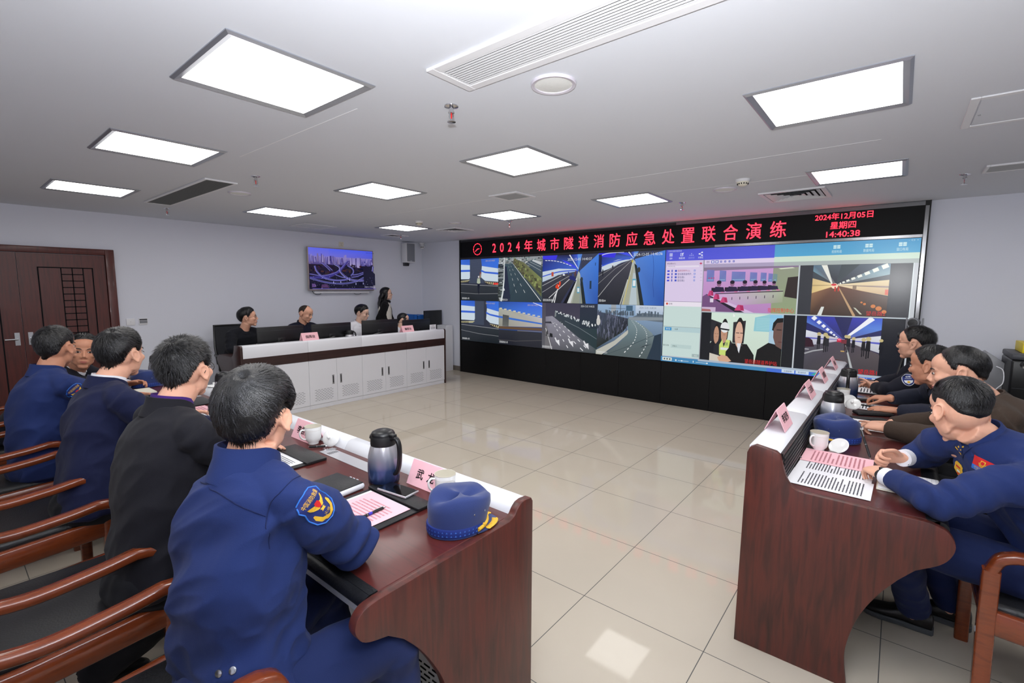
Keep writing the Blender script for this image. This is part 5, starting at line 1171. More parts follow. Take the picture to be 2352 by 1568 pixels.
# ---- pink tent name cards
M_acry = mat('clear_acrylic', (250, 236, 240), .05, coat=.3, spec=.5)
def name_card(text, M, label, L_=.20, h=.095, a=.045, tsize=.040):
    """tent card: long along local x, text towards local -y"""
    o = M @ V(0, 0, 0); t = thing('name_card', label, 'name card', o, 'pink tent name cards')
    for s in (-1, 1):
        y0 = s*a; part('face', G().add([M @ V(-L_/2, y0, 0), M @ V(L_/2, y0, 0), M @ V(L_/2, s*.002, h), M @ V(-L_/2, s*.002, h), M @ V(-L_/2, y0-s*.003, 0), M @ V(L_/2, y0-s*.003, 0), M @ V(L_/2, -s*.001, h-.001), M @ V(-L_/2, -s*.001, h-.001)],
            [(0, 1, 2, 3), (7, 6, 5, 4), (0, 4, 5, 1), (1, 5, 6, 2), (2, 6, 7, 3), (3, 7, 4, 0)] if s < 0 else [(3, 2, 1, 0), (4, 5, 6, 7), (1, 5, 4, 0), (2, 6, 5, 1), (3, 7, 6, 2), (0, 4, 7, 3)]), M_pink, t, 0)
        if text:
            R = M @ frame((0, y0*.5+s*.0025, h*.5+.0006), (-s, 0, 0), (0, -y0, h)); g = G(); text_on(g, text, R, h=tsize, bold=.0012); part('lettering', g, M_inkblack, t, 0)
    return t
def at(x, y, z, deg): return Matrix.Translation((x, y, z)) @ Matrix.Rotation(math.radians(deg), 4, 'Z')
name_card('武  龙', at(-.755, .315, ZL, -90), 'pink name card behind the tea cup, near end of the left desk')
name_card('李君强', at(-.765, 1.31, ZL, -90), 'pink name card beyond the second tea cup, before the spiky haired man')
name_card('李双伟', at(.58, -.737, .910, 180), 'pink name card on the white ledge nearest the camera at right', h=.1)
name_card('王志强', at(1.44, -.737, .910, 180), 'pink name card on the white ledge beside the nearer vacuum jug')
name_card('刘建国', at(2.10, -.737, .910, 180), 'pink name card on the white ledge beside the farther vacuum jug')
name_card('张海', at(2.83, -.737, .910, 180), 'pink name card at the far end of the right ledge')
name_card('指挥台', at(1.05, 4.72, .900, 0), 'pink tent sign on the console ledge, the one nearer the door', L_=.22, h=.10)
name_card('操控台', at(2.62, 4.72, .900, 0), 'pink tent sign on the console ledge before the seated young woman', L_=.22, h=.10)
t = thing('notice_card', 'small white card standing on the console ledge at the video wall end', 'card', (3.15, 4.73, .9))
part('face', G().box((3.085, 4.722, .898), (3.215, 4.728, .985)), M_paper, t); g = G(); text_on(g, '注意事项', frame((3.15, 4.7215, .965), (1, 0, 0), (0, 0, 1)), h=.010)
for k in range(3): g.box((3.10, 4.7212, .915+k*.013), (3.20, 4.7219, .919+k*.013))
part('lettering', g, M_ink, t, 0); part('foot', G().box((3.085, 4.72, .897), (3.215, 4.76, .900)), M_paper, t)

# ---- papers with printed lines
def sheet(name, label, x0, x1, y0, y1, z, m, cat, rows=18, along='x', rz=0.0, title=None, group=None, dense=.85, seed=1, curl=0.0, mink=None, tail=None):
    """sheet lying flat; text lines run along y ('x' = stacked along x) or along x"""
    cx, cy = (x0+x1)/2, (y0+y1)/2; R = Matrix.Translation((cx, cy, z)) @ Matrix.Rotation(math.radians(rz), 4, 'Z') @ Matrix.Translation((-cx, -cy, 0))
    t = thing(name, label, cat, (cx, cy, z), group); rn = random.Random(seed); n = 8
    fz = lambda u: curl*u*u
    vs = []; fs = []
    for i in range(n+1):
        for y in (y0, y1): vs.append(R @ V(x0+(x1-x0)*i/n, y, .0012+fz(i/n)))
        for y in (y0, y1): vs.append(R @ V(x0+(x1-x0)*i/n, y, .0002+fz(i/n)))
    for i in range(n):
        a = i*4; fs += [(a, a+4, a+5, a+1), (a+2, a+3, a+7, a+6), (a, a+2, a+6, a+4), (a+1, a+5, a+7, a+3)]
    fs += [(0, 1, 3, 2), (n*4, n*4+2, n*4+3, n*4+1)]
    part('paper', G().add(vs, fs), m, t, 60)
    g = G(); mg = .12
    def word(a0, a1, b0, b1): # a across rows, b along a row (0..1)
        if along == 'x': q = [(x1-(x1-x0)*a1, y0+(y1-y0)*b0), (x1-(x1-x0)*a0, y0+(y1-y0)*b0), (x1-(x1-x0)*a0, y0+(y1-y0)*b1), (x1-(x1-x0)*a1, y0+(y1-y0)*b1)]
        else: q = [(x0+(x1-x0)*b0, y1-(y1-y0)*a1), (x0+(x1-x0)*b1, y1-(y1-y0)*a1), (x0+(x1-x0)*b1, y1-(y1-y0)*a0), (x0+(x1-x0)*b0, y1-(y1-y0)*a0)]
        g.quad(*[R @ V(x, y, .0015+fz((x-x0)/(x1-x0))) for x, y in q])
    for r in range(rows):
        a0 = .14+.78*r/rows; a1 = a0+.78/rows*.42; b = mg
        if r == 0 and title: b = .25
        end = 1-mg if rn.random() < dense else rn.uniform(.35, .8)
        while b < end:
            e = min(end, b+rn.uniform(.012, .035)); word(a0, a1, b, e-.006); b = e
    part('printed_lines', g, mink or M_ink, t, 0); return t
M_pinkink = mat('faded_ink_on_pink', (196, 130, 140), .8)
# left desk, nearest man
def folder(name, label, x0, x1, y0, y1, z, cat='folder', flap=None):
    t = thing(name, label, cat, ((x0+x1)/2, (y0+y1)/2, z)); part('cover', G().box((x0, y0, z), (x1, y1, z+.006), bev=.002), M_leather, t)
    if flap: part('clip_flap', G().box((flap[0], y0-.005, z+.006), (flap[1], y1+.005, z+.015), bev=.004), M_leather, t)
    return t
folder('document_folder', 'black leather folder under the pink sheet by the nearest man', -1.28, -.872, .165, .475, ZL, flap=(-.945, -.874))
sheet('white_sheet', 'white sheet showing as an edge under the pink programme', -1.262, -.952, .215, .450, ZL+.0065, M_paper, 'paper', rows=2)
sheet('pink_programme', 'pink printed programme with a pen on it, beside the nearest man', -1.262, -.955, .195, .435, ZL+.008, M_pink, 'paper', rows=15, title=1, seed=2, mink=M_pinkink)
def pen(label, p0, p1, cap=(26, 27, 32), band=False, name='pen'):
    a, b = Vector(p0), Vector(p1); d = b-a
    t = thing(name, label, 'pen', a)
    part('barrel', G().tube([a+d*.05, a+d*.10, a+d*.42, a+d*.62, a+d*.93], [.0035, .0052, .0055, .0050, .0050], 10), M_black, t)
    part('tip', G().tube([a, a+d*.05], [.001, .0035], 8), M_steel, t); part('clicker', G().tube([a+d*.93, a+d*.955, a+d], [.0042, .0034, .003], 8), M_steel, t)
    part('grip_window', G().tube([a+d*.42, a+d*.47], [.0054, .0054], 10), M_steel, t)
    if band: part('blue_band', G().tube([a+d*.50, a+d*.60], .0056, 10), mat('violet_blue_label', (60, 50, 190), .4), t)
    s = d.normalized().cross(V(0, 0, 1)).normalized(); part('clip', G().tube([a+d*.92+V(0, 0, .0065), a+d*.68+V(0, 0, .0068)], .0013, 6), M_steel, t); return t
pen('black pen with a blue band lying across the pink programme', (-1.162, .262, ZL+.0155), (-1.012, .270, ZL+.0155), band=True)
def phone(label, cx, cy, z, L_, W_, rz, rim=None, glow=None):
    t = thing('smartphone', label, 'phone', (cx, cy, z)); M = at(cx, cy, z, rz)
    part('body', G().box((-L_/2, -W_/2, 0), (L_/2, W_/2, .010), bev=.004, seg=3, M=M), rim or M_steel2, t, 60)
    part('glass_front', G().box((-L_/2+.003, -W_/2+.003, .009), (L_/2-.003, W_/2-.003, .0106), bev=.0007, seg=1, M=M), M_phone, t); return t
phone('steel rimmed smartphone on the black folder flap, near end of left desk', -.897, .345, ZL+.015, .158, .076, 97)
t = thing('power_bank', 'thick black topped white power bank beside the vacuum jug', 'power bank', (-1.03, .58, ZL)); M = at(-1.035, .585, ZL, 4)
part('case', G().box((-.085, -.095, 0), (.085, .095, .026), bev=.012, seg=4, M=M), M_white, t, 60); part('top_cover', G().box((-.078, -.088, .025), (.078, .088, .0285), bev=.0015, M=M), M_leather, t)
g = G()
for k in range(3): g.box((.081, -.05+k*.022, .0262), (.084, -.038+k*.022, .0284), M=M)
part('indicator', g, M_emwhite, t)
# left desk, second man
folder('document_folder', 'black leather folder before the spiky haired man', -1.19, -.872, .925, 1.225, ZL, flap=(-.975, -.874))
sheet('white_sheet', 'white printed sheet in the folder before the spiky haired man', -1.18, -.965, .955, 1.20, ZL+.0065, M_paper, 'paper', rows=14, seed=4)
pen('black marker pen lying in front of the second tea cup', (-.845, 1.155, ZL+.006), (-.775, 1.095, ZL+.006))
t = thing('key_ring', 'small bunch of keys beside the black marker on the left desk', 'keys', (-.80, 1.07, ZL)); part('ring', G().tube([(-.80+.012*math.cos(a), 1.07+.012*math.sin(a), ZL+.002) for a in [2*PI*k/14 for k in range(15)]], .001, 5), M_chrome, t)
for k in range(3): part('key', G().box((-.80+.006*k, 1.05-.01*k, ZL+.001), (-.765+.004*k, 1.058-.01*k, ZL+.003)), M_steel, t)
sheet('white_sheet', 'white sheet before the man in the navy suit', -1.08, -.88, 2.12, 2.36, ZL, M_paper, 'paper', rows=14, seed=5)
sheet('pink_programme', 'pink programme before the man in the navy suit', -1.06, -.86, 2.37, 2.56, ZL, M_pink, 'paper', rows=9, seed=6, mink=M_pinkink)
folder('document_folder', 'black folder on the left desk beyond the nearest man', -.99, -.78, 2.58, 2.84, ZL)
sheet('pink_programme', 'pink programme at the far left desk end, by the white cuffed hand', -1.09, -.83, 3.88, 4.08, ZL, M_pink, 'paper', rows=9, seed=7, mink=M_pinkink)
t = thing('notebook', 'thick cream notebook on the left desk near the hand in white cuff', 'notebook', (-1.05, 3.36, ZL)); part('pages', G().box((-1.14, 3.25, ZL+.003), (-.96, 3.46, ZL+.020)), M_cream, t); part('cover', G().box((-1.145, 3.245, ZL), (-.955, 3.465, ZL+.004)), M_leather, t)
sheet('white_sheet', 'white sheet at the sleeve of the man in the navy suit', -1.16, -.96, 2.98, 3.2, ZL, M_paper, 'paper', rows=10, seed=8)
# right desk: nearest man
sheet('printed_booklet_page', 'white printed page nearest the table edge, right desk', .245, .455, -1.125, -.83, ZT+.001, M_paper, 'paper', rows=19, seed=9, rz=-1, along='y')
sheet('printed_booklet_page', 'white printed page partly under the pink programme on the right desk', .455, .665, -1.12, -.835, ZT+.001, M_paper, 'paper', rows=19, seed=10, rz=-1, along='y')
sheet('pink_programme', 'pink printed programme under the writing hands on the right desk', .585, .80, -1.115, -.835, ZT+.004, M_pink, 'paper', rows=13, seed=11, along='y', mink=M_pinkink)
t = thing('open_notebook', 'open ruled notebook under the wrist with the watch', 'notebook', (.53, -1.24, ZT)); part('cover', G().box((.40, -1.345, ZT), (.655, -1.135, ZT+.005), bev=.001), M_cream, t)
for a, b in ((.405, .523), (.529, .65)): part('page_block', G().box((a, -1.34, ZT+.005), (b, -1.14, ZT+.013), bev=.003), M_paper, t)
g = G()
for k in range(13): g.box((.535, -1.33+k*.014, ZT+.0131), (.645, -1.3295+k*.014, ZT+.0134))
part('ruled_lines', g, M_midgrey, t)
t = thing('desk_key', 'small silver key with a white tag by the ribbed upstand', 'key', (.64, -.80, ZT)); part('tag', G().box((.655, -.807, .772), (.675, -.795, .80), bev=.004), M_white, t); part('stem', G().tube([(.655, -.80, .782), (.61, -.84, .760)], .004, 8), M_steel, t)
# right desk: brown jacket
sheet('pink_programme', 'pink programme left of the pointing hand', 1.565, 1.70, -.985, -.88, ZT, M_pink, 'paper', rows=8, seed=12, along='y', mink=M_pinkink)
sheet('pink_programme', 'pink programme to the right of the pointing hand', 1.53, 1.74, -1.24, -1.10, ZT, M_pink, 'paper', rows=8, seed=13, along='y', mink=M_pinkink)
sheet('white_sheet', 'white printed sheet under the pointing hand of the man in brown', 1.40, 1.62, -1.28, -.965, ZT+.0015, M_paper, 'paper', rows=14, seed=14, along='y', curl=.01)
def slab_case(label, cx, cy, L_, W_, h, rz, z=ZT):
    t = thing('leather_case', label, 'case', (cx, cy, z), 'black leather cases'); M = at(cx, cy, z, rz); part('case_body', G().box((-L_/2, -W_/2, 0), (L_/2, W_/2, h), bev=.007, seg=3, M=M), M_leather, t, 60)
    part('stitched_edge', G().box((-L_/2+.004, -W_/2+.004, h), (L_/2-.004, W_/2-.004, h+.0012), bev=.0005, seg=1, M=M), M_blackm, t)
slab_case('black leather case at the edge of the paper before the man in dark navy', 1.87, -1.07, .21, .085, .018, -62); slab_case('thin black case beside the pink programme before the man in brown', 1.685, -1.055, .19, .075, .013, -66)
sheet('white_sheet', 'white printed sheet under the hands of the man in dark navy', 2.0, 2.22, -1.25, -.90, ZT+.001, M_paper, 'paper', rows=15, seed=15, along='y')
pen('black pen under the fingers of the man in dark navy', (2.13, -.95, ZT+.008), (2.10, -1.09, ZT+.008)); phone('smartphone with lit edge beside the hand of the man in dark navy', 2.43, -.985, ZT, .16, .075, -70)
slab_case('slim black case behind the hand of the man in dark navy', 2.33, -1.03, .15, .03, .012, -68)
sheet('white_sheet', 'white printed sheet before the police officer', 2.82, 3.06, -1.20, -.89, ZT+.001, M_paper, 'paper', rows=15, seed=16, along='y'); pen('black pen lying on the sheet before the police officer', (2.95, -.97, ZT+.008), (2.92, -1.11, ZT+.008))
folder('document_folder', 'black folder with white pages before the police officer', 2.62, 2.80, -1.16, -.90, ZT); sheet('white_sheet', 'crumpled white page in the black folder before the police officer', 2.64, 2.78, -1.14, -.93, ZT+.0065, M_paper, 'paper', rows=8, seed=17, along='y', curl=.015)
sheet('pink_programme', 'pink programme peeping out under the police officer\'s sheet', 2.79, 2.90, -1.24, -1.12, ZT, M_pink, 'paper', rows=4, seed=18, along='y', mink=M_pinkink)

# ---- uniform caps
M_cap = mat('cap_blue_cloth', (34, 52, 108), .85, sheen=.2, bump=(500, .15, (1, 1, 1)))
def cap(label, M, detail=True):
    """service cap, visor towards local +x"""
    t = thing('uniform_cap', label, 'cap', M @ V(0, 0, 0), 'dark blue uniform caps')
    prof = [(1.0, 0), (1.0, .035), (1.02, .05), (1.07, .085), (1.04, .108), (.92, .118), (.6, .112), (.25, .106), (0, .105)]
    g = G(); n = 40; A, B = .105, .088; vs = []
    for k, (r, z) in enumerate(prof):
        for j in range(n):
            a = 2*PI*j/n; dent = 0
            if k > 3: dent = -.018*math.exp(-((math.sin(a))**2)*5)*(1 if math.cos(a) > -.2 else .3)*(1-r*.2)+.012*abs(math.sin(a))
            sag = .006*math.sin(3*a+1)*(z/.1)
            vs.append(M @ V(r*A*math.cos(a)+.012*z/.1, r*B*math.sin(a), z+dent+sag))
    fs = [(i*n+j, i*n+(j+1) % n, (i+1)*n+(j+1) % n, (i+1)*n+j) for i in range(len(prof)-1) for j in range(n)]
    part('crown', g.add(vs, fs), M_cap, t, 60)
    g = G().lathe([(1.012, .006), (1.02, .008), (1.02, .032), (1.012, .034)], n=40, M=M @ Matrix.Diagonal((A, B, 1, 1))); bnd = part('band', g, M_bandblue, t, 60)
    g = G()
    for j in range(44):
        a = 2*PI*j/44; c = M @ V(A*1.022*math.cos(a), B*1.022*math.sin(a), .02); d = (M.to_3x3() @ V(math.cos(a)/A, math.sin(a)/B, 0)).normalized(); s = d.cross(M.to_3x3() @ V(0, 0, 1)).normalized(); u = M.to_3x3() @ V(0, 0, 1)
        for q in (-.006, .006): g.add([c+d*.001-s*.0035+u*(q-.003), c+d*.001+s*.0035+u*(q-.003), c+d*.002+u*(q+.004)], [(0, 1, 2), (2, 1, 0)])
    part('woven_pattern', g, M_bandlight, bnd, 0)
    # visor
    g = G(); m = 16; vs = []
    for k, rr in enumerate((1.0, 1.25, 1.5, 1.62)):
        for j in range(m+1):
            a = math.radians(-72+144*j/m); w = math.cos(a*1.25)
            ext = 1+(rr-1)*max(.05, w); vs.append(M @ V(A*math.cos(a)*ext, B*math.sin(a)*(1+(rr-1)*.12), .008-.022*(rr-1)*max(0, w)))
    o = len(vs); vs += [Vector(p)-(M.to_3x3() @ V(0, 0, .004)) for p in vs]
    fs = []
    for k in range(3):
        for j in range(m): a0 = k*(m+1)+j; fs += [(a0, a0+m+1, a0+m+2, a0+1), (o+a0+1, o+a0+m+2, o+a0+m+1, o+a0)]
    for j in range(m): a0 = 3*(m+1)+j; fs.append((a0+1, a0, o+a0, o+a0+1))
    vz = part('visor', g.add(vs, fs), M_cap, t, 60)
    if detail:
        g = G(); g.tube([M @ V(A*1.03*math.cos(a), B*1.04*math.sin(a), .026-.01*abs(math.sin(a))) for a in [math.radians(-70+10*k) for k in range(15)]], .0065, 8); part('gold_cord', g, M_gold, t, 60)
        for sd in (-1, 1):
            g = G()
            for k in range(8):
                a = math.radians(sd*(14+5*k)); w = math.cos(a*1.25); ex = 1+.36*max(.05, w); c = M @ V(A*math.cos(a)*ex, B*math.sin(a)*1.06, .010-.008*w)
                g.ell(c, (.010, .0055, .002), M=(M.to_3x3() @ Matrix.Rotation(a+sd*.7, 3, 'Z')), n=8, m=6); g.ell(c+(M.to_3x3() @ V(.008, sd*.004, -.001)), (.009, .005, .002), M=(M.to_3x3() @ Matrix.Rotation(a+sd*1.6, 3, 'Z')), n=8, m=6)
            part('gold_leaves', g, M_gold, vz, 60)
        for sd in (-1, 1): part('button', G().ell(M @ V(A*.62, sd*B*.86, .024), (.006, .006, .006), n=10, m=8), M_gold, t)
    for a in (60, 85, -60, -85):
        r = math.radians(a); part('eyelet', G().lathe([(.003, 0), (.0035, .001), (.0025, .0015)], M @ V(A*1.068*math.cos(r)+.01, B*1.068*math.sin(r), .075), 8, M=frame((0, 0, 0), (0, 0, 1), (-math.sin(r), math.cos(r), 0))), M_steel, t)
M_bandblue = mat('cap_band_blue', (26, 50, 130), .6); M_bandlight = mat('cap_band_pattern', (70, 120, 210), .6)
cap('dark blue uniform cap with gold leaf visor, near end of left desk', at(-.925, -.02, ZL+.001, -18) @ Matrix.Translation((0, 0, 0)))
cap('dark blue uniform cap lying behind the tea cup on the right desk', at(1.075, -.945, ZT+.002, 108), True)
cap('dark blue uniform cap half seen at the far end of the left desk', at(-.93, 3.66, ZL+.001, 0), False)
# ================================================================== people
def skin_mat(name, c):
    m = mat(name, c, .48, spec=.35, sss=.12, bump=(260, .06, (1, 1, 1))); return m
SK1 = skin_mat('skin_warm', (226, 172, 146)); SK2 = skin_mat('skin_tan', (200, 142, 114)); SK3 = skin_mat('skin_fair', (236, 194, 172))
M_lip = mat('lips', (176, 96, 90), .45); M_eyew = mat('eye_white', (206, 198, 192), .3); M_iris = mat('dark_iris', (28, 20, 18), .15)
M_hair = mat('black_hair', (13, 13, 15), .32, spec=.5, bump=(350, .25, (1, 1, 1))); M_hairsheen = mat('hair_sheen_strands', (46, 46, 50), .42, spec=.5, bump=(350, .25, (1, 1, 1)))  # the second, lighter tone paints sheen into some black strands
M_hairfade = mat('cropped_hair', (52, 44, 40), .6, spec=.2)
def cloth(name, c, rough=.85, sheen=.04, b=.12): return mat(name, c, rough, sheen=sheen, spec=.25, bump=(420, b, (1, 1, 1)))
C_fire = cloth('fire_service_blue', (30, 46, 96)); C_fire2 = cloth('fire_service_blue_trousers', (26, 39, 82)); C_black = cloth('charcoal_black_suit', (24, 24, 31)); C_navy = cloth('navy_suit', (23, 29, 62))
C_police = cloth('police_dark_navy', (22, 24, 36)); C_brown = cloth('brown_wool', (62, 50, 42), b=.3); C_fleece = cloth('dark_navy_fleece', (34, 38, 54), b=.3); C_sweater = cloth('black_sweater', (20, 22, 30), b=.3); C_navyj = cloth('dark_navy_jacket', (22, 26, 44))
C_white = cloth('white_shirt', (232, 233, 240)); C_knit = cloth('cream_knit_vest', (222, 218, 206), b=.3); C_trouser = cloth('black_trousers', (24, 25, 30)); C_purple = cloth('purple_shirt_collar', (64, 34, 110)); C_scarf = cloth('black_scarf', (18, 18, 20), b=.4)
M_shoe = mat('black_shoe_leather', (18, 18, 20), .3); M_sole = mat('grey_rubber_sole', (74, 78, 82), .7); M_frame = mat('dark_spectacle_frame', (40, 36, 36), .3, .4)

def remesh(name, g, voxel, mats, parent, smooth=6, fold=None, label=None):
    me = bpy.data.meshes.new('tmp'); me.from_pydata(g.v, [], g.f)
    ob = bpy.data.objects.new('tmp', me); COL.objects.link(ob)
    r = ob.modifiers.new('r', 'REMESH'); r.mode = 'VOXEL'; r.voxel_size = voxel
    s = ob.modifiers.new('s', 'SMOOTH'); s.iterations = smooth; s.factor = .5
    dg = bpy.context.evaluated_depsgraph_get(); m2 = bpy.data.meshes.new_from_object(ob.evaluated_get(dg))
    bpy.data.objects.remove(ob); bpy.data.meshes.remove(me)
    m2.name = name
    n = len(m2.vertices); co = np.zeros(n*3); no = np.zeros(n*3); m2.vertices.foreach_get('co', co); m2.vertices.foreach_get('normal', no)
    co = co.reshape(-1, 3); no = no.reshape(-1, 3)
    if fold is not None: co = co+no*fold(co)[:, None]; m2.vertices.foreach_set('co', co.ravel())
    m2.materials.clear()
    for m in (mats if isinstance(mats, (list, tuple)) else [mats]): m2.materials.append(m)
    m2.polygons.foreach_set('use_smooth', [True]*len(m2.polygons)); m2.update()
    o = bpy.data.objects.new(name, m2); put_part(o, parent, label); return o

def nz(P, sc, axis=None, stretch=1.0, seed=0.0):
    """noise over points; stretched along axis"""
    Q = np.array(P)*sc
    if axis is not None:
        a = np.array(axis)/np.linalg.norm(axis); Q = Q-np.outer(Q@a, a)*(1-1/stretch)
    return np.array([mnoise.noise((q[0]+seed, q[1]-seed*.7, q[2]+seed*1.3)) for q in Q])

def loftG(g, rings, n=28, p=2.3):
    """closed loft of superellipse rings: (centre, lat, fwd, a, b)"""
    vs = []; fs = []
    for c, l, f, a, b in rings:
        for j in range(n):
            t = 2*PI*j/n; cx, sx = math.cos(t), math.sin(t)
            vs.append(Vector(c)+Vector(l)*(a*math.copysign(abs(cx)**(2/p), cx))+Vector(f)*(b*math.copysign(abs(sx)**(2/p), sx)))
    k = len(rings)
    for i in range(k-1):
        for j in range(n): fs.append((i*n+j, i*n+(j+1) % n, (i+1)*n+(j+1) % n, (i+1)*n+j))
    fs += [tuple(range(n-1, -1, -1)), tuple((k-1)*n+j for j in range(n))]
    g.add(vs, fs)

def hand(g, W, d, nrm, thumb, curl=(10, 18, 12), sc=1.0, spread=3, tcurl=18, curls=None):
    """palm, five fingers; d towards the fingertips, nrm out of the back of the hand, thumb = side of the thumb"""
    W = Vector(W); d = Vector(d).normalized(); t = Vector(thumb); t = (t-d*t.dot(d)).normalized(); n = d.cross(t)
    if n.dot(Vector(nrm)) < 0: n = -n
    loftG(g, [(W-d*.03, t, n, .025*sc, .019*sc), (W, t, n, .026*sc, .018*sc), (W+d*.03*sc, t, n, .034*sc, .0165*sc), (W+d*.06*sc, t, n, .039*sc, .0145*sc), (W+d*.086*sc, t, n, .039*sc, .0115*sc), (W+d*.094*sc, t, n, .036*sc, .008*sc)], 18, 2.6)
    for i, (off, L_, r, adv) in enumerate(((.029, .073, .0088, .084), (.0095, .081, .0090, .089), (-.0105, .075, .0086, .086), (-.029, .058, .0076, .078))):
        p = W+d*adv*sc+t*off*sc; a = 0; dd = d+t*math.tan(math.radians(spread*(1.5-i))); dd.normalize(); pts = [p-dd*.015*sc, p]; cu = curls[i] if curls else curl
        for k, f in enumerate((.46, .30, .24)):
            a += math.radians(cu[k]); q = dd*math.cos(a)-n*math.sin(a); p = p+q*(L_*f*sc); pts.append(p)
        pp = catmull(pts, 3); g.tube(pp, [r*sc*(1.0-.22*j/(len(pp)-1)) for j in range(len(pp))], 10); g.ell(pts[-1], [r*sc*.80]*3, n=10, m=8)
        for j in (1, 2): g.ell(pts[j], [r*sc*1.08]*3, n=10, m=8)
    b = W+d*.022*sc+t*.026*sc-n*.006*sc; td = (d*.62+t*.72-n*.25).normalized(); pts = [W+d*.008*sc+t*.008*sc, b]; p = b
    for k, f in enumerate((.042, .032, .026)):
        a = math.radians(tcurl*k); q = (td*math.cos(a)+(d*.8-t*.5-n*.3).normalized()*math.sin(a)).normalized(); p = p+q*f*sc; pts.append(p)
    pp = catmull(pts, 3); g.tube(pp, [(.0145-.0065*min(1, j/(len(pp)-1)*1.3)) * sc for j in range(len(pp))], 10); g.ell(pts[-1], [.0085*sc]*3, n=10, m=8)

HEAD_ELL = [((-.012, 0, .038), (.097, .0765, .084)), ((-.034, 0, .004), (.066, .067, .072)), ((.030, 0, .052), (.062, .066, .056))]
def head_geo(g, M, s=1.0, female=False, wide=1.0):
    R = M.to_3x3()
    def E(c, r, rot=None): g.ell(M @ V(c[0]*s, c[1]*s*wide, c[2]*s), (r[0]*s, r[1]*s*wide, r[2]*s), M=(R @ rot if rot else R), n=20, m=14)
    for c, r in HEAD_ELL: E(c, r)
    jw = .90 if female else 1.0
    E((.030, 0, -.018), (.064, .064*jw, .078)); E((.030, 0, -.060), (.052, .054*jw, .044)); E((.064, 0, -.094), (.024, .027*jw, .020)); E((.072, 0, .026), (.021, .050, .013)); E((.064, 0, -.020), (.028, .050, .034))
    for y in (-1, 1): E((.062, y*.042, -.016), (.024, .020, .020)); E((.010, y*.047*jw, -.058), (.026, .011, .024))
    E((.070, 0, -.058), (.024, .032, .028)); E((.0895, 0, -.0555), (.0105, .022, .006)); E((.0875, 0, -.0665), (.0105, .019, .007))
    g.tube([M @ V(x*s, 0, z*s) for x, z in ((.084, .022), (.097, .000), (.106, -.018), (.109, -.026))], [.007*s, .0085*s, .011*s, .0105*s], 10)
    for y in (-1, 1): E((.098, y*.0115, -.029), (.010, .0078, .0075))
    for y in (-1, 1):     # ears: shell, rim and lobe
        Er = Matrix.Rotation(y*math.radians(24), 3, 'Z') @ Matrix.Rotation(math.radians(-10), 3, 'Y')
        c = V(-.014, y*.0775*wide, -.004)
        E((c.x, y*.0765, c.z), (.017, .006, .030), Er)
        rim = [(.010, -.016), (.013, .004), (.010, .022), (-.003, .031), (-.016, .024), (-.019, .006), (-.014, -.012), (-.006, -.026)]
        g.tube([M @ ((c+Er @ V(x, y*.008, z))*s) for x, z in catmull2(rim)], .0042*s, 8); g.ell(M @ ((c+Er @ V(.001, y*.006, -.027))*s), (.008*s, .005*s, .009*s), M=R @ Er, n=10, m=8)
def catmull2(p): return [(q.x, q.y) for q in catmull([(a, b, 0) for a, b in p], 3)]

def face_parts(M, s, parent, brow=M_hair, lipc=M_lip, wide=1.0, closed=False, brows=True):
    for y in (-1, 1):
        g = G(); c = V(.0845*s, y*.0315*s, .0085*s); R = M.to_3x3() @ Matrix.Rotation(y*math.radians(18), 3, 'Z')
        g.ell(M @ c, (.0045*s, .0145*s, (.0028 if closed else .0052)*s), M=R, n=14, m=8); g.ell(M @ (c+V(.0030*s, -y*.000*s, -.0004*s)), (.0028*s, .0076*s, (.0026 if closed else .0054)*s), M=R, n=12, m=8, mi=1)
        g.tube([M @ (c+V(x*s, y*q*s, z*s)) for x, q, z in ((.0042, -.0155, -.001), (.0052, -.006, .0052), (.0045, .006, .0052), (.0010, .0165, .0002))], .0013*s, 6, mi=1)
        part('eye', g, [M_eyew, M_iris], parent, 60)
        if brows: part('eyebrow', G().tube([M @ V(x*s, y*q*s, z*s) for x, q, z in ((.0925, .014, .0275), (.0925, .026, .0325), (.0865, .040, .0335), (.0765, .051, .028))], [.0024*s, .0036*s, .0032*s, .0016*s], 8, flat=.8), brow, parent, 60)
    g = G(); g.ell(M @ V(.0925*s, 0, -.0565*s), (.0085*s, .0205*s, .0040*s), M=M.to_3x3(), n=16, m=8); g.ell(M @ V(.0905*s, 0, -.0645*s), (.0090*s, .0180*s, .0050*s), M=M.to_3x3(), n=16, m=8)
    part('lips', g, lipc, parent, 60)

def interp(x, xs, ys): return np.interp(x, xs, ys)
AZ = [0, 35, 55, 68, 76, 84, 92, 112, 126, 142, 180]
LINES = {'short': [39, 35, 24, 8, -12, -13, 8, 0, -18, -44, -56], 'receding': [52, 44, 30, 12, -6, -10, 10, 2, -12, -34, -44], 'bald': [88, 88, 86, 40, 8, -6, 12, 2, -12, -28, -36], 'low': [33, 29, 18, 2, -16, -16, 6, 0, -18, -42, -52], 'long': [40, 36, 24, 8, -10, -30, -55, -66, -70, -75, -75], 'fade': [41, 38, 33, 18, -4, -6, 8, 0, -20, -38, -48], 'tied': [44, 40, 28, 12, -2, -4, 8, 2, -14, -36, -46]}
def ray_ell(d, o, c, r):
    oc = (np.array(o)-np.array(c))/np.array(r); dd = d/np.array(r); A = (dd**2).sum(-1); B = (dd*oc).sum(-1); C = (oc**2).sum()-1
    D = B*B-A*C; t = np.where(D > 0, (-B+np.sqrt(np.maximum(D, 0)))/A, 0); return t
OH = (-.010, 0, .030)
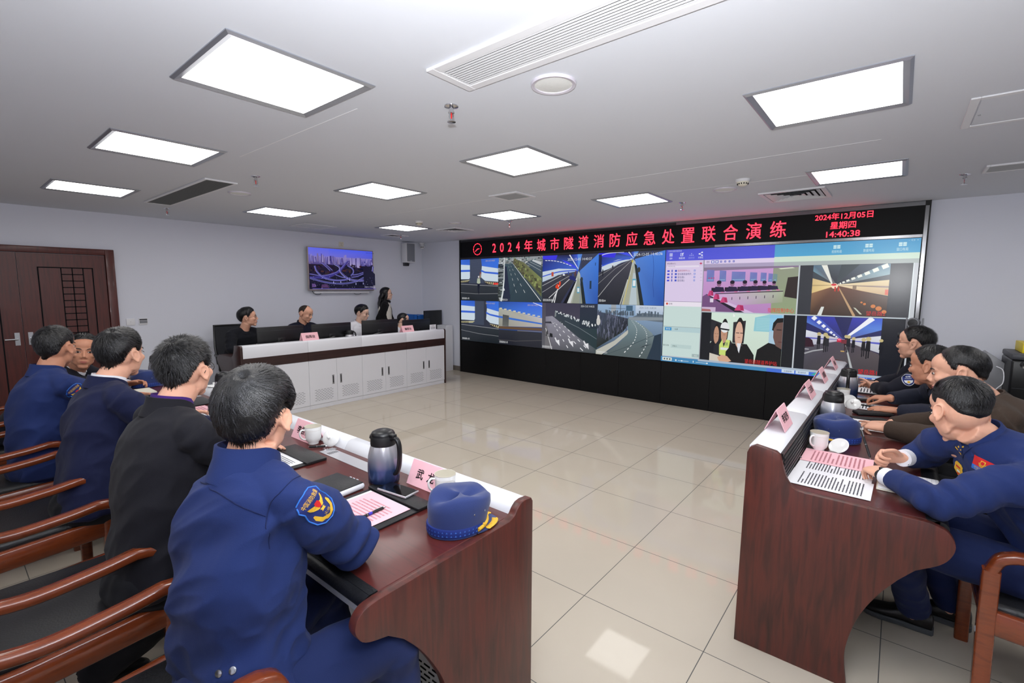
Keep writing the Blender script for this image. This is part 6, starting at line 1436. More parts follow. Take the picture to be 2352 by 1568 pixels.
def hair_surface(d, st, s, wide):
    """radius of the hair shell along directions d (local), measured on the head itself"""
    base = np.zeros(len(d)); bv, HM = st['_head']; R = HM.to_3x3(); o = HM @ (Vector(OH)*s)
    for i, q in enumerate(d):
        w = R @ Vector(q); h = bv.ray_cast(o+w*.128*s, -w, .126*s)
        if h[0] is not None: base[i] = (h[0]-o).length/s
    for c, r in HEAD_ELL: base = np.maximum(base, ray_ell(d, OH, (c[0], c[1]*wide, c[2]), (r[0], r[1]*wide, r[2])))
    el = np.degrees(np.arcsin(np.clip(d[:, 2], -1, 1))); az = np.degrees(np.arctan2(np.abs(d[:, 1]), d[:, 0]))
    lim = interp(az, AZ, LINES[st['line']])
    m = np.clip((el-lim)/st.get('soft', 9), 0, 1); m = np.where(el < -62, 0 if st['line'] != 'long' else m, m); m = m*m*(3-2*m)
    top = np.clip((el-lim-8)/st.get('fade', 34), 0, 1)
    t = (st['side']+(st['top']-st['side'])*top**st.get('pw', 1.2))
    fr = np.clip(d[:, 0], 0, 1)*np.clip((el-30)/25, 0, 1); t = t+st.get('front', 0)*fr
    w = np.array(st['whorl']); w = w/np.linalg.norm(w); ang = np.degrees(np.arccos(np.clip(d@w, -1, 1)))
    t = t*(1-st.get('whole', .5)*np.exp(-(ang/5.5)**2))
    return base, np.where(m > 0, -.006+(t+.006)*m, -.016), m, ang, el, az

def hair(M, s, st, parent, n_str=0, seed=1, wide=1.0, mt=None, name='hair'):
    rn = np.random.RandomState(seed); nu, nv = 72, 44
    dirs = []
    for i in range(nv+1):
        th = PI*i/nv
        for j in range(nu):
            ph = 2*PI*j/nu; dirs.append((math.sin(th)*math.cos(ph), math.sin(th)*math.sin(ph), math.cos(th)))
    D = np.array(dirs); base, t, m, ang, el, az = hair_surface(D, st, s, wide)
    jit = np.array([mnoise.noise((d[0]*7+seed, d[1]*7, d[2]*7))*.5+mnoise.noise((d[0]*18, d[1]*18+seed, d[2]*18))*.5 for d in D])
    t = t+jit*st.get('rough', .003)*m
    P = (np.array(OH)+D*(base+t)[:, None])*s; g = G(); vs = [M @ Vector(p) for p in P]; fs = []
    for i in range(nv):
        for j in range(nu):
            q = (i*nu+j, (i+1)*nu+j, (i+1)*nu+(j+1) % nu, i*nu+(j+1) % nu)
            if max(m[list(q)]) > 0: fs.append(q)
    g.add(vs, fs)
    if n_str:
        d = rn.normal(size=(n_str*4, 3)); d /= np.linalg.norm(d, axis=1)[:, None]
        base, t, m, ang, el, az = hair_surface(d, st, s, wide); keep = (m > .35+.5*rn.rand(len(m))) & (t > .001); d = d[keep][:n_str]
        k = len(d); w = np.array(st['whorl'], float); w /= np.linalg.norm(w)
        base, t, m, ang, el, az = hair_surface(d, st, s, wide)
        L_ = (.5+.6*rn.rand(k))*np.clip(t*st.get('slen', 2.0), .006, .045); lift = st.get('lift', .25)*(0.6+.8*rn.rand(k))
        seg = 3; pts = []; cur = d.copy(); hgt = -.003+np.zeros(k)
        for q in range(seg+1):
            b2, t2, m2, *_ = hair_surface(cur, st, s, wide)
            pts.append((np.array(OH)+cur*(b2+np.maximum(t2, .0005)+hgt)[:, None])*s)
            away = cur*(cur@w)[:, None]-w; away = away/np.maximum(np.linalg.norm(away, axis=1), 1e-4)[:, None]
            sw = np.cross(cur, away); dr = away+sw*st.get('swirl', .5)*np.exp(-(ang/50)**2)[:, None]+np.array(st.get('comb', (0, 0, 0)))[None, :]+rn.normal(size=(k, 3))*st.get('mess', .15)
            dr = dr-cur*(dr*cur).sum(1)[:, None]; dr = dr/np.maximum(np.linalg.norm(dr, axis=1), 1e-4)[:, None]
            cur = cur+dr*(L_/seg/.10)[:, None]; cur = cur/np.linalg.norm(cur, axis=1)[:, None]; hgt = hgt+L_/seg*lift
        pts = np.array(pts); wd = st.get('width', .0016)*(.7+.6*rn.rand(k))
        side = np.cross(pts[1]-pts[0], d); side = side/np.maximum(np.linalg.norm(side, axis=1), 1e-6)[:, None]
        vs = []; fs = []
        for i in range(k):
            o = len(vs)
            for q in range(seg):
                ww = wd[i]*(1-.6*q/seg); vs += [M @ Vector(pts[q, i]-side[i]*ww*s), M @ Vector(pts[q, i]+side[i]*ww*s)]
            vs.append(M @ Vector(pts[seg, i]))
            for q in range(seg-1): fs.append((o+2*q, o+2*q+1, o+2*q+3, o+2*q+2))
            fs.append((o+2*seg-2, o+2*seg-1, o+2*seg))
        n0 = len(g.f); g.add(vs, fs); tone = rn.rand(k) < .22  # these strands get the painted sheen tone
        for i in range(k):
            if tone[i]:
                for q in range(seg): g.m[n0+i*seg+q] = 1
    return part(name, g, [mt or M_hair, M_hairsheen] if n_str else (mt or M_hair), parent, 180)

def spectacles(M, s, parent, frame_m=None):
    fm = frame_m or M_frame; gl = part('glasses', G().tube([M @ V(.101*s, y*s, .010*s) for y in (-.010, 0, .010)], .0011*s, 6), fm, parent, 60)
    for y in (-1, 1):
        g = G(); c = V(.0985, y*.0325, .004); pts = []
        for k in range(21):
            a = 2*PI*k/20; pts.append(M @ ((c+V(-.010*(abs(.024*math.cos(a))/.024)*(1 if y*math.cos(a) > 0 else .1), .0235*math.cos(a), .0185*math.sin(a)*(1-.12*math.cos(a)**2)))*s))
        g.tube(pts, .0012*s, 6); part('rim', g, fm, gl, 60)
        ct = sum(pts[:-1], Vector())/20; o = G().add([ct]+pts[:-1], [(0, i+1, (i+1) % 20+1) for i in range(20)]); part('lens', o, M_lens, gl, 0)
        part('temple', G().tube([M @ (V(x, y*q, z)*s) for x, q, z in ((.088, .058, .010), (.05, .074, .010), (-.005, .083, .012), (-.022, .084, -.006))], .0013*s, 6), fm, gl, 60)
def lens_mat():
    m = bpy.data.materials.new('clear_lens'); m.use_nodes = True; nt = m.node_tree; nt.nodes.clear()
    o = nt.nodes.new('ShaderNodeOutputMaterial'); mx = nt.nodes.new('ShaderNodeMixShader'); tr = nt.nodes.new('ShaderNodeBsdfTransparent'); gl = nt.nodes.new('ShaderNodeBsdfGlossy'); gl.inputs['Roughness'].default_value = .03
    mx.inputs[0].default_value = .07; nt.links.new(tr.outputs[0], mx.inputs[1]); nt.links.new(gl.outputs[0], mx.inputs[2]); nt.links.new(mx.outputs[0], o.inputs[0]); return m
M_lens = lens_mat()

def head_matrix(c, face, up=(0, 0, 1)):
    f = Vector(face).normalized(); u = Vector(up); l = u.cross(f).normalized(); u = f.cross(l)
    return Matrix(((f.x, l.x, u.x, c[0]), (f.y, l.y, u.y, c[1]), (f.z, l.z, u.z, c[2]), (0, 0, 0, 1)))

def shoe(parent, ank, toe, m=M_shoe, L_=.27):
    a = Vector((ank[0], ank[1], 0)); d = Vector((toe[0], toe[1], 0)).normalized(); l = V(0, 0, 1).cross(d)
    def ring(x, z, hw, hh): return (a+d*x+V(0, 0, z), l, V(0, 0, 1), hw, hh)
    g = G(); loftG(g, [(a-d*.075+V(0, 0, .05), l, V(0, 0, 1), .020, .02), ring(-.068, .055, .032, .040), ring(-.03, .060, .036, .046), ring(.03, .058, .037, .042), ring(.09, .044, .042, .028), ring(.14, .038, .045, .022), ring(.175, .034, .038, .016), ring(.192, .030, .018, .008)], 18, 2.4)
    sh = part('shoe', g, m, parent, 60)
    q = G(); pl = [(-.078, -.018), (-.072, -.030), (-.02, -.034), (.05, -.036), (.12, -.047), (.17, -.038), (.196, -.016), (.196, .016), (.17, .038), (.12, .047), (.05, .036), (-.02, .034), (-.072, .030), (-.078, .018)]
    q.prism(pl, Matrix(((d.x, l.x, 0, a.x), (d.y, l.y, 0, a.y), (0, 0, 1, .001), (0, 0, 0, 1))), .026, bev=.004); part('sole', q, M_sole, sh, 60)

from mathutils.bvhtree import BVHTree
def bvh_of(ob):
    me = ob.data; return BVHTree.FromPolygons([v.co for v in me.vertices], [tuple(p.vertices) for p in me.polygons])
PEOPLE = {}
def person(key, label, J, look):
    """J: joints in world space; look: clothing and hair"""
    hip, neck, head = Vector(J['hip']), Vector(J['neck']), Vector(J['head'])
    lat = Vector(J['lat']).normalized(); hl = Vector(J.get('hlat', J['lat'])).normalized(); up = (neck-hip).normalized()
    t = thing('person', label, 'person', (hip.x, hip.y, 0)); vox = look.get('vox', .0055)
    bow = J.get('bow', .03); sw = J.get('sw', .185); k = look.get('k', 1.0)
    fw0 = hl.cross(V(0, 0, 1))
    mid = (hip+neck)*.5-fw0*bow
    def C(s): return hip*(1-s)**2+mid*2*s*(1-s)+neck*s*s if 0 <= s <= 1 else (hip+(hip-mid).normalized()*(-s)*.45 if s < 0 else neck+(neck-mid).normalized()*(s-1)*.45)
    def rings(tab, kk):
        out = []
        for s, a, b in tab:
            T = (C(s+.03)-C(s-.03)).normalized(); l = (hl*(1-s)+lat*s).normalized(); l = (l-T*l.dot(T)).normalized(); out.append((C(s), l, l.cross(T), a*kk, b*kk))
        return out
    shc = neck-up*.055; sh = {}
    for sd, q in (('L', 1), ('R', -1)): sh[sd] = Vector(J['sh'+sd]) if 'sh'+sd in J else shc+lat*q*sw
    M = head_matrix(head, J['face'], J.get('up', (0, 0, 1))); hs = look.get('hs', 1.0); wide = look.get('wide', 1.0)
    # ---- body: one continuous skin surface
    g = G(); loftG(g, rings([(-.12, .12, .09), (0, .145, .10), (.3, .135, .09), (.6, .145, .095), (.85, .14, .08), (.97, .09, .06), (1.04, .055, .055)], .95), 20)
    hb = M @ V(-.022*hs, 0, -.060*hs); nf = lat.cross(up)
    g.tube(catmull([neck-up*.04-nf*.005, neck+up*.02, hb], 3), [(.066*k, .062*k)]*3+[(.056*k, .060*k)]*3+[(.054*k, .058*k)], 18, side=lat)
    g.tube([hb, M @ V(-.005, 0, -.02)], .050*hs, 14)
    head_geo(g, M, hs, look.get('female', False), wide)
    for sd in 'LR':
        e, w = Vector(J['el'+sd]), Vector(J['wr'+sd]); g.tube(catmull([neck-up*.07+(sh[sd]-neck)*.3, sh[sd], (sh[sd]+e)*.5, e, (e+w)*.5, w], 3), [.043*k]*8+[.040*k]*3+[.037*k]*2+[.034*k, .031*k, .026*k], 14)
        if 'hd'+sd in J:
            h = J['hd'+sd]; hand(g, w, h['d'], h.get('n', (0, 0, 1)), h['t'], h.get('c', (10, 18, 12)), look.get('hands', 1.0), h.get('sp', 3), h.get('tc', 18), h.get('cs'))
        kn, an = Vector(J['kn'+sd]), Vector(J['an'+sd]); hp = hip+hl*(.09 if sd == 'L' else -.09)
        g.tube(catmull([hp, (hp+kn)*.5, kn, (kn+an)*.5, an-V(0, 0, .04)], 3), [.07]*4+[.055]*4+[.045]*3+[.035]*2, 14)
    b = remesh('body', g, vox, look.get('skin', SK1), t, look.get('bsm', 3))
    face_parts(M, hs, b, closed=look.get('closed', False), lipc=look.get('lip', M_lip))
    if look.get('glasses'): spectacles(M, hs, t)
    # ---- jacket or shirt
    cm = look['top']; g = G(); ck = k*look.get('ck', 1.0)
    hem = look.get('hem', -.16)
    loftG(g, rings([(hem, .188, .150), (hem*.5, .198, .155), (.06, .196, .148), (.25, .186, .138), (.45, .184, .134), (.65, .194, .134), (.80, .198, .124), (.90, .178, .106), (.97, .115, .085), (1.01, .085, .078)], ck), 32, 2.5)
    for sd in 'LR':
        e, w, S = Vector(J['el'+sd]), Vector(J['wr'+sd]), sh[sd]; nb = neck-up*.02
        g.tube(catmull([nb-up*.02, nb+(S-nb)*.45+up*.004, S+up*.0], 4), [.064*ck]*4+[.062*ck]*4+[.058*ck], 16)
        wd = (w-e).normalized(); we = w-wd*look.get('cuff', .012)
        g.tube(catmull([S-(e-S)*.05, S+(e-S)*.25, S+(e-S)*.6, e, e+(we-e)*.4, we], 4), [x*ck*look.get('slv', 1.0) for x in [.066]*3+[.071]*3+[.071]*3+[.066]*3+[.062]*3+[.058]*3+[.052, .047, .044]], 18)
        g.ell(e, [.063*ck*look.get('slv', 1.0)]*3); ad = (e-S).normalized(); g.ell(S+ad*.03-(S-neck).normalized()*.014-V(0, 0, .004), (.068*ck, .066*ck, .092*ck), M=ad.to_track_quat('Z', 'Y').to_matrix())
    fd = np.array(J.get('fold', lat)); fd = fd/np.linalg.norm(fd); amp = look.get('amp', .006); sd_ = len(key)*3.1+ord(key[0])
    els = [(np.array(J['el'+s]), np.array(sh[s]), np.array(J['wr'+s])) for s in 'LR']
    ctr = np.array(hip)
    def fold(P):
        w1 = np.clip(1.15-np.abs(((P-ctr)@np.array(up))/.58-.28), 0.15, 1)
        n1 = nz(P, 8.5, fd, 4.5, sd_); n2 = nz(P, 17, fd, 3.0, sd_+4); n3 = nz(P, 5, None, 1, sd_+9)
        d = amp*w1*((1-3.2*np.abs(n1))*1.0+(1-2.6*np.abs(n2))*.35)+amp*.7*n3
        for e, S, w in els:
            ax = (e-S)/np.linalg.norm(e-S); rel = P-e; dist = np.linalg.norm(rel, axis=1); we = np.exp(-(dist/.12)**2)
            ph = (rel@ax)*85+nz(P, 9, None, 1, sd_+2)*3.2; d = d*(1-we*.6)+we*amp*.75*np.sin(ph)
            # soft drag folds along the sleeve away from the elbow
            for o_, q in ((S, .10),):
                wa = np.exp(-(np.linalg.norm(P-(o_+(e-o_)*.35), axis=1)/q)**2); d = d+wa*amp*.5*(1-2.4*np.abs(nz(P, 17, ax*.4+fd*.8, 4, sd_+6)))
        return d
    jk = remesh(look.get('topname', 'jacket'), g, look.get('jvox', vox*1.25), cm, t, 14, fold, look.get('toplabel'))
    PEOPLE[key] = dict(root=t, jacket=jk, M=M, neck=neck, up=up, lat=lat, sh=sh, body=b)
    # cuffs
    if look.get('cuffs'):
        for sd in look['cuffs']:
            e, w = Vector(J['el'+sd]), Vector(J['wr'+sd]); wd = (w-e).normalized(); part('shirt_cuff', G().tube([w-wd*.035, w+wd*.004, w+wd*.006, w-wd*.035], [.037, .0365, .033, .033], 20), C_white, t, 60)
    # ---- collar: ring that hugs the neck
    if look.get('collar'):
        cm2 = look['collar']; ch = look.get('cheight', .05); nf2 = lat.cross(up).normalized(); g = G(); n = 28; vs = []
        rows = ((-.028, 1.18), (0.0, 1.05), (ch*.6, .98), (ch, 1.0), (ch*.98, 1.10), (ch*.5, 1.14), (-.02, 1.36))
        for h, r in rows:
            for j in range(n+1):
                a = math.radians(-168+336*j/n); front = max(0, -math.cos(a)) if False else 0
                # a = 0 at the nape
                x = -math.cos(a); y = math.sin(a); op = max(0, x)**2
                vs.append(neck+up*(h*(1-.45*op)-.012*op)+lat*(y*.066*k*r)+nf2*(x*.072*k*r-.004))
        m_ = n+1; fs = [(i*m_+j, i*m_+j+1, (i+1)*m_+j+1, (i+1)*m_+j) for i in range(len(rows)-1) for j in range(n)]
        part('collar', g.add(vs, fs), cm2, jk, 60, look.get('collarlabel'))
    if look.get('shirt'):
        nf2 = lat.cross(up).normalized(); g = G(); vs = []; n = 28; sh_ = look.get('cheight', .05)+.007; rows = ((-.03, 1.0), (sh_, .90), (sh_+.002, .95), (-.02, 1.1))
        for h, r in rows:
            for j in range(n+1):
                a = math.radians(-172+344*j/n); x = -math.cos(a); y = math.sin(a); op = max(0, x)**2
                vs.append(neck+up*(h*(1-.3*op))+lat*(y*.066*k*r)+nf2*(x*.072*k*r))
        m_ = n+1; fs = [(i*m_+j, i*m_+j+1, (i+1)*m_+j+1, (i+1)*m_+j) for i in range(len(rows)-1) for j in range(n)]
        part('shirt_collar', g.add(vs, fs), look['shirt'], jk, 60)
    # ---- trousers
    g = G(); g.ell(hip-V(0, 0, .02), (.17*k, .17*k, .12*k))
    for sd in 'LR':
        kn, an = Vector(J['kn'+sd]), Vector(J['an'+sd]); hp = hip+hl*(.09 if sd == 'L' else -.09)
        g.tube(catmull([hp, hp+(kn-hp)*.45, kn, kn+(an-kn)*.45, an], 4), [.098]*3+[.094]*3+[.085]*2+[.078]*2+[.070]*3+[.064]*2+[.062, .064], 18)
    ax = np.array(J['knR'])-np.array(hip)
    def tf(P): return .0045*(1-2.4*np.abs(nz(P, 12, ax, 3.0, sd_+20)))+.003*nz(P, 26, ax, 2, sd_)
    remesh('trousers', g, vox*1.5, look.get('bottom', C_trouser), t, 6, tf)
    for sd in 'LR':
        if look.get('shoes', True): shoe(t, J['an'+sd], J.get('toe'+sd, J.get('toe', tuple(lat.cross(V(0, 0, 1))))))
    # ---- hair
    st = dict(look['hair']); st['_head'] = (bvh_of(b), M)
    hair(M, hs, st, t, look.get('strands', 0), look.get('seed', 1), wide, look.get('hm', M_hair))
    return t

class Decal:
    """embroidered badge that follows the cloth: local xy shapes are dropped onto the garment along -n"""
    def __init__(s, ob, c, n, up, tilt=0):
        s.b = bvh_of(ob); n = Vector(n).normalized(); u = Vector(up); u = (u-n*u.dot(n)).normalized(); x = u.cross(n).normalized()
        if tilt: R = Matrix.Rotation(math.radians(tilt), 3, n); u = R @ u; x = R @ x
        s.c, s.n, s.x, s.y = Vector(c), n, x, u
        h = s.b.ray_cast(s.c+n*.15, -n); s.base = (h[0]-s.c).dot(n) if h[0] is not None else 0
    def P(s, x, y, off):
        o = s.c+s.x*x+s.y*y; h = s.b.ray_cast(o+s.n*.15, -s.n)
        if h[0] is None or abs((h[0]-o).dot(s.n)-s.base) > .03: return o+s.n*(s.base+off)
        return h[0]+s.n*off
    def poly(s, g, pts, off, mi=0, inner=5):
        """filled outline subdivided towards its centre"""
        n = len(pts); cx = sum(p[0] for p in pts)/n; cy = sum(p[1] for p in pts)/n; vs = []; fs = []
        for k in range(inner+1):
            f = 1-k/(inner+1); vs += [s.P(cx+(x-cx)*f, cy+(y-cy)*f, off) for x, y in pts]
        vs.append(s.P(cx, cy, off))
        for k in range(inner):
            for j in range(n): fs.append((k*n+j, k*n+(j+1) % n, (k+1)*n+(j+1) % n, (k+1)*n+j))
        for j in range(n): fs.append((inner*n+j, inner*n+(j+1) % n, len(vs)-1))
        g.add(vs, fs, mi); return g
    def text(s, g, t, cx, cy, w, h, off, mi=0, rot=0):
        vs, fs, tw, th = text_geo(t); ca, sa = math.cos(rot), math.sin(rot); out = []
        for p in vs:
            x, y = p[0]/tw*w-w/2, p[1]/th*h-h/2; out.append(s.P(cx+x*ca-y*sa, cy+x*sa+y*ca, off))
        g.add(out, fs, mi)
    def tube(s, g, pts, r, off, mi=0): g.tube([s.P(x, y, off) for x, y in pts], r, 6, mi)
# ------------------------------------------------------------------ the seated and standing people
ST_SPIKY = dict(line='low', side=.010, top=.017, front=.004, whorl=(-.52, .02, .85), rough=.003, slen=1.5, lift=.55, mess=.2, swirl=.3, fade=26, width=.0010)
ST_A = dict(line='low', side=.014, top=.024, front=.008, whorl=(-.62, .0, .78), rough=.004, slen=2.2, lift=.12, mess=.12, swirl=.6, fade=22, whole=.6, width=.002)
ST_C = dict(line='short', side=.008, top=.022, front=.008, whorl=(-.55, -.05, .83), rough=.003, slen=2.0, lift=.2, mess=.12, swirl=.5, fade=30)
ST_D = dict(line='short', side=.005, top=.013, front=.004, whorl=(-.5, .1, .85), rough=.002, slen=2.0, lift=.3, mess=.2, fade=30)
ST_FADE = dict(line='fade', soft=18, side=.001, top=.018, front=.004, whorl=(-.60, -.05, .80), rough=.002, slen=2.2, lift=.2, mess=.15, swirl=.6, fade=55, pw=1.0)
ST_REC = dict(line='receding', side=.007, top=.016, front=.002, whorl=(-.75, .05, .66), rough=.003, slen=2.4, lift=.12, mess=.12, comb=(-.5, 0, 0), fade=34)
ST_YOUNG = dict(line='low', side=.008, top=.026, front=.012, whorl=(-.6, 0, .8), rough=.004, slen=2, lift=.2, mess=.2, fade=28)
ST_BALD = dict(line='bald', side=.004, top=.001, front=0, whorl=(-.6, 0, .8), rough=.001, fade=60)
ST_LONG = dict(line='long', side=.014, top=.016, front=0, whorl=(.2, 0, 1), rough=.003, fade=20)

def seated(hip, neck, head, face, lat, **k):
    d = dict(hip=hip, neck=neck, head=head, face=face, lat=lat); d.update(k); return d
LT = (0, 1, 0)
# nearest man at the left desk
person('A', 'seated man in blue fire service jacket nearest the camera, back turned, elbow on the desk', seated(
    (-1.57, .135, .53), (-1.50, .20, 1.085), (-1.462, .222, 1.216), (.72, .68, -.08), (-.14, 1, .0), hlat=(0, 1, 0), sw=.19, bow=.045, shL=(-1.475, .355, 1.005), shR=(-1.468, .015, 1.035),
    elR=(-1.285, .045, .826), wrR=(-1.275, .285, .805), elL=(-1.37, .62, .828), wrL=(-1.29, .40, .80), hdR=dict(d=(.3, .9, 0), t=(1, -.3, .2)), hdL=dict(d=(.2, -.95, 0), t=(.9, .2, .2)),
    knR=(-1.25, -.055, .545), anR=(-1.17, -.05, .10), knL=(-1.24, .34, .54), anL=(-1.15, .36, .10), toe=(1, 0), fold=(.35, -.75, .5)),
    dict(top=C_fire, bottom=C_fire2, collar=C_fire, cheight=.068, hair=ST_A, strands=6500, seed=3, vox=.005, jvox=.0055, amp=.016, hs=1.04, k=1.04, ck=.93))
person('B', 'seated man in black suit with spiky hair, second from the camera at the left desk', seated(
    (-1.55, .93, .53), (-1.445, 1.06, 1.09), (-1.370, 1.105, 1.236), (.76, .64, -.02), (-.10, 1, 0), sw=.20, bow=.05,
    elR=(-1.22, .84, .828), wrR=(-1.19, 1.10, .80), elL=(-1.28, 1.40, .828), wrL=(-1.08, 1.28, .80), hdR=dict(d=(.1, .95, 0), t=(.8, -.1, .3)), hdL=dict(d=(.8, -.5, 0), t=(-.2, -.8, .3)),
    knR=(-1.22, .88, .54), anR=(-1.75, 1.12, .10), knL=(-1.20, 1.22, .54), anL=(-1.1, 1.22, .10), toe=(1, .3), fold=(.35, -.5, .6)),
    dict(top=C_black, collar=C_black, cheight=.055, shirt=C_purple, hair=ST_SPIKY, strands=6000, seed=5, vox=.0055, amp=.010, k=1.04, ck=.93, hs=1.03, glasses=True, skin=SK1))
person('C', 'seated man in navy suit with white shirt collar, third at the left desk', seated(
    (-1.57, 1.90, .53), (-1.465, 2.0, 1.078), (-1.388, 2.05, 1.215), (.74, .66, -.05), (-.06, 1, 0), sw=.20, bow=.05,
    elR=(-1.26, 1.74, .828), wrR=(-1.06, 1.90, .80), elL=(-1.28, 2.34, .828), wrL=(-1.08, 2.24, .80), hdR=dict(d=(.8, .4, 0), t=(.3, -.8, .3)), hdL=dict(d=(.8, -.3, 0), t=(-.2, -.8, .3)),
    knR=(-1.24, 1.85, .54), anR=(-1.12, 1.85, .10), knL=(-1.24, 2.2, .54), anL=(-1.12, 2.2, .10), toe=(1, 0), fold=(.4, -.6, .5)),
    dict(top=C_navy, collar=C_navy, cheight=.04, shirt=C_white, hair=ST_C, strands=5000, seed=7, vox=.006, amp=.011, k=1.04, ck=.93, hs=1.05, skin=SK1))
person('D', 'seated man in blue fire service jacket beside the door, turning to his neighbour', seated(
    (-1.65, 2.76, .53), (-1.59, 2.85, 1.055), (-1.54, 2.90, 1.195), (.62, .78, -.08), (-.22, 1, 0), sw=.20, bow=.06,
    elR=(-1.30, 2.66, .828), wrR=(-1.15, 2.85, .80), elL=(-1.38, 3.22, .828), wrL=(-1.16, 3.12, .80), hdR=dict(d=(.8, .4, 0), t=(.3, -.8, .3)), hdL=dict(d=(.8, -.3, 0), t=(-.2, -.8, .3)),
    knR=(-1.28, 2.70, .54), anR=(-1.2, 2.7, .10), knL=(-1.28, 3.0, .54), anL=(-1.2, 3.0, .10), toe=(1, 0), fold=(.4, -.6, .5)),
    dict(top=C_fire, bottom=C_fire2, collar=C_fire, cheight=.05, hair=ST_D, strands=3500, seed=9, vox=.006, amp=.011, k=1.05, ck=.93, hs=1.06, skin=SK2))
person('E', 'seated man in black police jacket leaning in to talk, his face towards the camera', seated(
    (-1.66, 3.75, .53), (-1.37, 3.66, .945), (-1.32, 3.555, 1.093), (-.10, -1, -.03), (.35, .9, .2), sw=.19, bow=.06, up=(.12, 0, 1),
    elR=(-1.22, 3.42, .828), wrR=(-1.10, 3.66, .80), elL=(-1.18, 3.88, .82), wrL=(-1.06, 3.62, .80), hdR=dict(d=(.6, .5, 0), t=(.3, -.8, .3)), hdL=dict(d=(.75, -.45, .12), t=(-.5, -.6, .5), c=(22, 45, 30)),
    knR=(-1.26, 3.6, .54), anR=(-1.15, 3.6, .10), knL=(-1.26, 3.9, .54), anL=(-1.15, 3.9, .10), toe=(1, 0)),
    dict(top=C_police, collar=C_police, cheight=.03, shirt=C_white, hair=ST_D, strands=2500, seed=11, vox=.005, amp=.004, hs=1.06, k=1.05, skin=SK2, cuffs='L', wide=1.06))
# operators behind the back console
LB = (1, 0, 0)
def operator(key, label, hip, neck, head, face, look, lat=LB, hx=.16, el=.24):
    e = Vector(neck); f = Vector(lat).cross(V(0, 0, 1)).normalized(); l = Vector(lat).normalized(); o = Vector((hip[0], hip[1], 0))
    J = seated(hip, neck, head, face, lat, sw=.18 if look.get('female') is None else .16)
    for sd, q in (('L', 1), ('R', -1)):
        J['el'+sd] = tuple(Vector((e.x, e.y, .79))+l*q*(el+.02)+f*.10); J['wr'+sd] = tuple(Vector((e.x, e.y, .775))+l*q*.14+f*.34); J['hd'+sd] = dict(d=f-l*q*.2, t=-l*q+V(0, 0, .2), c=(20, 35, 25))
        J['kn'+sd] = tuple(o+l*q*.12+f*.42+V(0, 0, .52)); J['an'+sd] = tuple(o+l*q*.12+f*.40+V(0, 0, .10))
    J['toe'] = (f.x, f.y); return person(key, label, J, look)
operator('F', 'seated man with glasses in black sweater at the left end of the back console', (.56, 5.74, .53), (.595, 5.55, 1.02), (.632, 5.50, 1.175), (.90, -.42, .06), dict(top=C_sweater, topname='sweater', hair=ST_YOUNG, strands=1200, vox=.007, amp=.004, glasses=True, collar=C_sweater, cheight=.012, skin=SK1), lat=(1, .25, 0))
operator('G', 'seated balding man in dark navy jacket at the back console, looking down', (1.42, 5.74, .53), (1.415, 5.60, 1.045), (1.432, 5.53, 1.195), (.45, -.82, -.34), dict(top=C_navyj, hair=ST_BALD, vox=.007, amp=.004, collar=C_navyj, cheight=.045, skin=SK1, closed=True, hm=M_hairfade))
operator('H', 'seated young man with glasses in white shirt at the back console', (2.36, 5.72, .53), (2.355, 5.60, 1.01), (2.378, 5.54, 1.165), (.50, -.80, -.22), dict(top=C_white, topname='shirt', hair=ST_YOUNG, strands=1200, vox=.007, amp=.004, collar=C_white, cheight=.04, glasses=True, skin=SK3, hs=1.02))
operator('I', 'seated young woman with glasses and tied back dark hair at the back console', (3.05, 5.60, .47), (3.085, 5.49, .885), (3.118, 5.44, 1.025), (.78, -.58, -.12), dict(top=C_white, topname='shirt', hair=dict(ST_LONG, line='tied', top=.012, side=.010), vox=.007, amp=.004, collar=C_white, cheight=.035, glasses=True, skin=SK3, hs=.94, k=.9, female=True))
# standing woman
J = seated((3.20, 6.08, .86), (3.205, 6.08, 1.335), (3.225, 6.05, 1.462), (.86, -.46, .06), (.55, .80, 0), hlat=(.6, .75, 0), sw=.165, bow=.01,
    elL=(3.40, 6.17, 1.02), wrL=(3.35, 6.02, .90), elR=(3.02, 6.02, 1.02), wrR=(3.18, 5.93, .90), hdL=dict(d=(-.4, -.7, -.2), t=(.3, -.4, .8)), hdR=dict(d=(.8, -.2, -.1), t=(.3, -.3, .8)),
    knL=(3.26, 6.12, .47), anL=(3.27, 6.14, .08), knR=(3.13, 6.02, .47), anR=(3.13, 6.03, .08), toe=(.8, -.6))
person('J', 'standing woman with long black hair, glasses and cream vest beside the corner', J, dict(top=C_scarf, topname='black_top', hair=dict(ST_LONG), vox=.007, amp=.003, skin=SK3, hs=.95, k=.86, ck=.95, female=True, glasses=True, hem=-.05, slv=.93))
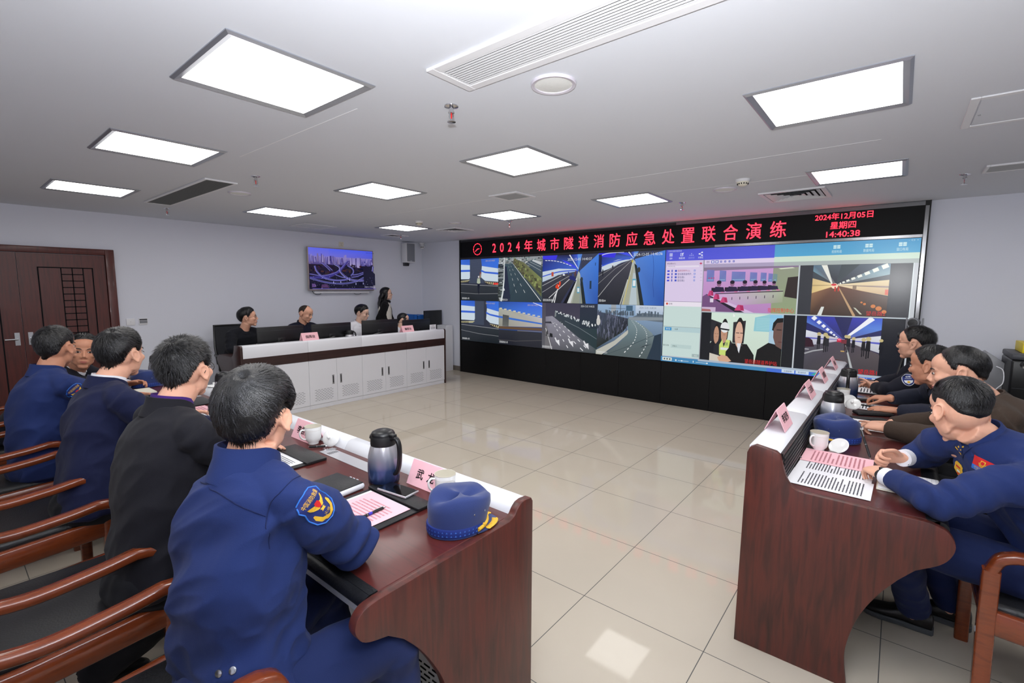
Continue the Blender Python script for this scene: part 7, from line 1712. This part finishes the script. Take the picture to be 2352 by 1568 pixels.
# right-hand desk
LR = (-1, 0, 0)
person('K', 'seated man in blue fire service jacket at the right edge, writing with a pen', seated(
    (.55, -1.74, .53), (.545, -1.448, 1.000), (.560, -1.372, 1.090), (.82, .46, -.36), (-.74, -.67, .06), hlat=(-1, 0, 0), sw=.20, bow=.07,
    shL=(.375, -1.605, .945), shR=(.665, -1.325, .94), elL=(.215, -1.315, .825), wrL=(.415, -1.165, .815), elR=(.85, -1.31, .828), wrR=(.655, -1.215, .838),
    hdL=dict(d=(.78, .55, .03), t=(.5, -.75, .15), c=(38, 48, 30), tc=25), hdR=dict(d=(-.35, .92, .06), t=(-.5, -.2, .85), c=(62, 78, 45), tc=30),
    knL=(.47, -1.22, .545), anL=(.79, -1.31, .10), knR=(.80, -1.28, .54), anR=(.935, -1.45, .10), toeL=(.05, 1), toeR=(.1, 1), fold=(.3, .5, .8)),
    dict(top=C_fire, bottom=C_fire2, collar=C_fire, cheight=.05, hair=ST_FADE, strands=6500, seed=13, vox=.0042, jvox=.0058, amp=.012, hs=1.05, k=1.0, slv=.93, cuffs='LR', cuff=.03, skin=SK1))
person('L', 'seated man in brown jacket with receding hair, pointing at papers on the right desk', seated(
    (1.30, -1.80, .53), (1.33, -1.53, 1.02), (1.30, -1.412, 1.152), (.12, .98, -.18), (-1, -.15, 0), sw=.20, bow=.09, up=(.05, 0, 1),
    elL=(1.16, -1.40, .828), wrL=(1.30, -1.145, .812), elR=(1.60, -1.40, .828), wrR=(1.52, -1.16, .79), hdL=dict(d=(.45, .85, -.04), t=(.75, -.3, .3), cs=((4, 6, 4), (40, 60, 35), (55, 65, 40), (60, 65, 40)), tc=25), hdR=dict(d=(-.3, .9, 0), t=(-.8, -.2, .2)),
    knL=(1.18, -1.28, .54), anL=(1.18, -1.22, .10), knR=(1.45, -1.28, .54), anR=(1.45, -1.22, .10), toe=(0, 1), fold=(.4, .4, .8)),
    dict(top=C_brown, collar=C_brown, cheight=.03, hair=ST_REC, strands=6000, seed=15, vox=.005, amp=.007, hs=1.06, k=1.06, skin=SK1))
person('M', 'seated man in dark navy fleece at the right desk, hands resting on white sheet', seated(
    (2.15, -1.72, .53), (2.06, -1.40, .975), (1.96, -1.335, 1.098), (.45, .86, -.14), (-1, -.2, 0), sw=.20, bow=.09,
    elL=(1.80, -1.42, .828), wrL=(1.935, -1.20, .795), elR=(2.42, -1.36, .828), wrR=(2.20, -1.145, .822), hdL=dict(d=(.15, .98, -.05), t=(.9, -.1, .2), c=(6, 10, 6)), hdR=dict(d=(.25, .95, -.08), t=(-.8, .3, -.1), c=(35, 40, 20), tc=20),
    knL=(2.0, -1.25, .54), anL=(2.0, -1.2, .10), knR=(2.3, -1.25, .54), anR=(2.3, -1.2, .10), toe=(0, 1)),
    dict(top=C_fleece, collar=C_fleece, cheight=.03, hair=ST_D, strands=3500, seed=17, vox=.005, amp=.005, hs=1.05, k=1.03, skin=SK2))
person('N', 'seated police officer in dark uniform with glasses, farthest at the right desk', seated(
    (2.88, -1.70, .53), (2.80, -1.335, 1.035), (2.752, -1.268, 1.168), (.38, .92, -.04), (-1, -.1, 0), sw=.195, bow=.08,
    elL=(2.52, -1.16, .828), wrL=(2.74, -1.05, .80), elR=(3.08, -1.20, .828), wrR=(2.92, -1.05, .80), hdL=dict(d=(.85, .4, 0), t=(.3, .5, .6)), hdR=dict(d=(-.6, .7, 0), t=(-.5, -.5, .5)),
    knL=(2.75, -1.25, .54), anL=(2.75, -1.2, .10), knR=(3.0, -1.25, .54), anR=(3.0, -1.2, .10), toe=(0, 1)),
    dict(top=C_police, collar=C_police, cheight=.05, hair=dict(ST_SPIKY, side=.005, top=.015, line='short'), strands=4500, seed=19, vox=.0055, amp=.004, hs=1.05, k=1.0, skin=SK1, glasses=True))

# ---- hair, vest and strap of the two women
def lock(P, pts, rad, flat=.6, name='hair', n=14, side=None):
    return part(name, G().tube(catmull(pts, 4), rad, n, flat=flat, side=side), M_hair, P['root'], 180)
P = PEOPLE['J']; M = P['M']
R_ = lambda *a: M @ V(*a)
nk = P['neck']; fw = P['lat'].cross(P['up']).normalized(); lt = P['lat']
g = G(); g.tube(catmull([R_(-.045, 0, .06), R_(-.075, 0, -.02), nk-fw*.075+V(0, 0, .02), nk-fw*.095-V(0, 0, .08), nk-fw*.09-V(0, 0, .17)], 4), [(.070, .050)]*4+[(.085, .050)]*4+[(.095, .04)]*4+[(.09, .03)]*4+[(.05, .015)], 20, side=lt)
for q in (-1, 1):
    g.tube(catmull([R_(-.005, q*.074, .05), R_(-.018, q*.086, -.03), nk+lt*q*.085+fw*.0+V(0, 0, .0), nk+lt*q*.085+fw*.04-V(0, 0, .09), nk+lt*q*.08+fw*.06-V(0, 0, .15)], 4), [.022]*4+[.028]*4+[.032]*4+[.026]*4+[.008], 12)
part('long_hair', g, M_hair, P['root'], 180)
hipJ = Vector((3.20, 6.08, .86)); g = G(); rg = []
for s_, a, b in ((-.02, .150, .125), (.2, .150, .122), (.45, .148, .122), (.65, .158, .124), (.80, .152, .112), (.92, .118, .092), (.985, .082, .078)):
    rg.append((hipJ+(nk-hipJ)*s_, lt, fw, a, b))
loftG(g, rg, 32, 2.5); vest = remesh('vest', g, .006, C_knit, P['root'], 6, lambda Q: .003*nz(Q, 14, (0, 0, 1), 3, 5))
part('scarf', G().tube([nk+V(0, 0, .012)+lt*.075*math.cos(a)+fw*.078*math.sin(a)+V(0, 0, -.02*math.sin(a)) for a in [2*PI*k/24 for k in range(25)]], .030, 12), C_scarf, P['root'], 180)
bv = bvh_of(vest)
def onv(p, off=.004):
    c = bv.find_nearest(p); return c[0]+c[1]*off
for q in (-1, 1): part('strap', G().tube(catmull([onv(nk+lt*q*.07+fw*.03-V(0, 0, .03)), onv(nk+lt*q*.075+fw*.12-V(0, 0, .12)), onv(nk+lt*q*.05+fw*.15-V(0, 0, .24)), onv(nk+lt*q*.02+fw*.15-V(0, 0, .34))], 6), [(.010, .003)]*19, 8, side=lt), M_blackm, P['root'], 60)
g = G()
for k in range(5): g.ell(onv(nk+fw*.15-V(0, 0, .12+.06*k), .002), (.006, .006, .006), n=8, m=6)
part('vest_buttons', g, M_cream, vest)
P = PEOPLE['I']; M = P['M']
g = G(); g.ell(M @ V(-.085, 0, -.015), (.035, .032, .04)); g.tube(catmull([R2 for R2 in (M @ V(-.10, 0, -.02), M @ V(-.115, 0, -.08), M @ V(-.105, 0, -.15))], 5), [.026]*6+[.022]*4+[.008], 12); part('hair_bun', g, M_hair, P['root'], 180)
for q in (-1, 1): part('side_lock', G().tube(catmull([M @ V(.030, q*.066, .055), M @ V(.012, q*.078, .0), M @ V(.006, q*.076, -.06), M @ V(.010, q*.070, -.10)], 4), [(.006, .018)]*8+[(.004, .012)]*4+[(.002, .004)], 8, side=tuple(M.to_3x3() @ V(0, 1, 0))), M_hair, P['root'], 180)

# ---- badges and small fittings on the uniforms
SHIELD = [(-.030, .052), (-.012, .056), (.012, .056), (.030, .052), (.043, .036), (.038, .020), (.043, -.004), (.040, -.028), (.026, -.044), (0, -.052), (-.026, -.044), (-.040, -.028), (-.043, -.004), (-.038, .020), (-.043, .036)]
def sc(pts, k, dx=0, dy=0): return [(x*k+dx, y*k+dy) for x, y in pts]
def dens(pts, n=4):
    out = []
    for i, p in enumerate(pts):
        q = pts[(i+1) % len(pts)]; out += [(p[0]+(q[0]-p[0])*k/n, p[1]+(q[1]-p[1])*k/n) for k in range(n)]
    return out
def fire_patch(key, c, n, up, tilt, k=1.0, label='shield shaped shoulder patch with gold emblem and characters'):
    jk = PEOPLE[key]['jacket']; d = Decal(jk, c, n, up, tilt); g = G()
    d.poly(g, dens(sc(SHIELD, k)), .0022, 0); d.tube(g, dens(sc(SHIELD, k*.98)), .0022*k, .0022, 1)
    pt = part('shoulder_patch', g, [M_patchnavy, M_lightblue], jk, 60, label)
    e = G(); d.text(e, '中国消防救援', 0, .036*k, .060*k, .0135*k, .0034)
    for q in (-1, 1):
        d.poly(e, [(q*.004*k, .012*k), (q*.028*k, .024*k), (q*.026*k, .014*k), (q*.020*k, .006*k), (q*.010*k, -.002*k), (q*.003*k, -.004*k)], .0034, 0, 2)
        d.poly(e, [(q*.031*k, -.004*k), (q*.034*k, -.016*k), (q*.028*k, -.032*k), (q*.012*k, -.042*k), (0, -.044*k), (0, -.036*k), (q*.010*k, -.034*k), (q*.021*k, -.026*k), (q*.026*k, -.014*k), (q*.026*k, -.004*k)], .0034, 0, 2)
    d.poly(e, [(-.008*k, -.006*k), (.008*k, -.006*k), (.005*k, -.010*k), (.008*k, -.014*k), (-.008*k, -.014*k), (-.005*k, -.010*k)], .0034, 0, 2); d.text(e, '火焰', 0, -.025*k, .022*k, .010*k, .0034)
    part('gold_emblem', e, M_gold, pt, 60)
    f = G(); d.poly(f, [(-.006*k, .020*k), (.006*k, .020*k), (.0085*k, .012*k), (.005*k, .002*k), (0, -.003*k), (-.005*k, .002*k), (-.0085*k, .012*k)], .0042, 0, 2); part('red_flame', f, M_red, pt, 60)
fire_patch('A', (-1.437, -.055, 1.030), (-.02, -.92, .38), (-.62, -.1, .75), 0, .92)
fire_patch('D', (-1.50, 2.58, .95), (.1, -.86, .4), (-.55, -.1, .8), 0, .95)
def seam(key, pts):
    jk = PEOPLE[key]['jacket']; b = bvh_of(jk); q = []
    for p in catmull(pts, 8):
        h = b.find_nearest(p); q.append(h[0]+h[1]*.0009)
    part('seam', G().tube(q, .0015, 6), M_seam, jk, 60)
M_seam = cloth('dark_blue_seam_thread', (22, 34, 78))
seam('A', [(-1.597, .274, 1.058), (-1.60, .142, 1.066), (-1.582, .057, 1.051), (-1.543, .008, 1.024)])
seam('A', [(-1.436, .042, 1.084), (-1.503, -.003, 1.08), (-1.53, .008, 1.047), (-1.545, .001, 1.01), (-1.545, -.007, .946)])
# press studs at the hem of the nearest jacket
P = PEOPLE['A']; bv = bvh_of(P['jacket'])
for x, y, z in ((-1.664, .073, .676), (-1.641, .049, .683)):
    h = bv.find_nearest(V(x, y-.05, z)); part('press_stud', G().lathe([(.009, 0), (.0085, .003), (.004, .0045), (0, .0045)], h[0], 14, M=Vector(h[1]).to_track_quat('Z', 'Y').to_matrix().to_4x4()), M_steel, P['jacket'])
# right edge man: flag badge, shield badge, collar tab, watch, pen
jk = PEOPLE['K']['jacket']; d = Decal(jk, (.44, -1.443, .922), (-.72, .66, .2), (0, 0, 1), -10); g = G()
rect = lambda x0, y0, x1, y1: dens([(x0, y0), (x1, y0), (x1, y1), (x0, y1)], 5)
d.poly(g, rect(-.040, -.010, .040, .026), .0022, 0); d.poly(g, rect(-.040, -.028, .040, -.010), .0022, 1)
fb = part('flag_badge', g, [M_red, M_lightblue], jk, 60, 'red over blue chest badge with gold crest'); e = G(); d.text(e, '中国消防救援', 0, -.017, .058, .009, .0034); d.text(e, 'CHINA FIRE AND RESCUE', 0, -.0245, .052, .0035, .0034)
d.poly(e, [(-.008, .018), (.008, .018), (.009, .006), (.005, -.002), (0, -.004), (-.005, -.002), (-.009, .006)], .0032, 0, 2)
for q in (-1, 1): d.poly(e, [(q*.011, .008), (q*.014, .006), (q*.010, -.006), (0, -.009), (0, -.006), (q*.008, -.003)], .0034, 0, 1)
part('gold_crest', e, M_gold, fb, 60); e = G(); d.poly(e, [(-.005, .015), (.005, .015), (.006, .006), (0, .0), (-.006, .006)], .0040, 0, 1); part('red_centre', e, M_red, fb, 60)
d = Decal(jk, (.575, -1.388, .852), (-.6, .78, .1), (0, 0, 1), -10); g = G(); d.poly(g, dens(sc(SHIELD, .62)), .0025, 0); sb = part('shield_badge', g, M_gold, jk, 60, 'small gold shield badge on the chest')
e = G(); d.poly(e, [(-.016, .018), (.016, .018), (.014, .011), (-.014, .011)], .0036, 0, 1); d.poly(e, [(-.012, -.014), (.012, -.014), (.008, -.020), (-.008, -.020)], .0036, 0, 1); part('red_band', e, M_red, sb, 60); e = G(); d.poly(e, [(-.010, .0), (.010, .0), (.007, -.009), (-.007, -.009)], .0036, 0, 1); part('silver_field', e, M_emwhite, sb, 60)
d = Decal(jk, (.515, -1.393, .962), (-.62, .66, .42), (0, 0, 1), -42); g = G(); d.poly(g, rect(-.024, -.034, .024, .034), .004, 0); ct = part('collar_tab', g, C_fire2, jk, 60, 'collar tab with gold bar and three stars'); e = G(); d.poly(e, rect(-.016, -.026, .016, -.021), .0056, 0)
for x, y in ((-.008, -.012), (.008, -.012), (0, .002)): d.poly(e, [(x+(.0052 if k % 2 == 0 else .0026)*math.cos(2*PI*k/10), y+(.0052 if k % 2 == 0 else .0026)*math.sin(2*PI*k/10)) for k in range(10)], .0056, 0, 1)
part('gold_stars', e, M_gold, ct, 60)
w = Vector((.415, -1.165, .815)); e_ = Vector((.215, -1.315, .825)); ax = (w-e_).normalized(); c = w+ax*.016; s_ = ax.cross(V(0, 0, 1)).normalized(); u = s_.cross(ax)
wt = part('wristwatch', G().tube([c+s_*.031*math.cos(a)+u*.0235*math.sin(a) for a in [2*PI*k/24 for k in range(25)]], [(.010, .0018)]*25, 8, side=ax), M_blackm, PEOPLE['K']['root'], 60, 'black wristwatch on the left wrist')
part('watch_dial', G().lathe([(.0205, 0), (.0205, .006), (.018, .0085), (0, .0087)], c+u*.0235+s_*.004, 24, M=frame((0, 0, 0), ax, -s_) if ax.cross(-s_).dot(u) > 0 else frame((0, 0, 0), ax, s_)), M_phone, wt, 60)
pen('silver and blue pen held upright in the writing hand at the right edge', (.622, -1.105, .815), (.700, -1.055, .935), name='writing_pen')
# police shoulder patch
jk = PEOPLE['N']['jacket']; d = Decal(jk, (2.56, -1.235, .905), (-.93, -.15, .25), (0, .1, 1), 0); g = G()
ov = [(.036*math.cos(a), .044*math.sin(a)-.0) for a in [2*PI*k/28 for k in range(28)]]
d.poly(g, ov, .0022, 0); d.tube(g, ov+ov[:1], .0022, .0024, 1); pt = part('police_patch', g, [M_patchnavy, M_emwhite], jk, 60, 'oval police shoulder patch')
e = G(); d.text(e, '警察', 0, .024, .030, .013, .0034); d.text(e, 'POLICE', 0, .010, .036, .008, .0034); d.poly(e, dens([(-.026, -.004), (.026, -.004), (.022, -.020), (0, -.034), (-.022, -.020)], 3), .0030, 0, 2); part('white_emblem', e, M_emwhite, pt, 60)
e = G(); d.poly(e, [(-.010, -.014), (0, -.008), (.010, -.014), (.006, -.024), (-.006, -.024)], .0042, 0, 1); part('gold_emblem', e, M_gold, pt, 60)

for o in bpy.data.objects:
    if '_w' in o: del o['_w']
